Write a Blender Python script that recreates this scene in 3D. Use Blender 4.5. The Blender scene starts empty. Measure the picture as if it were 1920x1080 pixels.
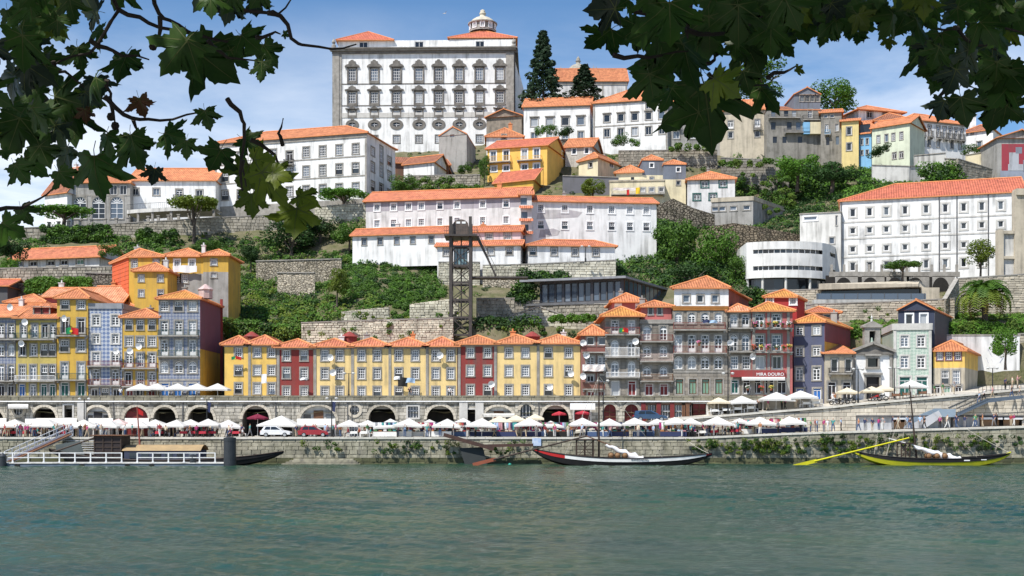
import bpy, math, random
import numpy as np
from mathutils import Vector, Matrix
S = bpy.context.scene
COL = S.collection
# ------------------------------------------------------------------ camera, sky, sun, exposure
F, HY, CX, CZ = 2250.0, 795.0, 960.0, 5.0          # focal length in photo pixels, horizon row, centre column, eye height
cam = bpy.data.cameras.new('camera'); camo = bpy.data.objects.new('camera', cam); COL.objects.link(camo)
camo.location = (0, 0, CZ); camo.rotation_euler = (math.radians(90), 0, 0)
cam.sensor_width = 36; cam.lens = F/1920*36; cam.shift_y = (HY-540)/1920
cam.clip_start = 0.05; cam.clip_end = 3000
S.camera = camo
LD = Vector((0.46, 0.50, -1.0)).normalized()        # the way the sunlight travels
SUN_EL = math.asin(-LD.z); SUN_AZ = math.atan2(-LD.x, -LD.y)
W = bpy.data.worlds.new('World'); S.world = W; W.use_nodes = True
nt = W.node_tree; nt.nodes.clear()
def nd(t, kind, **kw):
    n = t.nodes.new(kind)
    for k, v in kw.items(): setattr(n, k, v)
    return n
sky = nd(nt, 'ShaderNodeTexSky', sky_type='NISHITA', sun_disc=False, sun_elevation=SUN_EL, sun_rotation=SUN_AZ,
         air_density=1.0, dust_density=0.3, ozone_density=3.5, altitude=50)
tc = nd(nt, 'ShaderNodeTexCoord'); mp = nd(nt, 'ShaderNodeMapping'); mp.inputs['Scale'].default_value = (1.6, 1.6, 5.5)
mp.inputs['Location'].default_value = (0.35, 0.0, 0.1)
cn = nd(nt, 'ShaderNodeTexNoise'); cn.inputs['Scale'].default_value = 2.1; cn.inputs['Detail'].default_value = 9; cn.inputs['Roughness'].default_value = 0.58; cn.inputs['Distortion'].default_value = 0.35
cr = nd(nt, 'ShaderNodeValToRGB'); cr.color_ramp.elements[0].position = 0.36; cr.color_ramp.elements[1].position = 0.64
sp = nd(nt, 'ShaderNodeSeparateXYZ'); hz = nd(nt, 'ShaderNodeMapRange'); hz.inputs[1].default_value = 0.33; hz.inputs[2].default_value = 0.16; hz.inputs[3].default_value = 0.02; hz.inputs[4].default_value = 1.0
ml = nd(nt, 'ShaderNodeMath', operation='MULTIPLY'); mx = nd(nt, 'ShaderNodeMixRGB'); mx.inputs[2].default_value = (8.8, 9.0, 9.3, 1)
bg = nd(nt, 'ShaderNodeBackground'); bg.inputs[1].default_value = 0.108
wo = nd(nt, 'ShaderNodeOutputWorld')
L = nt.links.new
L(tc.outputs['Generated'], mp.inputs[0]); L(mp.outputs[0], cn.inputs['Vector']); L(cn.outputs[0], cr.inputs[0])
L(tc.outputs['Generated'], sp.inputs[0]); L(sp.outputs[2], hz.inputs[0]); L(cr.outputs[0], ml.inputs[0]); L(hz.outputs[0], ml.inputs[1])
hs_ = nd(nt, 'ShaderNodeHueSaturation'); hs_.inputs['Saturation'].default_value = 1.18; L(sky.outputs[0], hs_.inputs['Color']); L(hs_.outputs[0], mx.inputs[1]); L(ml.outputs[0], mx.inputs[0]); L(mx.outputs[0], bg.inputs[0]); L(bg.outputs[0], wo.inputs[0])
sl = bpy.data.lights.new('sun', 'SUN'); sl.energy = 5.0; sl.angle = math.radians(0.53); sl.color = (1.0, 0.955, 0.88)
so = bpy.data.objects.new('sun', sl); COL.objects.link(so); so.rotation_euler = LD.to_track_quat('-Z', 'Y').to_euler(); so.location = (-60, -40, 120)
S.view_settings.view_transform = 'Standard'; S.view_settings.look = 'None'; S.view_settings.gamma = 1; S.view_settings.exposure = 0.42
S.view_settings.use_curve_mapping = False
S.cycles.max_bounces = 6; S.cycles.diffuse_bounces = 3; S.cycles.glossy_bounces = 3; S.cycles.transmission_bounces = 4; S.cycles.transparent_max_bounces = 6
S.cycles.use_denoising = True
# ------------------------------------------------------------------ helpers
def PX(px, Y): return (px-CX)*Y/F
def PZ(py, Y): return CZ+(HY-py)*Y/F
def P(px, py, Y): return Vector((PX(px, Y), Y, PZ(py, Y)))
R = random.Random(7)
class MB:
    """collects faces; build() links them as one mesh object"""
    def __init__(s): s.v = []; s.f = []; s.m = []; s.uv = []
    def face(s, pts, m=0, uv=None):
        i = len(s.v); s.v += [tuple(p) for p in pts]; s.f.append(tuple(range(i, i+len(pts)))); s.m.append(m)
        s.uv.append(uv if uv else [(0, 0)]*len(pts)); return s
    def box(s, x0, x1, y0, y1, z0, z1, m=0, skip=''):
        a = [(x0,y0,z0),(x1,y0,z0),(x1,y1,z0),(x0,y1,z0),(x0,y0,z1),(x1,y0,z1),(x1,y1,z1),(x0,y1,z1)]
        for k, q in (('f',(0,1,5,4)),('r',(1,2,6,5)),('b',(2,3,7,6)),('l',(3,0,4,7)),('t',(4,5,6,7)),('d',(3,2,1,0))):
            if k not in skip: s.face([a[i] for i in q], m)
        return s
    def bar(s, a, b, w, h=None, m=0):
        a, b = Vector(a), Vector(b); h = h or w; d = (b-a)
        if d.length < 1e-6: return s
        d.normalize(); up = Vector((0,0,1)) if abs(d.z) < .95 else Vector((0,1,0))
        r = d.cross(up).normalized()*(w/2); u = r.cross(d).normalized()*(h/2)
        c = [a-r-u, a+r-u, a+r+u, a-r+u, b-r-u, b+r-u, b+r+u, b-r+u]
        for q in ((0,1,5,4),(1,2,6,5),(2,3,7,6),(3,0,4,7),(3,2,1,0),(4,5,6,7)): s.face([c[i] for i in q], m)
        return s
    def tube(s, pts, rad, n=8, m=0, cap=True):
        pts = [Vector(p) for p in pts]; rings = []
        for i, p in enumerate(pts):
            d = (pts[min(i+1, len(pts)-1)]-pts[max(i-1, 0)]).normalized()
            up = Vector((0,0,1)) if abs(d.z) < .9 else Vector((0,1,0))
            a = d.cross(up).normalized(); b = a.cross(d).normalized()
            r = rad[i] if isinstance(rad, (list, tuple)) else rad
            rings.append([p+a*(r*math.cos(2*math.pi*k/n))+b*(r*math.sin(2*math.pi*k/n)) for k in range(n)])
        s.loft(rings, m, closed=True)
        if cap: s.face(rings[0][::-1], m); s.face(rings[-1], m)
        return s
    def loft(s, rings, m=0, closed=False):
        n = len(rings[0]); base = len(s.v)
        for r in rings: s.v += [tuple(p) for p in r]
        for i in range(len(rings)-1):
            for k in range(n if closed else n-1):
                k2 = (k+1) % n
                s.f.append((base+i*n+k, base+i*n+k2, base+(i+1)*n+k2, base+(i+1)*n+k)); s.m.append(m); s.uv.append([(0,0)]*4)
        return s
    def lathe(s, prof, n=16, m=0, c=(0,0,0)):
        rings = [[(c[0]+r*math.cos(2*math.pi*k/n), c[1]+r*math.sin(2*math.pi*k/n), c[2]+z) for k in range(n)] for r, z in prof]
        s.loft(rings, m, True); return s
    def mesh(s, name, mats, smooth=False):
        me = bpy.data.meshes.new(name); me.from_pydata(s.v, [], s.f)
        for m in (mats if isinstance(mats, (list, tuple)) else [mats]): me.materials.append(m)
        me.polygons.foreach_set('material_index', s.m)
        if any(u[0] != u[-1] for u in s.uv):
            l = me.uv_layers.new(name='UVMap'); l.data.foreach_set('uv', [c for u in s.uv for q in u for c in q])
        if smooth: me.polygons.foreach_set('use_smooth', [True]*len(s.f))
        me.update(); return me
    def build(s, name, mats, parent=None, loc=(0,0,0), rz=0, smooth=False):
        return link(name, s.mesh(name, mats, smooth), parent, loc, rz)
def link(name, data, parent=None, loc=(0,0,0), rz=0, scale=None):
    o = bpy.data.objects.new(name, data); COL.objects.link(o); o.location = loc
    if rz: o.rotation_euler = (0, 0, rz)
    if scale is not None: o.scale = scale
    if parent: o.parent = parent
    return o
def tag(o, label, cat, group=None):
    o['label'] = label; o['category'] = cat
    if group: o['group'] = group
    return o
def thing(name, label, cat, loc=(0,0,0), rz=0, group=None): return tag(link(name, None, None, loc, rz), label, cat, group)
def struct(o): o['kind'] = 'structure'; return o
def stuff(o, label=None, cat=None):
    o['kind'] = 'stuff'
    if label: o['label'] = label; o['category'] = cat
    return o
def npmesh(name, verts, faces, mats, smooth=False, midx=None):
    """quads or triangles from arrays"""
    me = bpy.data.meshes.new(name); n = len(verts); k = faces.shape[1]; m = len(faces)
    me.vertices.add(n); me.vertices.foreach_set('co', np.asarray(verts, np.float32).ravel())
    me.loops.add(m*k); me.loops.foreach_set('vertex_index', np.asarray(faces, np.int32).ravel())
    me.polygons.add(m); me.polygons.foreach_set('loop_start', np.arange(m, dtype=np.int32)*k)
    for q in (mats if isinstance(mats, (list, tuple)) else [mats]): me.materials.append(q)
    if midx is not None: me.polygons.foreach_set('material_index', np.asarray(midx, np.int32))
    me.polygons.foreach_set('use_smooth', np.full(m, smooth)); me.update(calc_edges=True); return me
def copytree(o, parent=None):
    c = o.copy(); COL.objects.link(c); c.parent = parent
    for ch in list(o.children): copytree(ch, c)
    return c
# ------------------------------------------------------------------ materials
MATS = {}
def M(name, c, c2=None, scale=1.0, rough=0.85, bump=0.0, bs=None, streak=0.0, metal=0.0, rand=0.0, trans=0.0, spec=0.3, kind=None, p=None, det=5.0, dirt=0.0):
    """procedural material: two tones by noise in world space, optional dirt streaks, relief and a pattern"""
    if name in MATS: return MATS[name]
    m = bpy.data.materials.new(name); MATS[name] = m; m.use_nodes = True
    t = m.node_tree; b = t.nodes['Principled BSDF']; l = t.links.new
    b.inputs['Roughness'].default_value = rough; b.inputs['Metallic'].default_value = metal; b.inputs['Specular IOR Level'].default_value = spec
    c2 = c2 or tuple(x*0.82 for x in c)
    geo = nd(t, 'ShaderNodeNewGeometry'); pos = geo.outputs['Position']
    no = nd(t, 'ShaderNodeTexNoise'); no.inputs['Scale'].default_value = scale; no.inputs['Detail'].default_value = det; no.inputs['Roughness'].default_value = .6
    l(pos, no.inputs['Vector'])
    rp = nd(t, 'ShaderNodeValToRGB'); rp.color_ramp.elements[0].position = .32; rp.color_ramp.elements[1].position = .68
    rp.color_ramp.elements[0].color = (*c, 1); rp.color_ramp.elements[1].color = (*c2, 1); l(no.outputs[0], rp.inputs[0])
    col = rp.outputs[0]; hgt = no.outputs[0]
    def mix(kind_, fac, a, bb):
        x = nd(t, 'ShaderNodeMixRGB', blend_type=kind_)
        for s_, v in ((x.inputs[0], fac), (x.inputs[1], a), (x.inputs[2], bb)):
            if hasattr(v, 'is_output'): l(v, s_)
            else: s_.default_value = v if not isinstance(v, tuple) else (*v, 1)
        return x.outputs[0]
    def mapped(sc, rot=(0,0,0), src=None):
        q = nd(t, 'ShaderNodeMapping'); q.inputs['Scale'].default_value = sc; q.inputs['Rotation'].default_value = rot; l(src or pos, q.inputs[0]); return q.outputs[0]
    def ramp(src, a, bb, ca=(0,0,0), cb=(1,1,1)):
        q = nd(t, 'ShaderNodeValToRGB'); q.color_ramp.elements[0].position = a; q.color_ramp.elements[1].position = bb
        q.color_ramp.elements[0].color = (*ca, 1); q.color_ramp.elements[1].color = (*cb, 1); l(src, q.inputs[0]); return q.outputs[0]
    if kind == 'tilepat':      # glazed wall tiles: diagonal lattice of two blues
        ch = nd(t, 'ShaderNodeTexChecker'); ch.inputs['Scale'].default_value = 1.0
        l(mapped((p[0], p[0], p[0]), (0, math.radians(45), 0)), ch.inputs['Vector']); ch.inputs[1].default_value = (*p[1], 1); ch.inputs[2].default_value = (*p[2], 1)
        col = mix('MULTIPLY', .5, ch.outputs[0], col); col = mix('MIX', .45, col, ch.outputs[0])
    if kind == 'rubble':       # stones of uneven size in mortar
        v1 = nd(t, 'ShaderNodeTexVoronoi', feature='DISTANCE_TO_EDGE'); v2 = nd(t, 'ShaderNodeTexVoronoi', feature='F1')
        wv = mapped((p[0], p[0], p[0]*p[1]))
        for v in (v1, v2): v.inputs['Scale'].default_value = 1; v.inputs['Randomness'].default_value = .9; l(wv, v.inputs['Vector'])
        sepc = nd(t, 'ShaderNodeSeparateColor'); l(v2.outputs['Color'], sepc.inputs[0])
        col = mix('MULTIPLY', .75, col, ramp(sepc.outputs[0], 0, 1, (.55,.53,.5), (1.25,1.2,1.1)))
        col = mix('MULTIPLY', 1, col, ramp(v1.outputs[0], .02, .11, (.28,.26,.23), (1,1,1)))
        hgt = ramp(v1.outputs[0], 0, .15)
    if kind == 'blocks':       # coursed squared stone, tone by block
        br = nd(t, 'ShaderNodeTexBrick'); br.offset = .5; br.inputs['Scale'].default_value = 1; br.inputs['Mortar Size'].default_value = p[2]; br.inputs['Brick Width'].default_value = p[0]; br.inputs['Row Height'].default_value = p[1]
        br.inputs[1].default_value = (.75,.75,.75,1); br.inputs[2].default_value = (1.15,1.12,1.05,1); br.inputs[3].default_value = (.35,.33,.3,1)
        sx = nd(t, 'ShaderNodeSeparateXYZ'); l(pos, sx.inputs[0]); cb = nd(t, 'ShaderNodeCombineXYZ'); l(sx.outputs[0], cb.inputs[0]); l(sx.outputs[2], cb.inputs[1]); l(cb.outputs[0], br.inputs['Vector'])
        col = mix('MULTIPLY', 1, col, br.outputs[0]); hgt = ramp(br.outputs[1], 0, 1, (1,1,1), (0,0,0))
    if kind == 'rooftile':     # rows of barrel tiles running up the slope (UV in metres)
        uv = nd(t, 'ShaderNodeUVMap'); wv = nd(t, 'ShaderNodeTexWave', bands_direction='X'); wv.inputs['Scale'].default_value = 0.314/p[0]; wv.inputs['Distortion'].default_value = 0.25; wv.inputs['Detail'].default_value = 1
        l(uv.outputs[0], wv.inputs[0]); vt = nd(t, 'ShaderNodeTexVoronoi'); vt.inputs['Scale'].default_value = 1; l(mapped((1/p[0], 2.2, 1), src=uv.outputs[0]), vt.inputs['Vector'])
        sepc = nd(t, 'ShaderNodeSeparateColor'); l(vt.outputs['Color'], sepc.inputs[0])
        col = mix('MULTIPLY', .8, col, ramp(sepc.outputs[0], 0, 1, (.68,.64,.6), (1.2,1.15,1.1)))
        col = mix('MULTIPLY', .75, col, ramp(wv.outputs[0], .0, .55, (.42,.36,.33), (1,1,1)))
        hgt = wv.outputs[0]
    if streak:
        n2 = nd(t, 'ShaderNodeTexNoise'); n2.inputs['Scale'].default_value = 1; n2.inputs['Detail'].default_value = 6; l(mapped((1.7, 1.7, .16)), n2.inputs['Vector'])
        n3 = nd(t, 'ShaderNodeTexNoise'); n3.inputs['Scale'].default_value = .35; n3.inputs['Detail'].default_value = 4; l(pos, n3.inputs['Vector'])
        f = mix('MULTIPLY', 1, ramp(n2.outputs[0], .43, .68), ramp(n3.outputs[0], .36, .62))
        g = nd(t, 'ShaderNodeMath', operation='MULTIPLY'); l(f, g.inputs[0]); g.inputs[1].default_value = streak
        col = mix('MIX', g.outputs[0], col, (.10, .095, .085))
    if dirt:                   # blotches of moss and old grime
        n4 = nd(t, 'ShaderNodeTexNoise'); n4.inputs['Scale'].default_value = .8; n4.inputs['Detail'].default_value = 8; n4.inputs['Roughness'].default_value = .7; l(pos, n4.inputs['Vector'])
        g = nd(t, 'ShaderNodeMath', operation='MULTIPLY'); l(ramp(n4.outputs[0], .48, .68), g.inputs[0]); g.inputs[1].default_value = dirt
        col = mix('MIX', g.outputs[0], col, (.055, .058, .035))
    if rand:
        oi = nd(t, 'ShaderNodeObjectInfo'); hs = nd(t, 'ShaderNodeHueSaturation'); mr = nd(t, 'ShaderNodeMapRange'); l(oi.outputs['Random'], mr.inputs[0]); mr.inputs[3].default_value = 1-rand; mr.inputs[4].default_value = 1+rand
        l(mr.outputs[0], hs.inputs['Value']); l(col, hs.inputs['Color']); col = hs.outputs[0]
    l(col, b.inputs['Base Color'])
    if bump:
        if bs and kind is None:
            nb = nd(t, 'ShaderNodeTexNoise'); nb.inputs['Scale'].default_value = bs; nb.inputs['Detail'].default_value = 6; l(pos, nb.inputs['Vector']); hgt = nb.outputs[0]
        bp = nd(t, 'ShaderNodeBump'); bp.inputs['Strength'].default_value = 1; bp.inputs['Distance'].default_value = bump; l(hgt, bp.inputs['Height']); l(bp.outputs[0], b.inputs['Normal'])
    if trans:
        tr = nd(t, 'ShaderNodeBsdfTranslucent'); l(col, tr.inputs[0]); ms = nd(t, 'ShaderNodeMixShader'); ms.inputs[0].default_value = trans
        l(b.outputs[0], ms.inputs[1]); l(tr.outputs[0], ms.inputs[2]); l(ms.outputs[0], t.nodes['Material Output'].inputs[0])
    return m
def plaster(name, c, streak=.45, **k): return M(name, c, tuple(x*.86 for x in c), scale=.6, rough=.9, bump=.012, bs=9, streak=streak, **k)
white = plaster('white_plaster', (.82,.82,.81), .55); whiteold = plaster('old_white_plaster', (.70,.69,.68), .6, dirt=.12); pureW = M('white_paint', (.80,.80,.80), (.76,.76,.76), rough=.5)
lilac = plaster('weathered_lilac_plaster', (.40,.375,.41), .6, dirt=.15); pinkw = plaster('pale_pink_plaster', (.74,.60,.61))
yellow = plaster('yellow_plaster', (.76,.50,.13), .55); yellow2 = plaster('pale_yellow_plaster', (.78,.58,.26), .55); ochre = plaster('ochre_plaster', (.60,.38,.07), .45); mustard = plaster('mustard_plaster', (.50,.40,.12), .5)
redp = plaster('dark_red_plaster', (.26,.045,.04), .5); orangered = plaster('orange_red_cladding', (.66,.13,.05), .3); pinkred = plaster('pink_red_plaster', (.50,.15,.14), .4); redb = plaster('bright_red_plaster', (.40,.04,.04), .3)
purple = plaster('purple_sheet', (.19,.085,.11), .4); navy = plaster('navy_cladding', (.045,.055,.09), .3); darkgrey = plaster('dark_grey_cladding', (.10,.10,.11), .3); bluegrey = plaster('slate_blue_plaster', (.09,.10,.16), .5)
cream = plaster('cream_plaster', (.72,.64,.44), .5); beige = plaster('beige_plaster', (.52,.46,.36), .6, dirt=.2); skyblue = plaster('sky_blue_plaster', (.22,.45,.68), .3); palegreen = plaster('pale_green_plaster', (.60,.64,.50), .4)
lightyellow = plaster('straw_plaster', (.70,.56,.25), .4); slate = plaster('slate_cladding', (.17,.19,.23), .6); greyp = plaster('grey_cement', (.36,.35,.33), .8, dirt=.25); ruin = plaster('ruined_cement', (.27,.255,.23), .9, dirt=.45)
warm = plaster('warm_yellow_plaster', (.82,.50,.12), .2); concrete = plaster('concrete', (.52,.51,.48), .75); palestone = plaster('pale_concrete', (.62,.61,.58), .7)
bluetile = M('blue_wall_tiles', (.36,.40,.50), (.30,.34,.44), .8, .35, kind='tilepat', p=(2.6, (.17,.23,.38), (.52,.55,.60)), streak=.35)
greytile = M('grey_blue_wall_tiles', (.34,.36,.42), (.26,.28,.34), .8, .4, kind='tilepat', p=(3.2, (.19,.22,.32), (.36,.38,.43)), streak=.45)
greentile = M('pale_green_wall_tiles', (.48,.56,.50), (.42,.50,.44), .8, .4, kind='tilepat', p=(3.0, (.40,.50,.43), (.56,.62,.55)), streak=.2)
stone = M('granite_trim', (.36,.34,.31), (.24,.225,.20), 1.4, .9, bump=.02, bs=6, streak=.5); darkstone = M('blackened_granite', (.22,.205,.185), (.12,.11,.10), .9, .9, bump=.03, bs=5, streak=.6)
granite = M('granite_facade', (.33,.30,.265), (.21,.19,.165), .7, .9, bump=.02, streak=.6, kind='blocks', p=(1.1,.5,.012))
palegran = M('pale_granite_trim', (.58,.565,.53), (.47,.455,.43), 1.5, .9, bump=.02, bs=6, streak=.3)
rubble = M('rubble_wall', (.47,.43,.36), (.34,.31,.25), .5, .95, bump=.10, kind='rubble', p=(2.1, 1.5), streak=.45, dirt=.4)
rubblelight = M('light_rubble_wall', (.62,.57,.48), (.46,.42,.35), .5, .95, bump=.10, kind='rubble', p=(2.0, 1.9), streak=.3, dirt=.25)
rubbledark = M('dark_rubble_wall', (.27,.25,.22), (.19,.18,.16), .5, .95, bump=.12, kind='rubble', p=(1.8, 1.6), streak=.5, dirt=.5)
ashlarm = M('squared_stone_wall', (.50,.46,.385), (.38,.35,.29), .4, .92, bump=.04, kind='blocks', p=(1.25,.42,.03), streak=.5, dirt=.2)
block = M('quay_stone', (.40,.375,.29), (.24,.225,.165), .55, .92, bump=.03, bs=5, streak=.8, dirt=.75, rand=.25)
block2 = M('arcade_stone', (.53,.495,.425), (.36,.335,.285), .6, .92, bump=.03, bs=5, streak=.95, dirt=.55, rand=.25)
block3 = M('ramp_stone', (.60,.545,.45), (.47,.425,.35), .6, .92, bump=.02, bs=5, streak=.35, dirt=.12, rand=.16)
mortar = M('mortar', (.15,.14,.115), (.09,.085,.065), 1.2, .95, dirt=.4)
weed = M('algae_stone', (.12,.12,.06), (.05,.06,.03), 1.0, .8, dirt=.5)
tile = M('roof_tiles', (.60,.225,.12), (.44,.15,.09), .7, .85, bump=.05, kind='rooftile', p=(.36,), rand=.14, dirt=.24); tile2 = M('orange_roof_tiles', (.63,.26,.125), (.47,.18,.09), .6, .85, bump=.05, kind='rooftile', p=(.36,), rand=.14, dirt=.24)
tileold = M('yellowed_roof_tiles', (.64,.31,.085), (.46,.21,.06), 1.1, .85, bump=.05, kind='rooftile', p=(.36,), dirt=.22); tilered = M('red_roof_tiles', (.55,.17,.10), (.44,.13,.085), .6, .85, bump=.04, kind='rooftile', p=(.4,), rand=.10, dirt=.16); tilebrown = M('brown_roof_tiles', (.36,.15,.09), (.25,.11,.07), .8, .9, bump=.05, kind='rooftile', p=(.4,), dirt=.2)
tilesalmon = M('salmon_roof_tiles', (.72,.36,.22), (.60,.26,.14), .8, .85, bump=.05, kind='rooftile', p=(.36,), rand=.14, dirt=.24)
ridge = M('ridge_tiles', (.68,.27,.11), (.50,.20,.09), 2, .9); wood = M('dark_wood', (.06,.04,.03), (.035,.025,.02), 2, .6); brownw = M('brown_wood', (.18,.085,.045), (.12,.06,.035), 2, .6)
iron = M('dark_iron', (.035,.037,.04), rough=.5, metal=.3); steel = M('grey_steel', (.17,.17,.175), (.11,.11,.115), 1.5, .5, metal=.4); rustred = M('rusty_red_rail', (.22,.06,.05), rough=.7); greenrail = M('green_rail', (.04,.09,.08), rough=.6); whiterail = M('white_rail', (.82,.82,.82), rough=.5)
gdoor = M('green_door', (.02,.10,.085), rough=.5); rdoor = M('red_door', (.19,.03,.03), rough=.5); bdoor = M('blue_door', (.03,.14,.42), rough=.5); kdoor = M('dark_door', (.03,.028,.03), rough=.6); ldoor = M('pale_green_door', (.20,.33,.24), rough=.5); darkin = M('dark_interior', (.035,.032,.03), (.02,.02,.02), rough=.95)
lead = M('lead_roof', (.30,.31,.33), (.22,.23,.25), 1, .5, metal=.2, streak=.4); terrac = M('terrace_paving', (.42,.39,.34), (.33,.31,.27), 1, .9)
def glassmat(name, dark, mid, curtain, frac):
    m = bpy.data.materials.new(name); MATS[name] = m; m.use_nodes = True; t = m.node_tree; b = t.nodes['Principled BSDF']
    oi = nd(t, 'ShaderNodeObjectInfo'); rp = nd(t, 'ShaderNodeValToRGB'); rp.color_ramp.interpolation = 'CONSTANT'
    e = rp.color_ramp.elements; e[0].color = (*dark, 1); e[1].position = frac[0]; e[1].color = (*mid, 1); q = e.new(frac[1]); q.color = (*curtain, 1)
    t.links.new(oi.outputs['Random'], rp.inputs[0]); t.links.new(rp.outputs[0], b.inputs['Base Color'])
    b.inputs['Roughness'].default_value = .08; b.inputs['Specular IOR Level'].default_value = .6; return m
glass = glassmat('window_glass', (.018,.022,.028), (.10,.13,.17), (.34,.36,.38), (.55, .80)); gdark = glassmat('dark_glass', (.012,.015,.02), (.03,.04,.05), (.10,.12,.14), (.5, .85)); gblue = glassmat('tinted_glass', (.05,.07,.10), (.09,.12,.16), (.16,.19,.23), (.4, .75))
# ------------------------------------------------------------------ windows and doors (shared meshes)
_wc = {}
DOORS = {'k': kdoor, 'g': gdoor, 'r': rdoor, 'b': bdoor, 'l': ldoor}
def arcpts(w, h, rz, n=7):
    """left half of an arch from spring to crown"""
    return [(-w/2*math.cos(a), h-rz+rz*math.sin(a)) for a in [math.pi/2*i/n for i in range(n+1)]]
def ring(mb, w, h, t, y0, y1, m, sill=0.0):
    mb.box(-w/2-t, -w/2, y0, y1, 0, h, m); mb.box(w/2, w/2+t, y0, y1, 0, h, m)
    mb.box(-w/2-t, w/2+t, y0, y1, h, h+t, m); mb.box(-w/2-t-sill, w/2+t+sill, y0-sill, y1, -t, 0, m)
def winmesh(w, h, st, trim, frame):
    w = round(w*20)/20; h = round(h*20)/20; key = (w, h, st, trim.name, frame.name)
    if key in _wc: return _wc[key]
    mb = MB(); pn = MB(); t = min(.20, .16*w+.02); st0 = st[0]
    if st0 not in 'nNo': ring(mb, w, h, t, -.06, .02, 0, .03)
    dp = .16
    for q in ([(-w/2,0,0),(-w/2,dp,0),(-w/2,dp,h),(-w/2,0,h)], [(w/2,dp,0),(w/2,0,0),(w/2,0,h),(w/2,dp,h)], [(-w/2,0,h),(-w/2,dp,h),(w/2,dp,h),(w/2,0,h)], [(-w/2,dp,0),(-w/2,0,0),(w/2,0,0),(w/2,dp,0)]): mb.face(q, 0)
    f = .10 if w > .8 else .07; y0, y1 = .09, .15
    def fr(x0, x1, z0, z1): mb.box(x0, x1, y0, y1, z0, z1, 1, 'b')
    def border(x0, x1, z0, z1):
        fr(x0, x0+f, z0, z1); fr(x1-f, x1, z0, z1); fr(x0+f, x1-f, z0, z0+f); fr(x0+f, x1-f, z1-f, z1)
    mu = .055 if w < 1.4 else .08
    if st0 in 'sh':           # sliding sash, small panes
        border(-w/2, w/2, 0 if st0 == 's' else h*.46, h); nc, nr = (3, 4) if w < 1.35 else (4, 4)
        if st0 == 's': fr(-w/2+f, w/2-f, h*.5-.035, h*.5+.035)
        for i in range(1, nc): x = -w/2+w*i/nc; fr(x-mu/2, x+mu/2, f if st0 == 's' else h*.46, h-f)
        for i in range(1, nr):
            z = h*i/nr
            if abs(z-h/2) > .05 and (st0 == 's' or z > h*.5): fr(-w/2+f, w/2-f, z-mu/2, z+mu/2)
    elif st0 in 'dac':         # french doors / casements; a: fanlight on top
        r = w/2 if st0 == 'a' else 0; hb = h-r if r else h*.78
        border(-w/2, w/2, 0, h if not r else hb+f); fr(-w/2+f, w/2-f, hb-.04, hb+.04); fr(-.055, .055, f, hb-.04)
        pan = .32*hb if st0 == 'd' else 0
        if pan: fr(-w/2+f, w/2-f, f, pan)
        for sx in (-1, 1):
            fr(sx*w/4-mu/2, sx*w/4+mu/2, hb if not r else hb, h-f) if not r else None
            for i in (1, 2): z = pan+(hb-pan)*i/3; fr(min(sx*.05, sx*(w/2-f)), max(sx*.05, sx*(w/2-f)), z-mu/2, z+mu/2)
        if r:
            ap = arcpts(w, h, r); 
            for sgn in (1, -1):
                c = (sgn*-w/2, -.03, h)
                for a, b in zip(ap, ap[1:]):
                    tri = [c, (sgn*b[0], -.03, b[1]), (sgn*a[0], -.03, a[1])]
                    mb.face(tri if sgn == 1 else tri[::-1], 0)
                    mb.face([(sgn*a[0], -.03, a[1]), (sgn*b[0], -.03, b[1]), (sgn*b[0], .1, b[1]), (sgn*a[0], .1, a[1])], 0)
                    mb.bar((sgn*a[0]*.95, .1, hb+(a[1]-hb)*.95), (sgn*b[0]*.95, .1, hb+(b[1]-hb)*.95), .08, .06, 1)
            for an in (30, 60, 90, 120, 150):
                mb.bar((0, .12, hb), (math.cos(math.radians(an))*w/2, .12, hb+math.sin(math.radians(an))*r), mu, mu, 1)
            mb.tube([(math.cos(math.radians(a))*w/4, .12, hb+math.sin(math.radians(a))*r/2) for a in range(0, 181, 30)], mu/2, 4, 1)
    elif st0 in 'pN': border(-w/2, w/2, 0, h); (fr(-mu/2, mu/2, f, h-f) if w > 1.1 and len(st) == 1 else None)
    elif st0 == 'q': border(-w/2, w/2, 0, h); fr(-w/2+f, w/2-f, h*.62, h*.62+.06); fr(-w/2+f, w/2-f, h*.8, h-f)
    elif st0 in DOORS:
        border(-w/2, w/2, 0, h); fr(-.03, .03, f, h*.78); fr(-w/2+f, w/2-f, h*.78, h*.78+.06)
    elif st0 == 'o':
        n = 20; E = [(math.cos(2*math.pi*i/n), math.sin(2*math.pi*i/n)) for i in range(n)]; cz = h/2
        def el(k, y): return [(x*(w/2+k), y, cz+z*(h/2+k)) for x, z in E]
        a, b, c_, d_ = el(.0, .05), el(.0, -.14), el(.75, -.14), el(.75, .02)
        for A, B in ((a, b), (b, c_), (c_, d_)):
            for i in range(n): j = (i+1) % n; mb.face([A[i], A[j], B[j], B[i]], 0)
        mb.box(-.35, .35, -.2, .02, h+.6, h+1.15, 0)
        for i in range(n):           # fill the corners of the square hole
            j = (i+1) % n; x0, z0 = E[i]; x1, z1 = E[j]; cx = 1 if x0+x1 > 0 else -1; cc = 1 if z0+z1 > 0 else -1
            mb.face([(x0*w/2, .0, cz+z0*h/2), (x1*w/2, .0, cz+z1*h/2), (cx*w/2, .0, cz+cc*h/2)], 0)
        fr(-.05, .05, 0, h); fr(-w/2, w/2, cz-.05, cz+.05)
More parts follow.
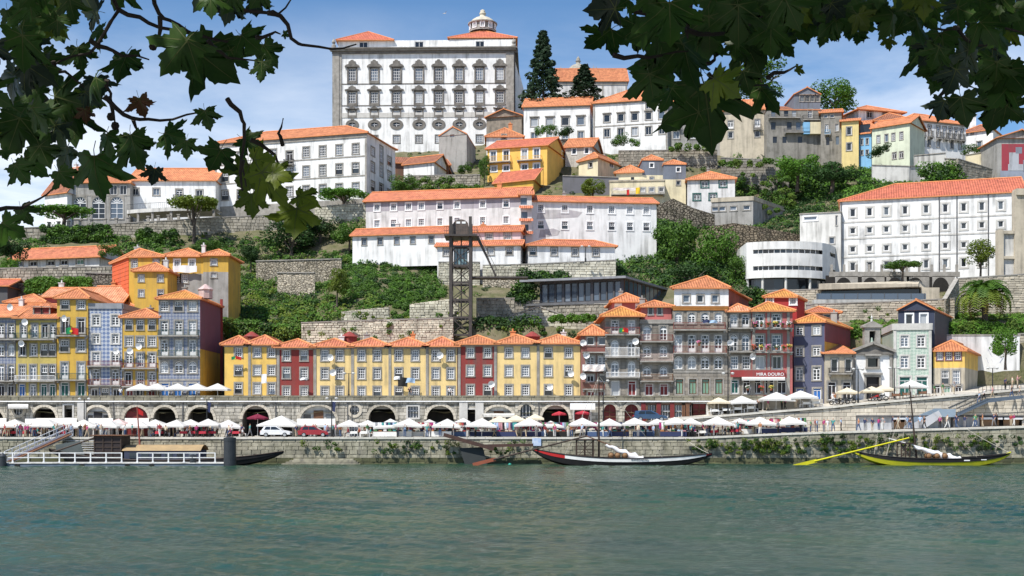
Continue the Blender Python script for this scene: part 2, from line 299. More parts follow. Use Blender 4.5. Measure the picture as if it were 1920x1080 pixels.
    if len(st) > 1 and st[1] == 'P':   # carved frame with a scrolled pediment
        k = float(st[2:] or 1); t2 = .42
        mb.box(-w/2-t2, -w/2-t, -.18, .02, -.5, h+.3, 0); mb.box(w/2+t, w/2+t2, -.18, .02, -.5, h+.3, 0); mb.box(-w/2-t2, w/2+t2, -.2, .02, -.75, -t, 0)
        half = [(w/2+t2+.55, h+.35), (w/2+t2+.5, h+.62), (w/2+.45, h+.95*k), (w/2+.05, h+1.05*k), (w/2-.05, h+1.75*k), (.55, h+1.7*k), (.3, h+2.05*k), (0, h+2.1*k)]
        pts = [(x, z) for x, z in half]+[(-x, z) for x, z in half[-2::-1]]; 
        fp = [(x, -.42, z) for x, z in pts]; bp_ = [(x, .0, z) for x, z in pts]; c0 = (0, -.30, h+.3)
        for i in range(len(pts)-1):
            mb.face([fp[i+1], fp[i], c0], 0); mb.face([fp[i], fp[i+1], bp_[i+1], bp_[i]], 0)
        mb.face([fp[0], fp[-1], c0], 0); mb.face([fp[-1], fp[0], bp_[0], bp_[-1]], 0)
        mb.box(-w/2-t2, w/2+t2, -.28, .02, h+t, h+.34, 0)
    if len(st) > 1 and st[1] == 'L':   # flat lintel cornice on top
        mb.box(-w/2-t-.15, w/2+t+.15, -.22, .02, h+t+.05, h+t+.25, 0)
    if len(st) > 1 and st[1] == 'W': mb.box(-w/2, w/2, -.0, .1, h*.58, h, 1)   # blind pulled half down
    z1 = h
    pn.face([(-w/2, .155, 0), (w/2, .155, 0), (w/2, .155, z1), (-w/2, .155, z1)], 0)
    pane = DOORS.get(st0) or (gdark if st0 in 'ohN' else glass)
    if len(st) > 1 and st[1] == 'T': pane = gblue
    me = mb.mesh('door' if st0 in DOORS else 'window', [trim, frame]); pm = pn.mesh('pane', [pane])
    _wc[key] = (me, pm, w, h); return _wc[key]
# ------------------------------------------------------------------ walls with real openings
def wallgrid(mb, A, d, n, length, z0, z1, holes, m=0, split=None, m2=1, off=0.0):
    """vertical sheet from A along d with rectangular holes (s0, s1, za, zb)"""
    xs = sorted({0, length, *[min(max(h[0], 0), length) for h in holes], *[min(max(h[1], 0), length) for h in holes]})
    zs = sorted({z0, z1, *[min(max(h[2], z0), z1) for h in holes], *[min(max(h[3], z0), z1) for h in holes], *([split] if split else [])})
    for i in range(len(xs)-1):
        for j in range(len(zs)-1):
            cx, cz = (xs[i]+xs[i+1])/2, (zs[j]+zs[j+1])/2
            if xs[i+1]-xs[i] < 1e-4 or zs[j+1]-zs[j] < 1e-4 or any(h[0] < cx < h[1] and h[2] < cz < h[3] for h in holes): continue
            q = [(A[0]+d[0]*s+n[0]*off, A[1]+d[1]*s+n[1]*off, z) for s, z in ((xs[i], zs[j]), (xs[i+1], zs[j]), (xs[i+1], zs[j+1]), (xs[i], zs[j+1]))]
            mb.face(q, m2 if split and cz < split else m)
def uvface(mb, pts, m=0):
    pts = [Vector(p) for p in pts]; n = Vector((0,0,0))
    for i in range(len(pts)): a, b = pts[i], pts[(i+1) % len(pts)]; n += Vector(((a.y-b.y)*(a.z+b.z), (a.z-b.z)*(a.x+b.x), (a.x-b.x)*(a.y+b.y)))
    n.normalize()
    if n.z < 0: pts = pts[::-1]; n = -n
    e = Vector((0,0,1)).cross(n)
    e = e.normalized() if e.length > 1e-4 else Vector((1,0,0)); s = n.cross(e)
    mb.face(pts, m, [(p.dot(e), p.dot(s)) for p in pts])
def roof(parent, org, O, u, v, z, kind, zr, mat, o=.45, th=.16):
    """tiled roof over the parallelogram O + u, v; zr is the ridge height"""
    Wd, D = u.length, v.length; eu, ev = u/Wd, v/D; mb = MB(); rd = MB()
    def g(a, b, zz): p = O+eu*a+ev*b; return Vector((p.x-org[0], p.y-org[1], zz-org[2]))
    a0, a1, b0, b1 = -o, Wd+o, -o, D+o; h = zr-z; zl = z-.05
    c = [g(a0,b0,zl), g(a1,b0,zl), g(a1,b1,zl), g(a0,b1,zl)]; lines = []
    if kind == 'hip':
        k = min(Wd, D)/2
        r0, r1 = (g(Wd/2, k, zr), g(Wd/2, max(D-k, k+.02), zr)) if D >= Wd else (g(k, D/2, zr), g(max(Wd-k, k+.02), D/2, zr))
        fs = [[c[0],c[1],r0],[c[1],c[2],r1,r0],[c[2],c[3],r1],[c[3],c[0],r0,r1]] if D >= Wd else [[c[0],c[1],r1,r0],[c[1],c[2],r1],[c[2],c[3],r0,r1],[c[3],c[0],r0]]
        lines = [(r0, r1), (c[0], r0), (c[1], r0 if D >= Wd else r1), (c[2], r1), (c[3], r1 if D >= Wd else r0)]
    elif kind == 'gs':
        r0, r1 = g(a0, D/2, zr), g(a1, D/2, zr); fs = [[c[0],c[1],r1,r0],[c[2],c[3],r0,r1]]; lines = [(r0, r1)]
    elif kind == 'gf':
        r0, r1 = g(Wd/2, b0, zr), g(Wd/2, b1, zr); fs = [[c[1],c[2],r1,r0],[c[3],c[0],r0,r1]]; lines = [(r0, r1)]
    elif kind == 'shed':
        r0, r1 = g(a0, b1, zr), g(a1, b1, zr); fs = [[c[0],c[1],r1,r0]]
    elif kind == 'hl':          # hipped at the left end, gabled at the right
        k = min(D/2*1.2, Wd/2); r0, r1 = g(k, D/2, zr), g(a1, D/2, zr); fs = [[c[0],c[1],r1,r0],[c[2],c[3],r0,r1],[c[3],c[0],r0]]; lines = [(r0, r1), (c[0], r0)]
    elif kind == 'mansard':
        k = min(Wd, D)*.16; t = [g(a0+k,b0+k,zr), g(a1-k,b0+k,zr), g(a1-k,b1-k,zr), g(a0+k,b1-k,zr)]
        fs = [[c[i], c[(i+1) % 4], t[(i+1) % 4], t[i]] for i in range(4)]+[t]
    for f in fs: uvface(mb, f)
    for i in range(4):
        a, b = c[i], c[(i+1) % 4]
        if kind in ('gs', 'hl', 'shed') and i in ((1, 3) if kind == 'gs' else ((1,) if kind == 'hl' else (1, 2, 3))): continue
        if kind == 'gf' and i in (0, 2): continue
        mb.face([a-Vector((0,0,th)), b-Vector((0,0,th)), b, a], 1)
    mb.face([p-Vector((0,0,th)) for p in c[::-1]], 1)
    if kind in ('gs', 'gf', 'shed', 'hl'):
        ends = {'gs': [(c[0],c[3],r0),(c[1],c[2],r1)], 'gf': [(c[0],c[1],r0),(c[2],c[3],r1)], 'shed': [(c[0],c[3],r0),(c[1],c[2],r1)], 'hl': [(c[1],c[2],r1)]}[kind]
        for a, b, r in ends:
            for p, q in ((a, r), (r, b)): mb.bar(p-Vector((0,0,.08)), q-Vector((0,0,.08)), .10, .2, 1)
    ro = mb.build('roof', [mat, ridge], parent)
    for a, b in lines: rd.tube([a+Vector((0,0,.02)), b+Vector((0,0,.02))], .15, 6)
    if lines: rd.build('ridge_tiles', [ridge], ro)
    return ro
def balcony(parent, A, d, n, s0, s1, z0, z1, mat, dep=.75, solid=False, slabm=None):
    bo = MB(); rl = MB(); rz = math.atan2(d.y, d.x); l = s1-s0
    bo.box(0, l, -dep, 0, -.18, 0)
    for x in (.15, l-.15): bo.box(x-.1, x+.1, -dep*.8, 0, -.45, -.18)
    h = z1-z0
    if solid:
        rl.box(0, l, -dep, -dep+.06, 0, h); rl.box(0, .06, -dep+.06, 0, 0, h); rl.box(l-.06, l, -dep+.06, 0, 0, h)
    else:
        rl.box(0, l, -dep, -dep+.06, h-.06, h); rl.box(0, l, -dep, -dep+.05, .08, .13)
        k = max(2, int(l/.16))
        for i in range(k+1): x = l*i/k; rl.box(max(0, x-.016), min(l, x+.016), -dep+.005, -dep+.037, .0, h-.06)
        for x in (0, l-.05): rl.box(x, x+.05, -dep+.06, 0, h-.06, h); [rl.box(x+.01, x+.035, -dep*j/5-.012, -dep*j/5+.012, 0, h-.06) for j in range(1, 5)]
    b = bo.build('balcony', [slabm or stone], parent, A+n*.0+Vector((d.x*s0, d.y*s0, z0)), rz); rl.build('railing', [mat], b); return b
BLD = {}
def bld(key, name, label, front, base, eave, wall, rf=None, rows=(), d=9.0, side=None, cat='house', cor=0, pil=(), bands=(), bal=(), trim=None, split=None, ext=6.0, frame=None, dish=(), flat=None, group=None, roofm=None, o=.45, cornm=None):
    """one building: walls with openings, roof, windows, doors, balconies. Columns and rows are read off the photograph at the facade's own distance"""
    trim = trim or stone; frame = frame or pureW
    if len(front) == 3: front = (front[0], front[2], front[1], front[2])
    p0, Y0, p1, Y1 = front
    C0 = Vector((PX(p0, Y0), Y0)); C1 = Vector((PX(p1, Y1), Y1)); u = C1-C0
    if side:
        Cs = Vector((PX(side[1], side[2]), side[2])); v = Cs-(C1 if side[0] == 'r' else C0)
    else: e = u.normalized(); v = Vector((-e.y, e.x))*d
    zb = PZ(base, Y0); zt = PZ(eave, Y0); org = Vector((C0.x, C0.y, zb))
    T = thing(name, label, cat, org, 0, group)
    FA = {'f': (C0, u), 'r': (C1, v), 'b': (C1+v, -u), 'l': (C0+v, -v)}
    def hit(sd, px, py):
        A, q = FA[sd]; k = (px-CX)/F; t = (k*A.y-A.x)/(q.x-k*q.y); Y = A.y+t*q.y; return t*q.length, PZ(py, Y)
    holes = {k: [] for k in FA}; wins = []
    for r in rows:
        sd = 'f'
        if isinstance(r[0], str): sd, r = r[0], r[1:]
        pxs, py0, py1, wpx, st = r[:5]; op = r[5] if len(r) > 5 else {}
        zt_ = hit(sd, pxs[0], py0)[1]; zb_ = hit(sd, pxs[0], py1)[1]
        for i, px in enumerate(pxs):
            s0, s1 = hit(sd, px-wpx/2, py0)[0], hit(sd, px+wpx/2, py0)[0]
            stt = st if isinstance(st, str) else st[i % len(st)]
            if stt == 's' and R.random() < .16: stt = 'h'
            me, pm, w, h = winmesh(abs(s1-s0), zt_-zb_, stt, op.get('trim', trim), op.get('frame', frame))
            sc = (s0+s1)/2; holes[sd].append((sc-w/2, sc+w/2, zb_, zb_+h)); wins.append((sd, sc, zb_, me, pm))
    wm = MB(); H = {}
    zr = None
    if rf:
        Dm = min(u.length, v.length)/2 if rf[0] in ('hip',) else (v.length/2 if rf[0] in ('gs', 'hl') else (0 if rf[0] == 'gf' else v.length))
        zr = PZ(rf[1], Y0+Dm*(v.y/v.length)) if rf[0] != 'gf' else PZ(rf[1], Y0); zr = max(zr, zt+.25)
    for k, (A, q) in FA.items():
        e = q.normalized(); n = Vector((e.y, -e.x)); Al = Vector((A.x-org.x, A.y-org.y))
        sp_ = hit('f', p0, split[1])[1] if split and k in split[0] else None
        wallgrid(wm, Al, e, n, q.length, zb-ext-org.z, zt-org.z, [(a, b, c-org.z, d_-org.z) for a, b, c, d_ in holes[k]], 0, (sp_-org.z) if sp_ else None)
        if rf and ((rf[0] == 'gf' and k in 'fb') or (rf[0] == 'gs' and k in 'lr') or (rf[0] == 'hl' and k == 'r')):
            wm.face([(Al.x, Al.y, zt-org.z), (Al.x+q.x, Al.y+q.y, zt-org.z), (Al.x+q.x/2, Al.y+q.y/2, zr-org.z-.08)])
        if rf and rf[0] == 'shed' and k in 'lr':
            a_, b_ = ((Al.x, Al.y), (Al.x+q.x, Al.y+q.y)) if k == 'r' else ((Al.x+q.x, Al.y+q.y), (Al.x, Al.y))
            wm.face([(*a_, zt-org.z), (*b_, zt-org.z), (*b_, zr-org.z-.08)])
    wo_ = wm.build('wall', [wall, split[2] if split else wall], T)
    for sd, sc, z, me, pm in wins:
        A, q = FA[sd]; e = q.normalized(); w = link(me.name, me, T, (A.x+e.x*sc-org.x, A.y+e.y*sc-org.y, z-org.z), math.atan2(e.y, e.x)); link('pane' if me.name[0] == 'w' else 'door_leaf', pm, w)
    if rf: roof(T, org, C0, u, v, zt, rf[0], zr, rf[2] if len(rf) > 2 else tile, o)
    else:
        fl = MB(); ph = flat if flat is not None else .5; q = [C0, C1, C1+v, C0+v]
        fl.face([(p.x-org.x, p.y-org.y, zt-org.z-.02) for p in q]); fl.build('flat_roof', [roofm or concrete], T)
        if ph:
            pp = MB()
            for k, (A, qq) in FA.items():
                a = Vector((A.x-org.x, A.y-org.y, zt-org.z+ph/2)); b = a+Vector((qq.x, qq.y, 0)); pp.bar(a, b, .3, ph)
            pp.build('parapet', [cornm or trim], T)
    eu = u.normalized(); nf = Vector((eu.y, -eu.x)); rz = math.atan2(eu.y, eu.x)
    def strip(nm, s0, s1, za, zb2, out, mat): MB().box(s0, s1, -out, .02, za, zb2).build(nm, [mat], T, (0, 0, 0), rz)
    if cor: strip('cornice', -.05, u.length+.05, zt-org.z-cor, zt-org.z-.02, .16, cornm or trim)
    for px in pil: s = hit('f', px, eave)[0]; s = min(max(s, .22), u.length-.22); strip('pilaster', s-.19, s+.19, -1.0, zt-org.z-max(cor, .05), .07, trim)
    for py in bands: z = hit('f', p0, py)[1]-org.z; strip('string_course', .0, u.length, z-.13, z+.13, .06, trim)
    for b in bal:
        pa, pb, py0, py1, mat = b[:5]; dep = b[5] if len(b) > 5 else .75
        s0, s1 = hit('f', pa, py0)[0], hit('f', pb, py0)[0]; za, zc = hit('f', pa, py1)[1]-org.z, hit('f', pa, py0)[1]-org.z
        balcony(T, Vector((0, 0, 0)), Vector((eu.x, eu.y, 0)), Vector((nf.x, nf.y, 0)), s0, s1, za, zc, mat, dep, solid=len(b) > 6)
    for px, py in dish:
        s, z = hit('f', px, py); o_ = Vector((eu.x*s, eu.y*s, z-org.z)); link('satellite_dish', dishmesh(), T, o_, rz+R.uniform(-.5, .3))
    rc_ = random.Random(key)
    if rf and rf[0] in ('hip', 'gs', 'gf') and rc_.random() < .6 and not key.startswith(('pal', 'w', 'q1')):
        cp = C0+u*rc_.uniform(.15, .85)+v*rc_.uniform(.45, .8); hh = zr-org.z+rc_.uniform(.3, .8); cw = rc_.uniform(.25, .42)
        MB().box(-cw, cw, -.28, .28, zt-org.z-.2, hh).box(-cw-.08, cw+.08, -.36, .36, hh, hh+.12).tube([(0,0,hh+.1),(0,0,hh+.5)], .12, 7).build('chimney', [rc_.choice((whiteold, greyp, ridge))], T, (cp.x-org.x, cp.y-org.y, 0), rz)
    BLD[key] = dict(T=T, hit=hit, org=org, C0=C0, u=u, v=v, zt=zt, zb=zb, eu=eu, nf=nf, rz=rz)
    return BLD[key]
_dm = []
def dishmesh():
    if not _dm:
        mb = MB(); rings = []
        for r, y in ((.02, -.58), (.22, -.61), (.38, -.68), (.46, -.75)): rings.append([(r*math.cos(a*math.pi/7), y-.15*math.sin(a*math.pi/7)*r, .1+r*math.sin(a*math.pi/7)) for a in range(14)])
        mb.loft(rings, 0, True); mb.loft([[(x, y+.03, z) for x, y, z in r] for r in rings[::-1]], 0, True); mb.bar((0, 0, 0), (0, -.6, .08), .05, .05, 1); mb.bar((0, -.62, .1), (0, -1.0, .05), .03, .03, 1)
        _dm.append(mb.mesh('satellite_dish', [pureW, steel], True))
    return _dm[0]
# ------------------------------------------------------------------ stones laid one by one
_bm = []
def blockmeshes(mat):
    out = []
    for sd in range(4):
        r = random.Random(sd); i = .05; mb = MB()
        f = [(i*r.uniform(.4, 1.6), -1+r.uniform(0, .3), i*r.uniform(.4, 1.8)), (1-i*r.uniform(.4, 1.6), -1+r.uniform(0, .3), i*r.uniform(.4, 1.8)), (1-i*r.uniform(.4, 1.6), -1+r.uniform(0, .3), 1-i*r.uniform(.4, 1.8)), (i*r.uniform(.4, 1.6), -1+r.uniform(0, .3), 1-i*r.uniform(.4, 1.8))]
        b = [(0, 0, 0), (1, 0, 0), (1, 0, 1), (0, 0, 1)]; mb.face(f)
        for k in range(4): j = (k+1) % 4; mb.face([b[k], b[j], f[j], f[k]])
        out.append(mb)
    return out, [m.mesh('stone', [mat]) for m in out]
def masonry(T, A, d, length, zlo, zhi, ch, bw, mat, holes=(), maxobj=300, seed=1, gap=.025, proud=(.05, .12), rough=.0, minz=-1e9):
    """lays stones on a wall face starting at A (relative to T) along d; zlo / zhi are functions of the distance"""
    r = random.Random(seed); rz = math.atan2(d.y, d.x); L_ = []; z = min(zlo(0), zlo(length)); top = max(zhi(s*length/20) for s in range(21)); row = 0
    while z < top-.05:
        h = ch*r.uniform(.82, 1.18); s = -r.uniform(0, bw)
        while s < length:
            w = bw*r.uniform(.55, 1.5); a, b = max(s, 0), min(s+w, length); s += w
            if b-a < .18: continue
            cx = (a+b)/2; z0, z1 = max(z, zlo(cx)), min(z+h, zhi(cx), zhi(a), zhi(b))
            if z1-z0 < .12 or z1 < minz: continue
            segs = [(a, b)]
            for (h0, h1, hz0, hz1) in holes:
                if z1 > hz0+.02 and z0 < hz1-.02:
                    ns = []
                    for (p, q) in segs:
                        if q <= h0 or p >= h1: ns.append((p, q)); continue
                        if p < h0-.1: ns.append((p, h0))
                        if q > h1+.1: ns.append((h1, q))
                    segs = ns
            for p, q in segs:
                if q-p > .15: L_.append((p+gap/2, z0+gap/2, q-p-gap, z1-z0-gap, r.uniform(*proud), r.randrange(4)))
        z += h; row += 1
    L_.sort(key=lambda t: -t[2]*t[3]); mbs, mes = blockmeshes(mat)
    for p, z0, w, h, dp, k in L_[:maxobj]: link('stone', mes[k], T, (A.x+d.x*p, A.y+d.y*p, z0), rz, (w, dp, h))
    if len(L_) > maxobj:
        V = []; Fc = []
        for p, z0, w, h, dp, k in L_[maxobj:]:
            for f in mbs[k].f:
                i0 = len(V)
                for vi in f: x, y, zz = mbs[k].v[vi]; X, Yy = p+x*w, y*dp; V.append((A.x+d.x*X-d.y*Yy, A.y+d.y*X+d.x*Yy, z0+zz*h))
                Fc.append((i0, i0+1, i0+2, i0+3))
        stuff(link('stonework', npmesh('stonework', np.array(V), np.array(Fc), [mat]), T))
# ------------------------------------------------------------------ the hill
TC = {-250: [(160,742),(176,640),(180,560),(190,545),(196,502),(208,475),(222,428),(230,422),(262,432),(420,520)],
 60: [(160,742),(174,620),(180,560),(190,540),(196,500),(208,470),(222,428),(230,420),(262,425),(420,520)],
 230: [(160,742),(174,610),(182,560),(190,505),(202,480),(214,458),(223,422),(240,415),(420,470)],
 420: [(160,742),(170,650),(180,590),(195,530),(208,490),(217,458),(226,408),(242,400),(300,330),(420,400)],
 560: [(160,742),(169,670),(178,612),(190,560),(205,500),(218,445),(228,400),(242,390),(290,290),(420,330)],
 700: [(160,742),(168,680),(173,610),(184,585),(196,500),(206,476),(216,440),(226,385),(236,362),(262,300),(296,277),(340,262),(420,300)],
 850: [(160,742),(168,690),(174,615),(186,575),(198,520),(206,494),(214,430),(222,362),(240,338),(270,292),(297,272),(340,265),(420,300)],
 1000: [(160,742),(168,700),(175,620),(184,590),(196,530),(206,494),(216,400),(224,362),(246,325),(264,278),(290,262),(312,205),(420,220)],
 1150: [(160,742),(168,700),(179,620),(192,575),(204,498),(214,468),(224,388),(234,352),(250,320),(253.5,314),(255,283),(266,278),(290,250),(420,220)],
 1300: [(160,742),(168,700),(180,610),(192,550),(204,490),(216,440),(226,404),(238,388),(249,360),(251.5,312),(254,283),(266,275),(285,255),(420,225)],
 1430: [(160,742),(168,700),(178,610),(185,575),(194,545),(208,470),(222,410),(232,394),(249,382),(251.5,304),(260,292),(276,272),(290,255),(420,235)],
 1600: [(160,750),(170,690),(178,612),(186,562),(195,520),(208,510),(216,440),(226,372),(238,340),(252,305),(268,288),(285,272),(420,260)],
 1800: [(160,750),(170,660),(177,612),(186,560),(195,522),(208,505),(216,440),(226,362),(238,342),(252,310),(268,290),(290,282),(420,280)],
 2150: [(160,750),(170,650),(177,605),(186,555),(195,522),(208,505),(216,440),(226,362),(238,342),(252,312),(268,300),(290,300),(420,300)]}
_tk = sorted(TC)
_tY = np.linspace(160, 420, 261)
_tZ = np.array([np.interp(_tY, [a for a, b in TC[k]], [CZ+(HY-b)*a/F for a, b in TC[k]]) for k in _tk])
def terr(x, y):
    px = CX+x*F/y; i = min(max(np.searchsorted(_tk, px)-1, 0), len(_tk)-2); t = min(max((px-_tk[i])/(_tk[i+1]-_tk[i]), 0), 1)
    j = min(max((y-160), 0), 259.99); k = int(j); f = j-k
    z = lambda c: _tZ[c, k]*(1-f)+_tZ[c, k+1]*f
    zz = z(i)*(1-t)+z(i+1)*t
    zz -= 2.4*min(1, max(0, (y-178)/6))*(1 if y < 292 else max(.3, 1-(y-292)/20))
    return zz if y > 178 else min(zz, 6.6+max(0, y-174)*(max(zz, 7)-6.6)/4)
def ground(px, py, Ya=163.0, Yb=415.0, st=1.0):
    Y = Ya
    while Y < Yb:
        if terr(PX(px, Y), Y) >= PZ(py, Y): return Y
        Y += st
    return None
xs = np.linspace(-120, 120, 161); ys = np.concatenate([np.linspace(160, 300, 141), np.linspace(304, 420, 30)])
V = np.array([(x, y, terr(x, y)+.25*math.sin(x*1.3+y*.7)*math.sin(y*.9-x*.4)) for y in ys for x in xs]); nx = len(xs)
Fc = np.array([(j*nx+i, j*nx+i+1, (j+1)*nx+i+1, (j+1)*nx+i) for j in range(len(ys)-1) for i in range(nx-1)])
earth = M('earth_and_grass', (.17,.145,.095), (.075,.085,.03), .5, .95, bump=.25, bs=2.0, det=9, dirt=.3)
struct(link('hillside', npmesh('hillside', V, Fc, [earth], True)))
# ------------------------------------------------------------------ river
def watermat():
    m = bpy.data.materials.new('river_water'); m.use_nodes = True; t = m.node_tree; b = t.nodes['Principled BSDF']; l = t.links.new
    b.inputs['Roughness'].default_value = .10; b.inputs['IOR'].default_value = 1.33; b.inputs['Specular IOR Level'].default_value = .5
    g = nd(t, 'ShaderNodeNewGeometry'); q = nd(t, 'ShaderNodeMapping'); q.inputs['Scale'].default_value = (.05, .11, 1); l(g.outputs['Position'], q.inputs[0])
    n = nd(t, 'ShaderNodeTexNoise'); n.inputs['Scale'].default_value = 1; n.inputs['Detail'].default_value = 6; l(q.outputs[0], n.inputs['Vector'])
    r = nd(t, 'ShaderNodeValToRGB'); r.color_ramp.elements[0].position = .35; r.color_ramp.elements[1].position = .68; r.color_ramp.elements[0].color = (.012,.046,.034,1); r.color_ramp.elements[1].color = (.030,.068,.036,1)
    l(n.outputs[0], r.inputs[0]); l(r.outputs[0], b.inputs['Base Color'])
    n2 = nd(t, 'ShaderNodeTexNoise'); n2.inputs['Scale'].default_value = 1; n2.inputs['Detail'].default_value = 7; n2.inputs['Roughness'].default_value = .62; q2 = nd(t, 'ShaderNodeMapping'); q2.inputs['Scale'].default_value = (1.5, 2.6, 1); l(g.outputs['Position'], q2.inputs[0]); l(q2.outputs[0], n2.inputs['Vector'])
    bp = nd(t, 'ShaderNodeBump'); bp.inputs['Distance'].default_value = .12; bp.inputs['Strength'].default_value = 1; l(n2.outputs[0], bp.inputs['Height']); l(bp.outputs[0], b.inputs['Normal']); return m
wmat = watermat()
gy = [34.0]
while gy[-1] < 151: gy.append(gy[-1]+.13+.0022*(gy[-1]-34))
gy = np.array(gy); gu = np.linspace(-1, 1, 441); HW = lambda y: 6+y*.5
GX = gu[None, :]*HW(gy)[:, None]; GY = np.repeat(gy[:, None], len(gu), 1); Z = np.zeros_like(GX); rg = np.random.RandomState(3)
for lam, amp in ((9.0,.030),(6.2,.030),(4.2,.032),(3.0,.034),(2.2,.032),(1.6,.028),(1.2,.022),(.85,.022),(.6,.015)):
    for k in range(3):
        a = rg.normal(1.3, .5); kx, ky = math.cos(a)*2*math.pi/lam, math.sin(a)*2*math.pi/lam; ph = rg.uniform(0, 6.28)
        Z += amp*.52*np.sin(GX*kx+GY*ky+ph+1.1*np.sin(GX*.13*(k+1)+GY*.09*k+ph)+.7*np.sin(GX*.41+GY*.23*(k+1)))
pt_ = np.sin(GX*.055+.6*np.sin(GY*.07)+1)*np.sin(GY*.085+.9*np.sin(GX*.05)+.4)+.5*np.sin(GX*.16+GY*.21)*np.sin(GY*.19-GX*.07)
Z *= np.clip(.80+.42*pt_, .3, 1.35)
n0 = len(gu); ii = np.arange(len(gy)-1)[:, None]*n0+np.arange(n0-1)[None, :]
q = np.stack([ii, ii+1, ii+1+n0, ii+n0], -1).reshape(-1, 4)
struct(link('river', npmesh('river', np.stack([GX, GY, Z], -1).reshape(-1, 3), q, [wmat], True)))
mb = MB(); e0, e1 = HW(34), HW(gy[-1])
for f_ in ([(-900,34,0),(-e0,34,0),(-e1,gy[-1],0),(-900,gy[-1],0)], [(e0,34,0),(900,34,0),(900,gy[-1],0),(e1,gy[-1],0)], [(-900,5,0),(900,5,0),(900,34,0),(-900,34,0)]): mb.face(f_)
struct(mb.build('river_reach', [wmat]))
nb = MB().box(-60, 60, -40, 7, -2, 3.3); struct(nb.build('near_bank', [M('near_paving', (.30,.28,.25), (.24,.22,.2), 1.5, .9)]))
mb = MB().box(-400, -76, 150.2, 152, -2, 3.3).box(-400, -76, 152, 420, -2, 12).box(76, 400, 150.2, 420, -2, 9); struct(mb.build('far_bank', [earth]))
# ------------------------------------------------------------------ quay wall and promenade
def qz(x): return float(np.interp(x, [-200, 22.7, 35, 64, 120], [3.33, 3.33, 3.86, 4.73, 6.0]))
XL, XR = -75.0, 76.0
def rampz(x): return float(np.interp(x, [2.8, 22.2, 41.6, 44.4, 60.3, 66.6, 80], [3.30, 5.74, 7.27, 7.6, 8.98, 9.6, 10.4]))
T = thing('quay_wall', 'mossy stone quay wall rising from the river along the whole bank', 'wall', (XL, 150, 0))
XSQ = [XL, -40, -10, 10, 22.7, 35, 50, 64, XR]
mb = MB()
for a, b in zip(XSQ, XSQ[1:]): mb.face([(a-XL, 0, -2), (b-XL, 0, -2), (b-XL, 0, qz(b)), (a-XL, 0, qz(a))]); mb.face([(a-XL, 0, qz(a)), (b-XL, 0, qz(b)), (b-XL, .6, qz(b)), (a-XL, .6, qz(a))])
mb.build('wall_core', [mortar], T); D1 = Vector((1, 0))
masonry(T, Vector((0, 0)), D1, XR-XL, lambda s: -.4, lambda s: .75, .55, 1.5, M('algae_quay_stone', (.15,.15,.075), (.07,.075,.04), .6, .85, bump=.03, bs=5, dirt=.5, rand=.2), maxobj=60, seed=2)
masonry(T, Vector((0, 0)), D1, XR-XL, lambda s: .75, lambda s: qz(XL+s)-.22, .5, 1.15, block, maxobj=240, seed=3)
for a, b in zip(XSQ, XSQ[1:]):
    k = max(1, int((b-a)/2.2))
    for i in range(k):
        p, q_ = a+(b-a)*i/k, a+(b-a)*(i+1)/k; MB().bar((p-XL+.015, .2, qz(p)-.09), (q_-XL-.015, .2, qz(q_)-.09), .75, .24).build('coping_stone', [M('coping', (.66,.63,.56), (.52,.50,.44), 1.2, .85, rand=.1, dirt=.1)], T)
pave = M('pale_paving', (.50,.475,.43), (.40,.38,.34), 1.3, .85, kind='blocks', p=(1.2,1.2,.02), bump=.005)
mb = MB()
for a, b in zip(XSQ, XSQ[1:]): mb.face([(a, 150.6, qz(a)-.004), (b, 150.6, qz(b)-.004), (b, 160.2, qz(b)), (a, 160.2, qz(a))])
struct(mb.build('quay_promenade', [pave]))
# ------------------------------------------------------------------ arcaded wall under the upper street
AX0, AX1, AY, AT = PX(-60, 160), PX(1432, 160), 160.0, PZ(741.5, 160)
T = thing('arcade_wall', 'long stone wall with arches, doorways and small windows behind the quay cafes', 'wall', (AX0, AY, 3.3)); AW = T
ARC = []     # px0, px1, py top, py bottom, kind, filling
for a, b, t_, fill in ((-40,8,766,'dark'),(62,105,763,'dark'),(160,205,763,'panel'),(233,278,763,'red'),(288,330,763,'dark'),(352,401,763,'dark'),(455,505,761,'dark'),(563,630,761,'shop'),(691,742,761,'dark'),(800,851,761,'dark'),(905,965,762,'shop'),(976,997,758,'glass'),(1016,1067,760,'dark'),(1132,1155,758,'red'),(1171,1197,758,'red')): ARC.append((a, b, t_, 818, 'arch', fill))
for a, b, t_, c_, fill in ((121,136,760,783,'dark'),(765,784,762,783,'glass'),(871,896,768,818,'dark'),(1077,1106,769,818,'red'),(1214,1230,759,790,'glass'),(1239,1256,759,790,'glass'),(1265,1281,759,790,'glass'),(1281.5,1296,759,790,'glass'),(1299,1324,757,786,'red'),(1341,1364,755,782,'dark'),(1375,1400,755,780,'dark'),(1416,1429,753,778,'dark'),(516,548,790,818,'dark'),(15,30,792,818,'dark'),(655,674,796,818,'glass'),(132,150,795,818,'dark'),(211,228,794,818,'dark'),(425,448,798,818,'dark')): ARC.append((a, b, t_, c_, 'rect', fill))
for cx in (35, 665): ARC.append((cx-9, cx+9, 760, 778.5, 'round', 'glass'))
holes = []
for a, b, t_, c_, k, fill in ARC: holes.append((PX(a, AY)-AX0, PX(b, AY)-AX0, PZ(c_, AY)-3.3, PZ(t_, AY)-3.3))
mb = MB(); wallgrid(mb, Vector((0, 0)), D1, Vector((0, -1)), AX1-AX0, -.3, AT-3.3, holes)
mb.face([(0,0,AT-3.3),(AX1-AX0,0,AT-3.3),(AX1-AX0,.45,AT-3.3),(0,.45,AT-3.3)]); mb.face([(0,.45,AT-3.3-1),(0,.45,AT-3.3),(AX1-AX0,.45,AT-3.3),(AX1-AX0,.45,AT-3.3-1)])
mb.build('wall_core', [mortar], T)
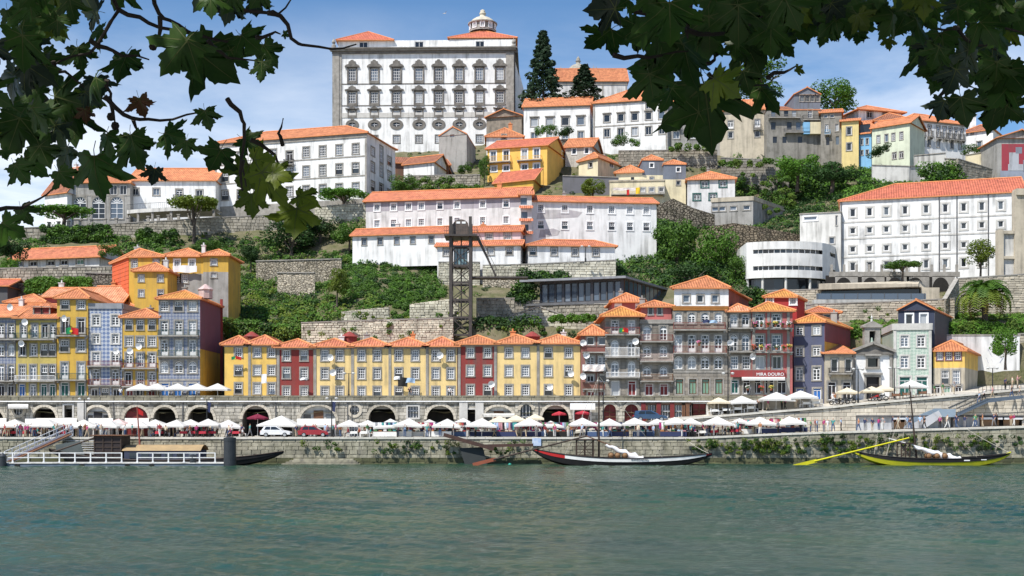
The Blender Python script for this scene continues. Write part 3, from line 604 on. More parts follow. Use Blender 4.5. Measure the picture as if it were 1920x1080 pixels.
zpar = PZ(753, AY)-3.3
masonry(T, Vector((0, 0)), D1, AX1-AX0, lambda s: -.1, lambda s: zpar-.1, .48, .95, block2, holes, maxobj=300, seed=5)
masonry(T, Vector((0, 0)), D1, AX1-AX0, lambda s: zpar+.12, lambda s: AT-3.3, .42, 1.3, M('parapet_stone', (.30,.275,.205), (.17,.155,.115), .6, .92, bump=.03, bs=5, streak=.4, dirt=.6, rand=.2), maxobj=150, seed=6)
MB().box(0, AX1-AX0, -.22, .02, zpar-.1, zpar+.12).build('string_course', [palegran], T); MB().tube([(0, -.32, zpar+.0), (AX1-AX0, -.32, zpar+.0)], .07, 6).build('pipe', [whiterail], T)
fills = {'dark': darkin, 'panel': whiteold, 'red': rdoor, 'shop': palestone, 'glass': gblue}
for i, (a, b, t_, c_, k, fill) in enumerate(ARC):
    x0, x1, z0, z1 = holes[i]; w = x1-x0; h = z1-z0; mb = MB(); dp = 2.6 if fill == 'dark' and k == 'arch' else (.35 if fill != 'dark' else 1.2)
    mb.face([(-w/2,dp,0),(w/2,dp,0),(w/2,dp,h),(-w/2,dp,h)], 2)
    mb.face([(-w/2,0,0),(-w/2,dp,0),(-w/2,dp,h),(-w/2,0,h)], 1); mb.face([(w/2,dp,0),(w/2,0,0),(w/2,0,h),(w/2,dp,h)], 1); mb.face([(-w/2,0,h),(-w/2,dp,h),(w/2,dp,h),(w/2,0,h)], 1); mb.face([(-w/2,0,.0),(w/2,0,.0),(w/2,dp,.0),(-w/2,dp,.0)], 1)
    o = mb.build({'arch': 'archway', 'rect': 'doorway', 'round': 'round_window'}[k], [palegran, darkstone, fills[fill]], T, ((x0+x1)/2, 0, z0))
    rg_ = MB()
    if k in ('arch', 'round'):
        r = w/2; hz_ = r if k == 'round' else min(r, h*.5)
        N = 9; ap = [(-r*math.cos(math.pi/2*j/N), h-hz_+hz_*math.sin(math.pi/2*j/N)) for j in range(N+1)]
        for sg in (1, -1):
            for (xa, za), (xb, zb_) in zip(ap, ap[1:]):
                tri = [(-sg*r, -.02, h), (sg*xb, -.02, zb_), (sg*xa, -.02, za)]; rg_.face(tri if sg == 1 else tri[::-1], 1)
                rg_.face([(sg*xa, -.02, za), (sg*xb, -.02, zb_), (sg*xb, .5, zb_), (sg*xa, .5, za)], 0)
                if k == 'round': rg_.face([(-sg*r, -.02, 0), (sg*xb, -.02, h-zb_), (sg*xa, -.02, h-za)], 1)
        st = [(-r, h-hz_)]+[(r*math.cos(math.pi*(1-j/13)), h-hz_+hz_*math.sin(math.pi*j/13)) for j in range(1, 13)]+[(r, h-hz_)]
        if k == 'round': st += [(r*math.cos(math.pi*j/13), h-hz_-hz_*math.sin(math.pi*j/13)) for j in range(1, 14)]
        for (xa, za), (xb, zb_) in zip(st, st[1:]):      # arch stones
            ca, cb = Vector((xa, 0, za-h+hz_)), Vector((xb, 0, zb_-h+hz_)); k2 = 1+.36/r; g_ = .94
            mid = (ca+cb)/2; ca, cb = mid+(ca-mid)*g_, mid+(cb-mid)*g_; off = Vector((0, 0, h-hz_))
            p4 = [off+ca, off+cb, off+cb*k2, off+ca*k2]; rg_.face([(p.x, -.16, p.z) for p in p4][::-1], 0)
            for j in range(4): p, q_ = p4[j], p4[(j+1) % 4]; rg_.face([(p.x, -.16, p.z), (q_.x, -.16, q_.z), (q_.x, .02, q_.z), (p.x, .02, p.z)], 0)
        rg_.build('arch_ring', [block3, block2], o)
    else:
        ring(rg_, w, h, .22, -.14, .02, 0); rg_.build('frame', [brownw if fill in ('glass',) and a > 1200 else palegran], o)
    if fill in ('shop', 'panel', 'glass', 'red') and w > 1:
        dm = MB(); dw = min(1.3, w*.35)
        if fill in ('shop', 'panel'):
            dm.box(-dw/2, dw/2, dp-.10, dp-.02, 0, min(h*.85, h-.5), 0); dm.build('door_leaf', [brownw if fill == 'shop' else kdoor], o)
            for sx in (-1, 1): MB().box(sx*w*.32-w*.10, sx*w*.32+w*.10, dp-.09, dp-.02, h*.45, h*.72).build('window_pane', [gdark], o)
        else:
            for sx in ((-1, 0, 1) if fill == 'glass' else (0,)): dm.box(sx*w*.3-.04, sx*w*.3+.04, dp-.12, dp-.02, 0, h*.97)
            dm.box(-w/2, w/2, dp-.12, dp-.02, h*.6, h*.6+.08); dm.build('glazing_bars' if fill == 'glass' else 'door_boards', [whiterail if fill == 'glass' else brownw], o)
for px in (154, 869, 899): MB().box(-.55, .55, -.3, .0, -.1, zpar-.1).build('buttress', [palegran], T, (PX(px, AY)-AX0, 0, 0))
for px, lw in ((1206,.3),(1235,.28),(1260,.28),(1289,.25)): MB().box(-lw, lw, -.2, 0, -.1, zpar-.15).build('column', [rdoor if px != 1289 else brownw], T, (PX(px, AY)-AX0, 0, 0))
for px in (15, 213, 343, 517, 652, 1010, 660): MB().tube([(0, -.2, .5), (0, -.2, zpar-.1)], .06, 6).build('downpipe', [steel], T, (PX(px, AY)-AX0, 0, 0))
struct(MB().box(AX0, AX1+8, AY+.45, 176, 7.0, PZ(748, 160)).build('upper_street', [terrac]))
# ------------------------------------------------------------------ ramp street on the right
xs_ = [2.8, 10, 16, 22.2, 30, 41.6, 44.4, 52, 60.3, 66.6, XR]
T = thing('ramp_wall', 'pale squared stone wall carrying the sloping street up to the right', 'wall', (2.8, 156, 3.3)); RW = T
h0 = [(PX(1605, 156)-2.8, PX(1916, 156)-2.8, 0.0, PZ(781, 156)-3.3)]
mb = MB()
for a, b in zip(xs_, xs_[1:]):
    segs = [(a, b)] if not (a < PX(1605,156) < b or a < PX(1916,156) < b) else None
    zz0 = -.2
    if b > PX(1605, 156): zz0 = PZ(781, 156)-3.3
    if segs is None and a < PX(1605, 156) < b:
        m_ = PX(1605, 156); mb.face([(a-2.8,0,-.2),(m_-2.8,0,-.2),(m_-2.8,0,rampz(m_)-3.3),(a-2.8,0,rampz(a)-3.3)]); a = m_
    mb.face([(a-2.8,0,zz0),(b-2.8,0,zz0),(b-2.8,0,rampz(b)-3.3),(a-2.8,0,rampz(a)-3.3)])
mb.build('wall_core', [mortar], T)
masonry(T, Vector((0, 0)), D1, XR-2.8, lambda s: -.1, lambda s: rampz(2.8+s)-3.3-.22, .46, 1.3, block3, h0, maxobj=300, seed=8, gap=.03, proud=(.04,.07))
for a, b in zip(xs_, xs_[1:]):
    k = max(1, int((b-a)/2.4))
    for i in range(k): p, q_ = a+(b-a)*i/k, a+(b-a)*(i+1)/k; MB().bar((p-2.8+.015, .1, rampz(p)-3.3-.08), (q_-2.8-.015, .1, rampz(q_)-3.3-.08), .7, .26).build('coping_stone', [MATS['coping']], T)
RX0 = PX(1605, 156); RZ1 = PZ(781, 156)
shut = M('grey_shutter', (.50,.51,.53), (.44,.45,.47), .7, .5, streak=.3)
for i, (a, b, kd) in enumerate(((1606,1626,'s'),(1627,1650,'s'),(1651,1673,'s'),(1674,1708,'o'),(1709,1740,'s'),(1741,1770,'w'),(1771,1795,'w'),(1796,1838,'s'),(1840,1880,'o'),(1883,1918,'o'))):
    x0, x1 = PX(a, 156)-2.8, PX(b, 156)-2.8; z0 = qz(x0+2.8)-3.3; zt_ = RZ1-3.3
    if kd == 'o':
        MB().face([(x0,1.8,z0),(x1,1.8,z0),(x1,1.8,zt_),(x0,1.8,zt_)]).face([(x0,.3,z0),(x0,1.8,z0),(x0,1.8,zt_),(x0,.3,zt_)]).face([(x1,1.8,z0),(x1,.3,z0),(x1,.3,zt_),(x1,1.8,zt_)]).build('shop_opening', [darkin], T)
        MB().box(x0, x1, .0, .3, zt_-.38, zt_-.1).build('rolled_shutter', [pureW], T)
        MB().box(x0+.1, x1-.1, .9, 1.3, z0, z0+.95).build('counter', [M('shop_counter', (.42,.25,.14), rough=.6)], T)
    else: MB().box(x0, x1, .28, .36, z0, zt_-.02).build('shutter', [shut if kd == 's' else white], T)
MB().box(RX0-2.8, PX(1920, 156)-2.8, -.12, .5, RZ1-3.3, RZ1-3.3+.16).build('lintel', [darkgrey], T)
mb = MB(); xr_ = [x for x in xs_]
for a, b in zip(xr_, xr_[1:]):
    for y0, y1, k0, k1 in ((156.4, 160.0, 0, .2), (160.0, 178.0, .2, .9)):
        if y0 >= 160 and b <= AX1+.1: continue
        if y0 >= 160 and a < AX1+8: a = max(a, AX1)
        mb.face([(a,y0,rampz(a)+k0-.02),(b,y0,rampz(b)+k0-.02),(b,y1,rampz(b)+k1),(a,y1,rampz(a)+k1)])
struct(mb.build('ramp_street', [pave]))
# ------------------------------------------------------------------ front row, left group
G1 = 'townhouses along the upper street'
bld('h1', 'townhouse', 'narrow grey-blue tiled townhouse cut by the left edge of the picture', (-48, 29.5, 164), 743, 593, greytile, ('gs', 572, tile2), [([-36,2,21],607,633,11,'d'),([-36,2,21],645,667,12,'a'),([-36,2,21],684,714,12,'a'),([-36,2,20],719,743,13,'k')], d=10, cor=.4, bal=[(-45,28,625,636,iron),(-45,28,702,714,iron)], dish=[(25,578)], group=G1)
b = bld('h2', 'townhouse', 'ochre townhouse with a long green balcony and washing line under a tiled dormer', (30, 106, 164), 743, 595, mustard, ('gs', 571, tile2), [([44,65,84,99],607,633,11,('d','c','k','d')),([42,63,83,98],645,667,12,('k','c','h','s')),([42,62,83,98],684,712,12,('s','c','h','s')),([41,62,82,98],720,743,12,('b','c','g','g'))], d=10, cor=.4, bal=[(29,106,625,636,greenrail,.95),(31,106,704,714,whiterail)], dish=[(51,606),(46,646)], group=G1)
for p0, p1, e_, t_ in ((63, 96, 577, 565),):
    D = MB(); x0, x1 = PX(p0, 165)-b['org'].x, PX(p1, 165)-b['org'].x; z0, z1, zt_ = PZ(596,165)-b['org'].z, PZ(e_,165)-b['org'].z, PZ(t_,165)-b['org'].z
    dm = D.box(x0, x1, 1.0, 4.5, z0, z1).build('dormer', [redp], b['T']); rr = MB(); uvface(rr, [(x0-.3,.7,z1),(x1+.3,.7,z1),((x0+x1)/2,2.6,zt_)]); uvface(rr, [(x1+.3,.7,z1),(x1+.3,5,z1),((x0+x1)/2,5,zt_),((x0+x1)/2,2.6,zt_)]); uvface(rr, [(x0-.3,5,z1),(x0-.3,.7,z1),((x0+x1)/2,2.6,zt_),((x0+x1)/2,5,zt_)]); rr.build('dormer_roof', [tile2], dm)
    me, pm, w, h = winmesh(.95, .85, 's', stone, pureW)
    for px in (71, 86): w_ = link('window', me, dm, (PX(px,165)-b['org'].x, .92, z0+.55)); link('pane', pm, w_)
bld('h3', 'townhouse', 'tall yellow townhouse with a red and green flag hung across its balcony', (107, 165, 163.8), 743, 558, ochre, ('hip', 540, tile2), [([122,152],563,579,14,'s'),([122,152],597,625,14,'k'),([121,152],638,659,15,'s'),([121,152],679,712,13,'d'),([121,152],717,743,15,'g')], d=12, cor=.3, bal=[(107,165,615,629,iron,.8),(109,164,700,712,greenrail)], dish=[(128,599)], group=G1)
bld('h4', 'townhouse', 'blue lattice-tiled townhouse with a white parapet and white balcony doors', (166, 229, 164), 743, 579, bluetile, None, [([180,216],590,610,14,'c',{'trim':palegran}),([180,216],626,644,13,'c',{'trim':palegran}),([180,216],660,685,14,'d',{'trim':palegran}),([180,216],692,722,14,'d'),([177,197,218],728,743,13,('k','s','k'))], d=10, flat=.75, cornm=lead, bal=[(166,229,677,686,rustred),(168,229,711,722,rustred)], dish=[(222,660)], group=G1)
bld('h5', 'townhouse', 'mustard townhouse with three columns of white windows under a hipped roof', (230, 297, 164), 743, 594, ochre, ('hip', 579, tile2), [([242,263,285],600,618,12,'h'),([242,263,285],631,649,14,'s'),([242,263,285],661,688,13,('d','s','d')),([240,263,285],697,722,13,('k','s','d')),([243,261,284],728,743,14,('r','k','r'))], d=12, cor=.3, bal=[(231,296,681,690,rustred),(231,297,714,724,rustred)], dish=[(247,660),(265,651)], group=G1)
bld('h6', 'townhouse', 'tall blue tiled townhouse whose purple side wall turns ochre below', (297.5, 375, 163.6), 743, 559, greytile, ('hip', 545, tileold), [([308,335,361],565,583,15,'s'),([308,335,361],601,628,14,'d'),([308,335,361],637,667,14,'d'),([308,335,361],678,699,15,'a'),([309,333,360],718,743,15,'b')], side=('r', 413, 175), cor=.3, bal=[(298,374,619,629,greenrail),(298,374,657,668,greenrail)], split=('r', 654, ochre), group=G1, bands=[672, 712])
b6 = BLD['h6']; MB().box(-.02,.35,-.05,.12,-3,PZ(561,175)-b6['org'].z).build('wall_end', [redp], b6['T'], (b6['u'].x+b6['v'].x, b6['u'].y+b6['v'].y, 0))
lan = MB().lathe([(.0,1.5),(.15,1.45),(1.1,.75),(1.15,.65),(1.0,.62),(1.0,-.6)], 8); lan.build('skylight_lantern', [M('glazed_lantern', (.55,.45,.42), (.45,.3,.28), 2, .4)], b6['T'], (PX(385,170)-b6['org'].x, 6.5, PZ(552,170)-b6['org'].z))
# roofs and gables crowding behind the left group
bld('k1', 'house', 'low house behind the front row, tiled roof hipped both ways', (12, 84, 176), 640, 566, pinkred, ('hip', 552, tile2), d=8)
bld('k2', 'house', 'maroon gabled house behind the tall yellow townhouse', (166, 228, 176), 640, 566, purple, ('gs', 537, tilesalmon), d=10)
bld('k3', 'house', 'red-walled house with a hipped tile roof behind the blue tiled townhouse', (182, 266, 175), 640, 581, pinkred, ('hip', 566, tile2), d=9)
bld('k4', 'house', 'house with a long salmon roof just below the hedge', (84, 168, 178), 640, 556, pinkred, ('gs', 540, tilesalmon), d=7)
bld('k5', 'house', 'dark house corner with a red roof at the left edge of the picture', (-60, 14, 182), 640, 535, darkgrey, ('gs', 524, tilered), d=8)
# ------------------------------------------------------------------ the long yellow and red row
def row_house(key, lab, p0, p1, eave, apex, wl, wx, rows, tl=tile2, pil=(), dish=(), Y=164):
    bld(key, 'row_house', lab, (p0, p1, Y), 743, eave, wl, ('hip', apex, tl), [(wx, a, b_, 13, 's') for a, b_ in rows], d=11, cor=.42, pil=pil, dish=dish, group='terraced yellow and red houses above the arcade', o=.55)
ra = [(652,669),(686,703),(718,738)]; rb = [(657,676),(690,709),(725,742)]; rc = [(656,676),(690,710),(725,743)]; rd_ = [(652,670),(686,705),(722,741)]
row_house('r1', 'yellow row house beside the tall purple side wall', 421, 465, 645, 630, yellow, [447], ra, tile)
row_house('r2', 'yellow row house left of the first dark red one', 465, 518, 645, 629, yellow, [482, 509], ra, tile, pil=[465])
row_house('r3', 'dark red row house, left one of the two', 518.5, 587, 650, 636, redp, [537, 570], rb, tile, pil=[519])
row_house('r4', 'yellow row house just right of the left dark red one', 587.5, 658, 649, 635, yellow2, [609, 637], rc, tile, pil=[588], dish=[(624,672),(626,700)])
row_house('r5', 'second yellow row house right of the left dark red one', 658, 728, 648, 634, yellow2, [678, 707], rc, tile, pil=[658])
row_house('r6', 'yellow row house with washing hung between its lower windows', 728, 798, 648, 633, yellow2, [747.5, 778.5], rc, tile, pil=[728])
row_house('r7', 'yellow row house below the lift tower with a dish by its upper windows', 798, 857, 648, 632, yellow2, [817, 845], rc, tile, pil=[798], dish=[(826,668)])
row_house('r8', 'dark red row house, right one of the two', 858, 932, 644, 629, redp, [882, 914], rd_, tile2, pil=[859, 931], dish=[(921,722)])
row_house('r9', 'pale yellow row house just right of the second dark red one', 932.5, 1006, 643, 628, yellow2, [954, 985], rd_, tile2)
row_house('r10', 'pale yellow row house at the right end of the row, by the narrow balconied house', 1006, 1088, 643, 628, yellow2, [1028, 1066], rd_, tile2, pil=[1007], dish=[(1035,727),(1073,702)])
for px in (472, 655, 998): 
    mb = MB().lathe([(0,1.2),(.2,1.15),(1.2,.5),(1.3,.4),(1.1,.38),(1.1,-1.2)], 8); k_ = 'r2' if px == 472 else ('r4' if px == 655 else 'r9'); B_ = BLD[k_]; mb.build('skylight_lantern', [redp], B_['T'], (PX(px,172)-B_['org'].x, 8, PZ(637,172)-B_['org'].z))
# ------------------------------------------------------------------ right group of tall houses
G2 = 'tall old houses right of the yellow row'
bld('n1', 'townhouse', 'narrow red-brown house with laundry on its balconies at the row end', (1089, 1135, 163.8), 743, 627, plaster('brown_red_plaster', (.27,.13,.11), .6), ('hip', 609, tile2), [([1107,1129],632,647,14,'p'),([1107,1129],667,684,15,'c'),([1107,1129],702,716,14,('k','p')),([1108,1127],733,743,14,'r')], d=9, bal=[(1092,1134,648,660,rustred),(1092,1134,684,695,pureW,.75,1),(1092,1130,716,729,brownw)], dish=[(1095,645),(1097,668),(1097,707)], group=G2)
bld('n2', 'townhouse', 'grey stone house with a small flag on the top balcony', (1135, 1199, 163.6), 743, 592, granite, ('hip', 575, tileold), [([1153,1184],600,627,14,'d'),([1153,1184],638,668,14,'a'),([1153,1184],677,706,14,'a'),([1154,1185],714,742,15,('p','r'))], d=10, bal=[(1134,1199,614,627,rustred),(1134,1198,652,669,pureW),(1136,1199,698,707,whiterail)], dish=[(1192,642)], group=G2, o=.8)
bld('n3', 'townhouse', 'dark stone house with arched balcony doors and a pink attic', (1200, 1262, 163.8), 743, 602, granite, None, [([1213,1244],611,638,14,'a'),([1213,1244],649,669,14,'a'),([1213,1244],687,705,14,'a'),([1217,1245],719,742,16,'r')], d=10, flat=.2, bal=[(1199,1261,628,640,rustred),(1199,1261,664,677,M('pinkish_rail', (.55,.42,.38), rough=.7)),(1199,1261,702,714,brownw)], cor=.35, group=G2)
B_ = BLD['n3']; 
bld('n3b', 'attic_house', 'pink attic storey with two small windows on the dark stone house', (1202, 1259, 164.8), 603, 574, pinkred, ('hip', 564, tile2), [([1220,1237],576,590,9,'p')], d=7, ext=0, group=G2)
bld('n4', 'townhouse', 'wide stone house with three red balconies of arched doors', (1262.5, 1364, 163.6), 743, 578, granite, None, [([1272,1297,1322,1347],586,606,14,'a'),([1272,1297,1322,1347],628,661,14,'d'),([1272,1297,1322,1347],668,692,15,'a'),([1274,1299,1323,1348],711,739,14,'l',{'frame':brownw})], d=11, flat=.3, cornm=tileold, bal=[(1262,1359,605,618,rustred),(1262,1361,649,662,rustred)], cor=.3, bands=[697], group=G2)
bld('n4b', 'attic_house', 'white attic house with a broad orange roof on the wide stone house', (1264, 1366, 165.2), 580, 539, white, ('hip', 518, tile2), [([1287,1313,1341],553,567,12,'p')], side=('r', 1403, 181), ext=0, group=G2)
bld('n5', 'townhouse', 'slim stone house with lace-curtained doors between the wide house and the flower balconies', (1365, 1410, 163.8), 743, 583, granite, ('hip', 570, tilesalmon), [([1376,1398],589,614,14,'d'),([1376,1398],627,658,14,'a'),([1377,1399],668,692,14,'s'),([1378,1400],712,738,14,('g','k'))], d=10, bal=[(1365,1410,604,615,iron),(1365,1410,648,659,iron)], dish=[(1366,645),(1408,670)], group=G2, cor=.3)
b5 = bld('n5b', 'townhouse', 'red and stone house with flower-filled balconies above a restaurant sign', (1410, 1486, 163.5), 743, 582, pinkred, ('hip', 566, tileold), [([1424,1456],588,615,16,'c'),([1424,1456],628,658,17,'c'),([1425,1457],668,692,17,'p'),([1396+23,1443,1466],712,738,17,'k')], d=10, bal=[(1411,1484,606,616,iron,1.0),(1411,1484,649,660,iron,1.0)], pil=[1412,1441,1478], group=G2, cor=.3)
bld('n5c', 'house', 'bright red house with two white windows rising behind the flower balconies', (1434, 1494, 171), 640, 556, redb, ('hip', 543, tileold), [([1443,1487],558,571,12,'s',{'trim':pureW})], side=('r', 1509, 176), o=.3)
bld('n2c', 'house', 'pink-red house with shuttered white windows behind the small-flag house', (1148, 1206, 171), 640, 565, pinkred, ('hip', 550, tile2), [([1159,1198],569,582,14,'NW',{'trim':pureW})], d=8)
bld('n6', 'townhouse', 'slate-blue tiled house with a purple metal side wall', (1488, 166, 1546, 164.5), 750, 604, bluegrey, ('hip', 590, tileold), [([1499,1531],612,628,14,'c'),([1499,1531],650,667,14,'c'),([1499,1531],688,713,14,'c'),([1500,1532],728,750,15,'b')], side=('r', 1594, 177), split=('r', 640, ochre), group=G2, o=.3)
bld('n6b', 'house', 'brown-roofed house set back above the slate-blue one', (1513, 1573, 178), 640, 585, plaster('brown_grey_plaster', (.25,.20,.20), .6), ('hip', 575, tile), [([1507+16,1551],588,597,14,'p')], d=7)
bld('n7', 'house', 'small beige house with an awning beside the chapel', (1546.5, 1597, 164.2), 752, 661, beige, ('shed', 643, tile2), [([1565,1591],672,697,12,'p'),([1560,1588],716,750,16,'k')], d=8, cor=.5, bal=[(1553,1596,690,700,iron)], group=G2)
bld('n8', 'townhouse', 'pale green tiled house with a white parapet and dark green shop doors', (1675, 166.5, 1747, 165.8), 748, 619, greentile, None, [([1696,1727],629,650,15,'c',{'trim':palegran}),([1696,1727],667,690,15,'c',{'trim':palegran}),([1697,1729],706,744,21,'g',{'trim':palegran})], d=9, flat=.9, cornm=palegran, pil=[1677,1745], trim=palegran, group=G2)
bld('n8b', 'attic_house', 'dark navy gabled attic with two white windows on the green tiled house', (1684, 168, 1752, 167.2), 640, 580, navy, ('gf', 562, tilered), [([1705,1732],589,611,13,'p',{'trim':pureW})], side=('r', 1784, 180), ext=6, group=G2, o=.2)
bld('n9', 'house', 'yellow corner house with a row of small-paned windows under a tiled roof', (1750, 166.5, 1809, 165.5), 745, 657, yellow, ('hip', 639, tile2), [([1762,1779,1796],659,675,11,'s',{'trim':purple}),([1772,1793],694,722,13,('s','s')),([1757,1776,1797],722,745,13,('k','l','k'))], side=('r', 1838, 178), split=('fr', 690, beige), group=G2)
# chapel
T = thing('chapel', 'small white chapel with a stone pediment and bell gable', 'chapel', (PX(1599,166.5), 166.5, PZ(752,166.5))); og = T.location; wch = PX(1673,166.5)-og.x; zc = lambda py: PZ(py,166.5)-og.z
cx = wch/2; mb = MB(); hl = [(cx-.9, cx+.9, 0, zc(707)), (cx-.7, cx+.7, zc(688), zc(672))]
wallgrid(mb, Vector((0,0)), D1, Vector((0,-1)), wch, -3, zc(664), hl); wallgrid(mb, Vector((wch,0)), Vector((0,1)), Vector((1,0)), 10, -3, zc(664), []); wallgrid(mb, Vector((0,10)), Vector((0,-1)), Vector((-1,0)), 10, -3, zc(664), [])
mb.build('wall', [plaster('chapel_white', (.82,.82,.81), .08)], T)
for x in (.0, wch-.38): MB().box(x, x+.38, -.14, .02, -3, zc(664)).build('pilaster', [stone], T)
MB().box(-.15, wch+.15, -.35, .1, zc(665), zc(660)).build('cornice', [darkstone], T)
pd = MB(); a, b_, c_ = (-.2, -.2, zc(660)), (wch+.2, -.2, zc(660)), (cx, -.2, zc(645)); pd.face([a, b_, c_]); pd.bar((-.3,-.3,zc(660)+.1),(cx,-.3,zc(645)+.15),.5,.35,1); pd.bar((wch+.3,-.3,zc(660)+.1),(cx,-.3,zc(645)+.15),.5,.35,1); pd.build('pediment', [darkstone, stone], T)
rr = MB(); uvface(rr, [(-.3,-.4,zc(660)),(cx,-.4,zc(645)),(cx,10,zc(645)),(-.3,10,zc(660))]); uvface(rr, [(wch+.3,-.4,zc(660)),(cx,-.4,zc(645)),(cx,10,zc(645)),(wch+.3,10,zc(660))]); rr.build('roof', [tile2], T)
for (x0, x1, z0, z1), nm, mt in zip(hl, ('door', 'window'), (kdoor, gdark)):
    f = MB(); ring(f, x1-x0, z1-z0, .24, -.18, .02, 0, .08); f.box(-(x1-x0)/2-.4, (x1-x0)/2+.4, -.4, .02, z1-z0+.35, z1-z0+.6); o_ = f.build(nm, [stone], T, (cx, 0, z0)); MB().face([(x0-cx,.25,0),(x1-cx,.25,0),(x1-cx,.25,z1-z0),(x0-cx,.25,z1-z0)]).build('door_leaf' if nm == 'door' else 'pane', [mt], o_)
bg_ = MB(); tw = 1.1; z0, z1 = zc(646), zc(614)
bg_.box(cx-tw, cx-.42, 0, 1.0, z0, z1); bg_.box(cx+.42, cx+tw, 0, 1.0, z0, z1); bg_.box(cx-.42, cx+.42, 0, 1.0, z1-.5, z1); bg_.box(cx-tw-.25, cx+tw+.25, -.2, 1.2, z1, z1+.25); bg_.face([(cx-tw-.25,-.2,z1+.25),(cx+tw+.25,-.2,z1+.25),(cx,-.2,z1+.9)]); bg_.face([(cx-tw-.25,-.2,z1+.25),(cx,-.2,z1+.9),(cx,1.2,z1+.9),(cx-tw-.25,1.2,z1+.25)]); bg_.face([(cx,-.2,z1+.9),(cx+tw+.25,-.2,z1+.25),(cx+tw+.25,1.2,z1+.25),(cx,1.2,z1+.9)])
bg_.box(cx-.42, cx+.42, .9, 1.0, z0, z1-.5, 1); bgo = bg_.build('bell_gable', [stone, darkin], T); MB().lathe([(.0,.65),(.12,.62),(.17,.3),(.28,.05),(.3,0)], 10, 0, (cx, .4, z0+.35)).build('bell', [M('bronze', (.25,.33,.28), rough=.5)], bgo, smooth=True); MB().lathe([(.16,0),(.16,.3),(.06,.35),(.16,.55),(.05,.8),(0,1.2)], 8, 0, (cx, .4, z1+.85)).build('finial', [palestone], bgo)
# tiled panel and walls at the far right
T = thing('tiled_wall', 'white wall panel with loose blue brush strokes right of the yellow house', 'wall', P(1840, 690, 176)); og = T.location
zz = PZ(630,176)-og.z; MB().box(0, PX(1838+74,176)-og.x, 0, .4, -2, zz).build('panel', [white], T); MB().box(-6, PX(1838+74,176)-og.x+.1, -.05, .5, zz, zz+.25).build('coping', [stone], T); MB().box(-6, 0, 0, .4, -2, zz).build('wall', [whiteold], T)
st_ = MB(); rr_ = random.Random(4); bl_ = M('blue_glaze', (.10,.14,.35), rough=.4)
for i in range(16):
    x, z = rr_.uniform(.6, 5.0), rr_.uniform(.5, 3.8); a = rr_.uniform(-.6, .6); st_.bar((x,-.006,z),(x+math.sin(a)*1.1,-.006,z+math.cos(a)*rr_.uniform(.3,1.0)), rr_.uniform(.03,.14), .012)
st_.build('brush_strokes', [bl_], T)
# ------------------------------------------------------------------ cluster of orange and yellow houses on the left slope
G3 = 'orange and yellow houses on the left slope'
bld('o1', 'house', 'house with an orange-red boarded side wall left of the slope cluster', (242, 178, 303, 177.5), 600, 481, ochre, ('hip', 467, tile2), [([252,293],487,501,10,'s'),('l', [222],494,502,5,'N',{'trim':pureW}),('l', [222,234],522,532,4,'N',{'trim':pureW})], side=('l', 211, 185), group=G3)
b = BLD['o1']      # board joints on the red side
sh_ = MB(); A_ = b['C0']+b['v']; q_ = -b['v']; e_ = q_.normalized(); nn = Vector((e_.y, -e_.x)); bd = []
for i in range(21):
    z = i*.62-3.2; m_ = MB().box(.0, q_.length-.02, -.07, -.02, z, z+.56); m_.build('board', [orangered], b['T'], (A_.x-b['org'].x, A_.y-b['org'].y, 0), math.atan2(e_.y, e_.x)) if z+.56 < b['zt']-b['zb'] else None
bld('o2', 'house', 'ochre house front with a small hipped roof stepping out of the slope cluster', (252, 314, 173.5), 600, 507, ochre, ('hip', 493, tile2), [([265,301],516,528,10,'s'),([265,301],544,556,10,'s')], d=5, group=G3)
bld('o3', 'house', 'ochre house with a white sheet hung under its two windows', (304, 381, 178.5), 545, 480, ochre, ('hip', 466, tile2), [([332,360],487,500,11,'s',{'trim':pureW}),([332,346],514,530,12,'s')], d=8, split=('f', 513, greyp), group=G3, dish=[(302,497)])
o3 = BLD['o3']; s0, z_ = o3['hit']('f', 326, 499); s1, _ = o3['hit']('f', 371, 499); tag(MB().loft([[(x, -.55-.06*math.sin(x*4), z_-o3['org'].z-k*.5+.06*math.sin(x*2.3+k)) for x in np.linspace(s0, s1, 14)] for k in range(3)]).build('hanging_sheet', [pureW], None, o3['org']), 'white sheet hung below the windows of an ochre house', 'laundry')
bld('o4', 'house', 'rightmost ochre house of the slope cluster with one white window', (381, 428, 178.2), 545, 478, ochre, ('hip', 468, tile2), [([401],486,497,11,'s'),([401],511,520,10,'s')], d=8, split=('f', 510, greyp), group=G3)
bld('p1', 'shed', 'long low house with a sagging red tiled roof above the left retaining wall', (24, 204, 186, 200), 506, 487, whiteold, ('gs', 467, tile), [([36,62,95,120,150],490,500,13,('p','k','k','k','l'))], d=8, o=.7, ext=5)
bld('p2', 'house', 'white monastery front with a long orange roof on the left hilltop', (243, 236, 404, 236), 412, 338, white, ('gs', 316, tile2), [([254,293],353,366,12,'p'),([336],355,372,12,'c'),([374],356,368,12,'p')], d=12, bal=[(326,346,366,374,iron)], cat='monastery', ext=8)
b = bld('p3', 'house', 'grey loggia with two great arches on the left hilltop', (124, 244, 234), 425, 342, greyp, ('hip', 328, tile2), [([136,213,231],347,365,13,('p','p','N')),([150,185,219],369,410,24,'a')], d=9, cat='monastery', bands=[366], ext=8)
bld('p4', 'house', 'white gabled church flank at the far left hilltop', (84, 236, 126, 233), 425, 366, white, ('gs', 318, tilebrown), d=9, cat='monastery', ext=8)
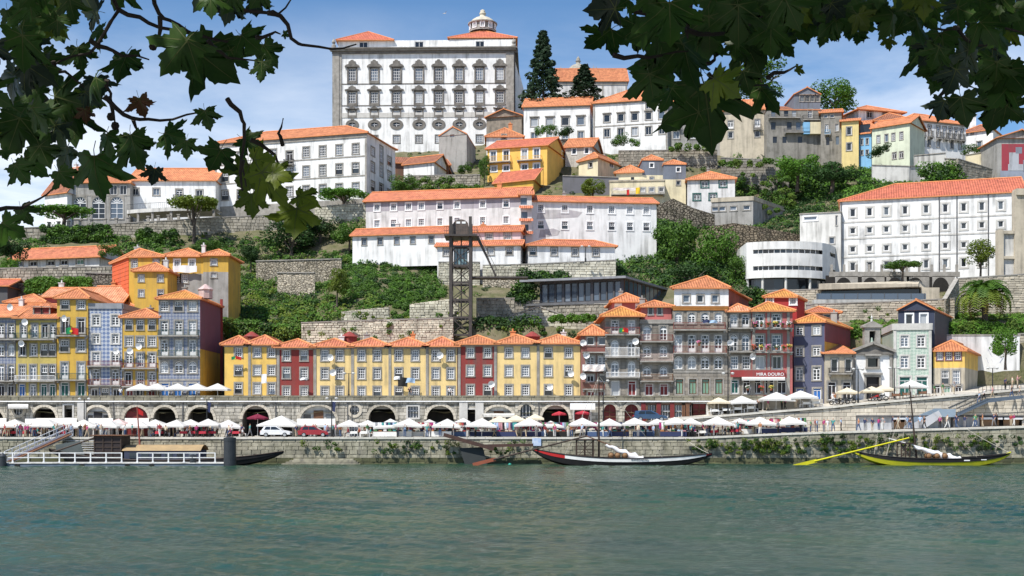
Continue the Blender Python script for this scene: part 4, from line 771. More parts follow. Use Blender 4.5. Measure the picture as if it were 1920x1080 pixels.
# ------------------------------------------------------------------ big white block, upper left
bld('w1', 'white_block', 'big three-storey white block under an orange hipped roof, upper left', (403, 240, 688, 231), 402, 268.5, white, ('hip', 252, tile2), [([422,451,482,512,574,605,636,667],286,304.5,12,'s'),([543],283,309,12,'k'),([422,451,482,512,543,574,605,636,667],321,340,12,'s'),([422,451,482,512,543,574,605,636,667],357,375,12,'s'),('r', [699,730],276,292,7,'s'),('r', [715],274,304,6,'s'),('r', [699,730],304,322,7,'s'),('r', [715],307,331,6,'s'),('r', [699,730],340,358,7,'s'),('r', [715],345,368,7,'k')], side=('r', 741, 245.4), cat='building', bands=[311, 346], pil=[686, 405], cor=.9, split=('f', 388, stone), ext=10, bal=[(534,552,300,309,iron)])
# ------------------------------------------------------------------ long convent building in the middle
bld('c1', 'convent_wing', 'long weathered lilac convent wing with two rows of white windows', (686, 215, 985, 210), 442, 377.5, lilac, ('gs', 361, tile), [([707,738,766,790,825,857,905,949],383,395.5,10,'s',{'trim':pureW}),([707,738,766,790,825,857,905,949],413,426,10,'s',{'trim':pureW})], d=11, cat='convent', split=('f', 397.5, whiteold), ext=6, trim=pureW, o=.5)
bld('c2', 'convent_wing', 'convent wing right of the stair tower, white wall with patchy grey plaster', (997, 211.5, 1231, 214), 458, 376, white, ('gs', 367, tile), [([1014,1059,1106,1147,1181,1212],383,397.5,11,'s',{'trim':pureW}),([1014,1059,1106,1147,1181,1212],414,428.5,11,'h',{'trim':pureW})], d=9, cat='convent', ext=5, trim=pureW)
bld('c3', 'stair_tower', 'narrow stair tower with stacked open landings between the convent wings', (976, 997, 209), 506, 364, whiteold, ('shed', 354, tile), [([982],371,384,12,'n'),([983],397,409,12,'n'),([985],421,433,12,'n'),([980],442,455,12,'n'),([980],466,484,14,'k'),([985],497,506,9,'k')], d=6, cat='tower', split=('f', 491, redp))
b = BLD['c2']; m_ = M('grey_plaster_patch', (.40,.38,.40), (.55,.53,.52), .8, .9, streak=.6)
for p0, p1, y0, y1 in ((1006,1092,392,411),(1010,1050,428,446)): s0, z1 = b['hit']('f', p0, y0); s1, _ = b['hit']('f', p1, y0); z0 = b['hit']('f', p0, y1)[1]; MB().face([(s0,-.02,z0-b['org'].z),(s1*.9+s0*.1,-.02,z0-b['org'].z+.5),(s1,-.02,z1-b['org'].z-.4),(s0*.3+s1*.7,-.02,z1-b['org'].z),(s0+.3,-.02,z1-b['org'].z-.2)]).build('plaster_patch', [m_], b['T'], (0,0,0), b['rz'])
b = BLD['c3']
for py in (389, 413, 437):
    rr = MB(); z = PZ(py,209)-b['org'].z; l = b['u'].length; uvface(rr, [(-.25,-.7,z-.25),(l+.25,-.7,z-.25),(l+.25,0,z+.35),(-.25,0,z+.35)]); rr.build('porch_roof', [tile], b['T'])
bld('c4', 'convent_wing', 'low left convent wing with bluish window shutters and a curving tiled roof', (661, 208.5, 846, 205), 475, 441.5, white, ('gs', 430, tile), [([683,713,744,774,809],447,459.5,8.5,'s',{'frame':M('blue_grey_frames', (.30,.35,.42), rough=.6)})], d=6, cat='convent', ext=2.5)
bld('c5', 'convent_wing', 'pale pink convent front just right of the lift tower', (886, 206, 976, 205), 462, 434, pinkw, ('gs', 425, tile), [([917,952],437,450,12,'s')], d=5, cat='convent', ext=3)
bld('c6', 'convent_wing', 'lowest convent wing behind the lift tower, white above a stone base', (820, 203.5, 976, 202), 494, 461, white, ('gs', 453, tile), [([837,920,955],466,479,11,'s')], d=5, cat='convent', ext=4)
bld('c7', 'convent_wing', 'lowest right convent wing with four grey windows and a street lamp before it', (991, 202, 1153, 203.5), 491, 459, white, ('hip', 449, tile), [([999,1039,1078,1117],464,478,11,'s')], d=6, cat='convent', ext=4)
# ------------------------------------------------------------------ palace on the hilltop
pw = [660.5, 702, 743.5, 785.5, 822.5, 861, 899, 937.5]
pb = bld('pal', 'palace', 'great white palace with dark carved stone window frames on the hilltop', (625, 300, 962, 299), 285, 92, white, None, [(pw,128.5,151.5,13,'sP'),(pw,173,193.5,13,'sP.75'),(pw,207.5,215,11,'pP.45'),(pw,230,238,14,'o'),([702,743.5,785.5,822.5,861,899],254,268,12,'s')], side=('r', 986, 345), cat='palace', pil=[], bands=[158, 198.5], flat=0, ext=8, trim=darkstone)
T = pb['T']; lz = lambda py: PZ(py, 300)-pb['org'].z; Lp = pb['u'].length
def ps(nm, s0, s1, y0, y1, z0, z1, m): return MB().box(s0, s1, y0, y1, z0, z1).build(nm, [m], T, (0,0,0), pb['rz'])
for px in (628, 957): s = pb['hit']('f', px, 92)[0]; ps('corner_pilaster', max(s-1.1, -.2), min(s+1.1, Lp+.2), -.35, .05, -8, lz(100), stone)
s = pb['hit']('f', 637, 92)[0]; ps('corner_pilaster', s-.5, s+.5, -.2, .05, -8, lz(100), stone)
ps('plinth_band', .1, Lp-.1, -.12, .02, lz(221), lz(212), palegran)
ps('cornice', -1.0, Lp+1.0, -1.15, .1, lz(94), lz(91.5), darkstone); ps('cornice', -.7, Lp+.7, -.8, .1, lz(97), lz(94), stone); ps('frieze', -.3, Lp+.3, -.4, .05, lz(101.5), lz(97), darkstone)
ps('side_cornice', Lp, Lp+1.2, 0, 45, lz(101), lz(91.5), darkstone)
for k in range(4): ps('side_pilaster', Lp, Lp+.5, k*12, k*12+3.5, -8, lz(100), darkstone)
at = bld('pal2', 'palace_attic', 'set-back white attic storey with red hipped corner roofs on the palace', (634, 302, 966, 301), 93, 76.5, white, None, [([681.5,786,900],79,90,16,'N',{'trim':stone})], d=24, flat=0, ext=0, cat='palace', roofm=tilered)
for p0, p1, e_, ap, nm in ((634, 736, 76.3, 61, 'left'), (843, 967, 72, 57, 'right')):
    O_ = Vector((PX(p0, 302), 301.5)); roof(at['T'], at['org'], O_, Vector((PX(p1,302)-PX(p0,302), 0)), Vector((0, 16)), PZ(e_,302), 'hip', PZ(ap, 309), tilered, .5)
    if nm == 'right': MB().box(PX(p0,302)-at['org'].x, PX(p1,302)-at['org'].x, -.3, 15.8, PZ(76.4,302)-at['org'].z, PZ(72,302)-at['org'].z-.1).build('attic_block', [white], at['T'])
lt = thing('palace_lantern', 'domed stone lantern with arched windows topping the palace', 'cupola', P(905, 62, 312)); k = 312/F
prof = [(25,0),(25,4),(23.5,4.5),(23.5,14),(27.5,15.2),(27.5,17.2),(25,17.8)]
MB().lathe([(r*k, z*k) for r, z in prof], 24).build('drum', [stone], lt)
MB().lathe([(r*k, z*k) for r, z in [(25.5,17.5),(20,23),(14,27),(8,29.2),(5.5,30.5),(5.2,34),(6.2,35),(6.2,37.2),(4,38),(4.8,40),(4,42.4),(1.5,43.8),(0,44.2)]], 24).build('dome', [M('pale_dome', (.56,.52,.42), (.42,.39,.31), 1, .85, streak=.4)], lt, smooth=True)
for i in range(10):
    a = math.radians(-90+(i-2)*36/1.0*.0+i*36); me, pm, w, h = winmesh(.95, 1.25, 'a', pureW, pureW)
    o_ = link('window', me, lt, (math.cos(a)*23.6*k*1.0, math.sin(a)*23.6*k, 4.8*k), a+math.pi/2); link('pane', pm, o_); o_.location.x *= 1.05; o_.location.y *= 1.05
for px, py in ((626, 92), (963, 92)): MB().lathe([(.55,0),(.55,.8),(.25,1.0),(.5,1.6),(.3,2.1),(.08,2.4),(0,2.9)], 8).build('urn', [stone], T, (pb['hit']('f', px, py)[0], -.2, lz(91.5)))
# ------------------------------------------------------------------ hilltop right of the palace
bld('q1', 'church_nave', 'church with a long orange roof and pale wall behind the conifers', (1038, 1176, 318), 200, 152, whiteold, ('gs', 129, tile2), d=12, cat='church', cor=1.0, pil=[1174, 1130, 1040], ext=5)
cd = thing('church_dome', 'weathered grey church dome with pinnacles behind the two conifers', 'dome', P(1084, 140, 332)); k = 332/F
MB().lathe([(r*k, z*k) for r, z in [(22,0),(22,4),(20,6),(17,12),(12,16.5),(6,19),(4,20),(4,24),(5.5,25),(3,27),(4,29),(2,32),(0,35)]], 18).build('dome', [M('lichen_stone', (.36,.34,.29), (.22,.21,.18), 1, .9, dirt=.3)], cd, smooth=True)
for dx in (-33, 19, 28, 33): MB().lathe([(3*k,0),(3*k,8*k),(1.2*k,9*k),(3*k,12*k),(1*k,15*k),(.0,19*k)] if dx != 28 else [(1.5*k,0),(1*k,14*k),(0,22*k)], 8).build('pinnacle', [stone], cd, (dx*k, -2, -1))
bld('q2', 'white_house', 'low white hilltop building with four tall windows beside the palace', (982, 282, 1106, 280), 275, 200.5, white, ('gs', 186, tile2), [([1002,1031,1060,1089],222,237,13.5,'pL',{'trim':stone}),([1002,1031,1060,1089],249,262,11,'p')], d=12, cat='building', cor=.6, ext=6)
bld('q3', 'white_house', 'white hilltop building with three storeys of dark windows, right of the low one', (1112, 275, 1252, 271), 282, 193.5, white, ('hip', 173, tile2), [([1138,1164,1190,1216,1241],215,229,11.5,'pL'),([1138,1164,1190,1216,1241],242,257,11,'p'),([1216,1241],190+2,204,10,'p')], d=14, cat='building', pil=[1114, 1250], bands=[238], cor=.5, ext=6)
bld('q4', 'grey_house', 'grey cement building half hidden by the big foreground leaf', (1252, 272, 1350, 272), 280, 190, greyp, ('gs', 173, tile2), [([1268,1300,1330],200,213,10,'p'),([1268,1300,1330],224,238,12,'d'),([1268,1300,1330],246,260,12,'p')], d=12, cat='building', bal=[(1262,1276,232,239,iron),(1294,1306,232,239,iron)])
bld('q5', 'grey_house', 'beige cement building under an orange roof right of the big foreground leaf', (1350, 271, 1440, 269), 280, 208, beige, ('gs', 190, tile2), [([1370,1420],226,241,10,'d'),([1370,1420],247,259,9,'p')], d=12, cat='building', bal=[(1412,1428,235,243,iron)])
bld('q6', 'ruined_house', 'ruined grey house with collapsing balconies on the right hilltop', (1438, 266, 1540, 266), 285, 205, ruin, ('shed', 199, tilebrown), [([1450,1474,1489],200+7,219,8,'n'),([1519],205,221,8,'c'),([1450,1480,1497],229,243,9,'n'),([1453,1471,1500],256,268,8,'n')], d=10, cat='building', bal=[(1504,1537,218,226,iron,1.2),(1470,1520,242,249,steel,1.0),(1440,1500,216,221,darkstone,.8)], ext=6, o=.1)
b = BLD['q6']; s0, z0 = b['hit']('f', 1517, 253); s1, z1 = b['hit']('f', 1540, 231); MB().box(s0, s1, -1.1, .0, z0-b['org'].z, z1-b['org'].z).build('boxed_balcony', [cream], b['T']); s2, _ = b['hit']('f', 1505, 253); MB().box(s2, s0-.05, -1.0, .0, z0-b['org'].z, z1-b['org'].z).build('boxed_balcony', [skyblue], b['T'])
bld('q6b', 'ruined_house', 'dark slate-hung gabled attic with a band of windows on the ruined house', (1489, 1538, 267.5), 208, 176, slate, ('gf', 163, tile2), [([1504,1514,1524,1533],178,190,8,'s',{'frame':greyp})], d=9, cat='building', ext=2, o=.2)
bld('q7', 'old_house', 'old grey house with blue balcony beside the straw-yellow house', (1539, 264, 1578, 263), 292, 211, ruin, ('gs', 207, tile2), [([1550,1569],233,247,6,('c','p')),([1548,1560],215,221,7,'p'),([1552,1570],256,272,6,'n')], d=9, cat='building', bal=[(1546,1557,245,253,skyblue)])
bld('q8', 'yellow_house', 'straw-yellow two-window house on the right hilltop', (1578, 258, 1610, 257), 296, 227, lightyellow, ('shed', 222, tile2), [([1592],238,253,9,'p'),([1592],268,282,9,'p')], d=8)
bld('q9', 'blue_house', 'small sky-blue house with a covered roof terrace', (1611, 258, 1634, 257), 294, 251, skyblue, ('shed', 225, tile2), [([1616,1626],260,272,4.5,'p'),([1616,1626],282,291,5,'p'),([1622],233,249,19,'n')], d=8)
bld('q10', 'cream_house', 'pale greenish house with a long sloping eave on the right hilltop', (1635, 256, 1706, 251), 300, 240.5, palegreen, ('gs', 228, tile2), [([1647,1662,1675,1690],254,268,6,('s','p','s','s')),([1677,1690],286,298,7,'k')], d=9)
bld('q11', 'white_house', 'long white house with a rank of tall balconied windows, far right hilltop', (1704, 259, 1811, 264), 300, 223, white, ('hip', 209, tile2), [([1709,1728,1743,1759,1771,1782,1793,1803],231,252,6,'d'),([1714,1731,1742,1759,1785,1800],258,272,5,'p')], d=12, bal=[(1705,1714,244,254,iron),(1724,1733,244,256,iron),(1739,1747,246,257,iron),(1755,1763,248,260,iron),(1767,1775,250,261,iron),(1778,1786,251,262,iron),(1789,1797,252,263,iron),(1799,1807,253,264,iron)], cor=.5)
bld('q12', 'white_house', 'white turret house with dark windows and a flared orange roof', (1610, 266, 1690, 269), 250, 205, white, ('hip', 195, tile2), [([1631,1660],207,221,10,'k')], d=12, ext=4, o=.9)
bld('q12b', 'white_house', 'white house with a patched tile roof and bay windows below the turret', (1640, 262, 1706, 261), 262, 226, white, ('hip', 213, tilebrown), [([1663,1672],232,244,8,'p'),([1692],230,246,13,'p')], d=8, ext=6)
bld('q13', 'white_house', 'white house with a tall chimney and rusty roof near the right edge', (1802, 272, 1862, 268), 300, 250, white, ('hip', 238, tilebrown), [([1836],265,285,9,'p'),([1812,1823],251,254,5,'k')], d=10)
b = BLD['q13']; MB().box(-.7,.7,-.5,.5,0,5.2).box(-.85,.85,-.65,.65,5.2,5.6).build('chimney', [white], b['T'], (PX(1834,270)-b['org'].x, 1.5, b['zt']-b['zb']-1))
bld('q14', 'grey_gable', 'grey stone gable house carrying a red painted wall at the right edge', (1870, 246, 1960, 246), 345, 258, greyp, ('gf', 243, tilebrown), d=9, ext=6)
b = BLD['q14']; s0, z0 = b['hit']('f', 1878, 320); s1, z1 = b['hit']('f', 1955, 270); MB().box(s0, s1, -.06, .0, z0-b['org'].z, z1-b['org'].z).build('painted_wall', [plaster('faded_red_paint', (.33,.05,.07), .5)], b['T']); MB().box(s0-.3, s1, -.05, .0, z0-b['org'].z-2, z0-b['org'].z).build('painted_wall', [plaster('faded_blue_grey_paint', (.28,.31,.38), .7)], b['T'])
for i_, (a_, c_, w_, h_) in enumerate(((1892,286,18,30),(1904,276,12,12),(1890,308,30,12),(1918,300,16,22))):
    s0, z0 = b['hit']('f', a_, c_+h_); s1, z1 = b['hit']('f', a_+w_, c_); MB().box(s0, s1, -.075-.004*i_, -.06, z0-b['org'].z, z1-b['org'].z).build('paint_patch', [plaster('pale_grey_paint_%d' % (i_ % 2), ((.42,.44,.48),(.22,.24,.29))[i_ % 2], .7)], b['T'])
# ------------------------------------------------------------------ middle of the slope
bld('m1', 'grey_shed', 'grey cement gable shed with one tiny window below the palace', (823, 264, 875, 262), 296, 254, greyp, ('gf', 239, tilebrown), [([848],249.5,257,8,'n')], side=('r', 892, 276), ext=5, o=.1)
bld('m2', 'small_house', 'little white house with a dormer right under the palace wall', (912, 262, 980, 262), 280, 256, white, ('hip', 240, tile2), [([945],248-4+8,262,8,'k')], d=8, ext=5)
bld('m2b', 'stone_gable', 'weathered brown gable standing against the palace corner', (912, 286, 978, 284), 275, 220, M('brown_render', (.30,.25,.20), (.20,.17,.14), .8, .95, streak=.7, dirt=.3), ('gf', 206, tilered), d=9, ext=5)
bld('m3', 'yellow_house', 'bright yellow house with four white balcony doors at mid slope', (914, 249, 1026, 245.5), 330, 279, warm, ('gs', 265, tilered), [([925,949,983.5,1006],283.5,303,10.5,'p',{'trim':pureW}),([926,949,983.5,1006],311.5,321.5,11,'p',{'trim':pureW}),('r', [1056],285,297,5,'p',{'trim':pureW})], side=('r', 1061, 258), bal=[(915,958,295,305.5,warm,.9),(971,1016,295,302,warm,.9)], ext=5)
bld('m4', 'yellow_house', 'low yellow outhouse with a slanting red roof below the yellow house', (927, 240, 1000, 236), 356, 344, ochre, ('shed', 322, tilered), d=7, ext=3, side=('r', 1014, 243))
bld('m5', 'white_shed', 'white shed wall with a brown tiled roof left of the slope yellow house', (757, 250, 814, 247), 330, 309, white, ('gs', 296, tilebrown), side=('r', 842, 258), ext=4)
bld('m6', 'brown_shed', 'brick-brown lean-to with a worn roof beside the big white block', (742, 254, 842, 256), 335, 305, plaster('brick_brown', (.20,.11,.075), .6), ('shed', 293, tilebrown), d=7, ext=4)
bld('m7', 'stone_house', 'stone cottage with two white windows and an orange roof right of the yellow house', (1060, 256, 1110, 255), 305, 276, M('whitewashed_rubble', (.55,.52,.47), (.38,.36,.32), 1.5, .95, bump=.05, bs=4, streak=.4), ('gs', 261, tile2), [([1076.5,1100],277.5,289,8,'p',{'trim':pureW})], side=('r', 1128, 264), ext=5)
bld('m8', 'slate_house', 'slate-hung house with a hipped orange roof at mid slope', (1085, 250, 1121, 246), 336, 303, cream, ('hip', 290, tile2), [([1107],304,314,7,'p'),('r', [1147],304.5,314,8,'N',{'trim':pureW})], side=('r', 1166, 255), split=None, ext=5)
bld('m9', 'cream_house', 'low cream house with a salmon roof between the slate-hung houses', (1155, 242, 1204, 241), 342, 324, cream, ('hip', 311, tile2), [([1186],332,340,6,'n')], d=7, ext=4)
for k_, p0, p1, e_, ap, bs_, wx, wy in (('m10', 1204, 1243, 299, 291, 345, 1222, 306), ('m11', 1244.5, 1286, 307, 300, 368, 1272, 314)):
    bld(k_, 'slate_house', 'blue-grey slate tower house, left of the pair' if k_ == 'm10' else 'blue-grey slate tower house, right of the pair, on a cream base', (p0, p1, 241 if k_ == 'm10' else 239.5), bs_, e_, slate, ('hip', ap, tile2), [([wx],wy,wy+8,7,'p',{'trim':pureW}),([wx],bs_-13 if k_ == 'm10' else 339,bs_-5 if k_ == 'm10' else 347,7,'p')], d=6, split=('fr', 328.5 if k_ == 'm10' else 336.5, cream), ext=5, o=.15)
bld('m12', 'white_house', 'small white house with four dark-framed windows above the cliff', (1289, 237, 1378, 236), 402, 336.5, whiteold, ('hip', 323, tile2), [([1321.5,1355.5],339,351,13,'c',{'trim':gdoor}),([1306.5,1336.5],363.5,375,13,'c',{'trim':gdoor})], d=9, ext=3)
bld('m13', 'terrace_house', 'low cream terrace with washing lines under the slate tower houses', (1143, 236, 1246, 235), 375, 341, cream, None, [([1205,1222,1240],352,360,9,'p')], d=6, ext=3, flat=.3, cornm=beige, bal=[(1146,1246,355,366,palestone,1.2)])
bld('m14', 'concrete_house', 'concrete building with a strip of windows above the bare cliff', (1334, 228, 1412, 226), 424, 379.5, greyp, None, [([1341,1354,1375,1400],388,396,12,'pT')], side=('r', 1482, 240), ext=4, flat=.8, cornm=beige)
# ------------------------------------------------------------------ right middle
bld('w2', 'white_block', 'long plain white four-storey block under a red roof, right middle', (1575, 205, 1921, 196.5), 516, 376.5, white, ('hl', 351, tilered), [([1599,1630.5,1662,1697,1736.5,1772.5,1807,1841,1876.5],391.5,406,9,'N'),([1599,1630.5,1662,1697,1736.5,1772.5,1807,1841,1876.5],427.5,438,9,'N'),([1599,1630.5,1662,1697,1736.5,1772.5,1807,1841,1876.5],462.5,472.5,9,'N'),([1599,1630.5,1662,1697,1736.5,1772.5,1807,1841,1876.5],492.5,507.5,9,'N')], d=15, cat='building', ext=6, trim=palegran, bands=[417.5, 448.5, 483], o=.35)
b = BLD['w2']
for px in (1761, 1794, 1853, 1577): s, _ = b['hit']('f', px, 400); MB().tube([(s, -.12, -4), (s, -.12, b['zt']-b['zb']-.1)], .09, 6).build('downpipe', [steel], b['T'], (0,0,0), b['rz'])
for r0, r1 in ((391.5, 406), (427.5, 438), (462.5, 472.5), (492.5, 507.5)):     # broad pale stone frames
    z0, z1 = b['hit']('f', 1599, r1)[1]-b['org'].z, b['hit']('f', 1599, r0)[1]-b['org'].z
    for px in (1599,1630.5,1662,1697,1736.5,1772.5,1807,1841,1876.5):
        s, _ = b['hit']('f', px, 400); f_ = MB(); ring(f_, 1.0, z1-z0+.1, .30, -.07, .01, 0); f_.build('stone_frame', [palegran], b['T'], (b['eu'].x*s, b['eu'].y*s, z0-.05), b['rz'])
bld('w3', 'concrete_block', 'blank concrete block with a slit window left of the long white block', (1500, 206, 1577, 204), 520, 402, palestone, None, [([1519.5],406,413,25,'pT',{'trim':pureW}),([1568.5],404,423,3.5,'p'),([1560],445,457,9,'pT')], d=9, flat=.15, ext=4)
# curved modern building
T = thing('curved_building', 'white curved modernist building with two strips of windows', 'building', P(1487, 548, 200)); og = T.location
cr_ = [(1400, 199.2), (1412, 198.6), (1430, 198.0), (1452, 197.6), (1475, 197.4), (1500, 197.6), (1522, 198.2), (1542, 199.2), (1556, 201), (1566, 204), (1574, 208)]
pt = [Vector((PX(a, Y_)-og.x, Y_-og.y)) for a, Y_ in cr_]; zf = lambda py: PZ(py, 198)-og.z
mb = MB(); gl = MB(); cl = MB(); fr_ = MB()
for i in range(len(pt)-1):
    a, b_ = pt[i], pt[i+1]; n = Vector((b_.y-a.y, -(b_.x-a.x))).normalized(); ins = -n*.45
    bandz = [(453, 467.5, 0), (467.5, 475, 1), (475, 498.5, 0), (498.5, 506.5, 1), (506.5, 521, 0), (521, 545, 2)]
    for t_, bo, kd in bandz:
        z1, z0 = zf(t_), zf(bo); solid = kd == 0 or (kd == 1 and i in (0, 7, 9))
        if solid: mb.face([(a.x,a.y,z0),(b_.x,b_.y,z0),(b_.x,b_.y,z1),(a.x,a.y,z1)]); mb.face([(a.x,a.y,z0),(a.x+ins.x,a.y+ins.y,z0),(b_.x+ins.x,b_.y+ins.y,z0),(b_.x,b_.y,z0)]); mb.face([(a.x,a.y,z1),(b_.x,b_.y,z1),(b_.x+ins.x,b_.y+ins.y,z1),(a.x+ins.x,a.y+ins.y,z1)])
        else:
            k2 = 2.2 if kd == 2 else 1; MB().face([(a.x+ins.x*k2,a.y+ins.y*k2,z0),(b_.x+ins.x*k2,b_.y+ins.y*k2,z0),(b_.x+ins.x*k2,b_.y+ins.y*k2,z1),(a.x+ins.x*k2,a.y+ins.y*k2,z1)]).build('window_pane', [gdark], T)
            if kd == 1:
                for q_ in (a, (a+b_)/2): fr_.bar((q_.x+ins.x*.9, q_.y+ins.y*.9, z0), (q_.x+ins.x*.9, q_.y+ins.y*.9, z1), .12)
            elif i % 2 == 0: cl.tube([(a.x+ins.x, a.y+ins.y, z0), (a.x+ins.x, a.y+ins.y, z1)], .22, 8)
ztop = zf(453); mb.face([(p.x, p.y, ztop) for p in pt]+[(pt[-1].x, pt[-1].y+8, ztop), (pt[0].x, pt[0].y+8, ztop)]); mb.face([(pt[0].x,pt[0].y+9,zf(521)),(pt[0].x,pt[0].y,zf(521)),(pt[0].x,pt[0].y,ztop),(pt[0].x,pt[0].y+9,ztop)])
mb.build('wall', [plaster('white_concrete', (.76,.76,.74), .45)], T); cl.build('columns', [palestone], T); fr_.build('mullions', [white], T)
MB().box(PX(1450,200)-og.x, PX(1524,200)-og.x, 3.5, 7, ztop, zf(443)).build('roof_hut', [palestone], T)
for sx, py0, py1 in ((1418, 467, 479), (1418, 499, 510)): MB().box(-.5,.5,-.3,.6,zf(py1),zf(py0)).build('window_box', [gdark], T, (PX(sx,199.5)-og.x, 199.5-og.y, 0))
# dark glazed restaurant
bld('g1', 'glass_pavilion', 'dark glazed pavilion with a thin oversailing roof above the stone terrace', (1012, 189, 1168, 184), 571, 530, darkgrey, None, [([1021,1034,1048,1064,1076.5,1089.5,1102,1118,1131,1144,1158],533,568,11.6,'NT',{'frame':iron})], side=('r', 1262, 204), cat='building', flat=0, ext=.3, roofm=lead, trim=iron)
b = BLD['g1']; q4 = [b['C0']+Vector((-3.2,-.8)), b['C0']+b['u']+Vector((.3,-1.2)), b['C0']+b['u']+b['v']+Vector((.5,-.5)), b['C0']+b['v']]; z = b['zt']-b['org'].z
for za, zb_, nm, mt in ((z, z+.35, 'roof_slab', lead), (-.35, 0.0, 'floor_slab', steel)):
    m_ = MB(); t_ = [(p.x-b['org'].x, p.y-b['org'].y, zb_) for p in q4]; l_ = [(x, y, za) for x, y, _ in t_]; m_.face(t_); m_.face(l_[::-1]); [m_.face([l_[i], l_[(i+1) % 4], t_[(i+1) % 4], t_[i]]) for i in range(4)]; m_.build(nm, [mt], b['T'])
fA = b['C0']+b['u']; e_ = b['v'].normalized()
for i in range(12): s = b['v'].length*(i+.3)/12.5; MB().box(-.04,.04,-.1,.0,0,z).build('mullion', [brownw], b['T'], (fA.x+e_.x*s-b['org'].x, fA.y+e_.y*s-b['org'].y, 0), math.atan2(e_.y, e_.x)); MB().box(.1, b['v'].length/12.5-.1, -.04, -.02, .3, z-.2).build('pane', [gblue], b['T'], (fA.x+e_.x*s-b['org'].x, fA.y+e_.y*s-b['org'].y, 0), math.atan2(e_.y, e_.x))
# concrete canopy building
T = thing('concrete_pavilion', 'long concrete pavilion with a sloping slab roof and a dark glass front', 'building', P(1535, 562, 187)); og = T.location; X_ = lambda p, Y_=187: PX(p, Y_)-og.x; Zq = lambda p: PZ(p, 187)-og.z
MB().face([(X_(1535),0,Zq(532)),(X_(1722),0,Zq(532)),(X_(1745),5,Zq(519)),(X_(1558),5,Zq(527))]).face([(X_(1535),0,Zq(543)),(X_(1722),0,Zq(537)),(X_(1722),0,Zq(532)),(X_(1535),0,Zq(532))]).face([(X_(1722),0,Zq(537)),(X_(1770),6,Zq(537)),(X_(1745),5,Zq(519)),(X_(1722),0,Zq(532))]).face([(X_(1535),0,Zq(543)),(X_(1535),6,Zq(540)),(X_(1770),6,Zq(537)),(X_(1722),0,Zq(537))]).build('roof_slab', [beige], T)
MB().box(X_(1545), X_(1730), 1.6, 5.8, -2, Zq(540)).build('glass_front', [gdark], T); MB().box(X_(1733), X_(1768), 1.5, 6, -2, Zq(537)).build('wall', [beige], T)
MB().box(X_(1530), X_(1735), -.3, -.22, .05, .95).build('glass_balustrade', [gblue], T)
for i in range(9): MB().box(-.04,.04,-.36,-.3,-.2,1.0).build('balustrade_post', [steel], T, (X_(1532+i*25), 0, 0))
MB().box(X_(1525), X_(1775), -.4, 7, -1.2, 0).build('terrace_slab', [concrete], T)

def side_cladding(key, mat, py0, py1, name='side_cladding'):
    """sheet cladding over the right-hand wall between two rows read at the front corner"""
    b = BLD[key]; Y_ = b['C0'].y+b['u'].y; z1, z0 = PZ(py0, Y_)-b['org'].z-.2, PZ(py1, Y_)-b['org'].z; e = b['v'].normalized(); MB().box(.02, b['v'].length-.02, -.05, .0, z0, z1).build(name, [mat], b['T'], (b['u'].x, b['u'].y, 0), math.atan2(e.y, e.x))
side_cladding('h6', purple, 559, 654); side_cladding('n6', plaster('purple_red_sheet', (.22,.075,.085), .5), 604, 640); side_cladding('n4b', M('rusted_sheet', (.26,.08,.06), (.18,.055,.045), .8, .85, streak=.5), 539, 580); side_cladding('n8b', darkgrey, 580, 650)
# ------------------------------------------------------------------ retaining walls on the slope
def rwall(label, segs, mat, th=.6, name='retaining_wall', lay=None, cap=True):
    """segs: (px, Y, py top, py bottom) along the wall"""
    A = segs[0]; og = P(A[0], A[3], A[1]); T = thing(name, label, 'wall', og); mb = MB(); cp = MB()
    pts = [(PX(a, Y)-og.x, Y-og.y, PZ(t, Y)-og.z, PZ(b, Y)-og.z) for a, Y, t, b in segs]
    for p, q in zip(pts, pts[1:]):
        mb.face([(p[0],p[1],p[3]-2.5),(q[0],q[1],q[3]-2.5),(q[0],q[1],q[2]),(p[0],p[1],p[2])]); mb.face([(p[0],p[1],p[2]),(q[0],q[1],q[2]),(q[0],q[1]+th,q[2]),(p[0],p[1]+th,p[2])]); mb.face([(q[0],q[1]+th,q[3]-2),(p[0],p[1]+th,p[3]-2),(p[0],p[1]+th,p[2]),(q[0],q[1]+th,q[2])])
        if cap: cp.bar((p[0],p[1]+th/2-.05,p[2]+.06),(q[0],q[1]+th/2-.05,q[2]+.06), th+.15, .16)
    for p, k in ((pts[0], 0), (pts[-1], 1)): mb.face([(p[0],p[1]+k*0,p[3]-2.5),(p[0],p[1]+th,p[3]-2.5),(p[0],p[1]+th,p[2]),(p[0],p[1],p[2])])
    mb.build('wall', [mat], T)
    if cap: cp.build('coping', [stone], T)
    if lay:
        for j, (p, q) in enumerate(zip(pts, pts[1:])):
            d = Vector((q[0]-p[0], q[1]-p[1])); l = d.length; d.normalize(); t0, t1, b0, b1 = p[2], q[2], p[3], q[3]
            masonry(T, Vector((p[0], p[1])), d, l, lambda s: b0+(b1-b0)*s/l, lambda s: t0+(t1-t0)*s/l, lay[0], lay[1], lay[2], maxobj=lay[3], seed=len(label)+j, gap=.05, proud=(.04, .16))
    return T
ls_ = M('light_field_stone', (.62,.59,.48), (.42,.40,.32), .7, .95, bump=.03, bs=5, streak=.3, dirt=.30, rand=.22); ds_ = M('grey_field_stone', (.42,.385,.32), (.24,.22,.18), .7, .95, bump=.03, bs=5, streak=.4, dirt=.42, rand=.22)
asl = M('squared_field_stone', (.56,.50,.40), (.39,.35,.28), .6, .93, bump=.02, bs=5, streak=.4, dirt=.2, rand=.2)
rwall('tall rubble wall below the monastery and the big white block', [(42,222,428,462),(200,223.5,421,470),(395,225,409,472),(560,227,401,455)], rubble, lay=(.55,.8,ds_,100))
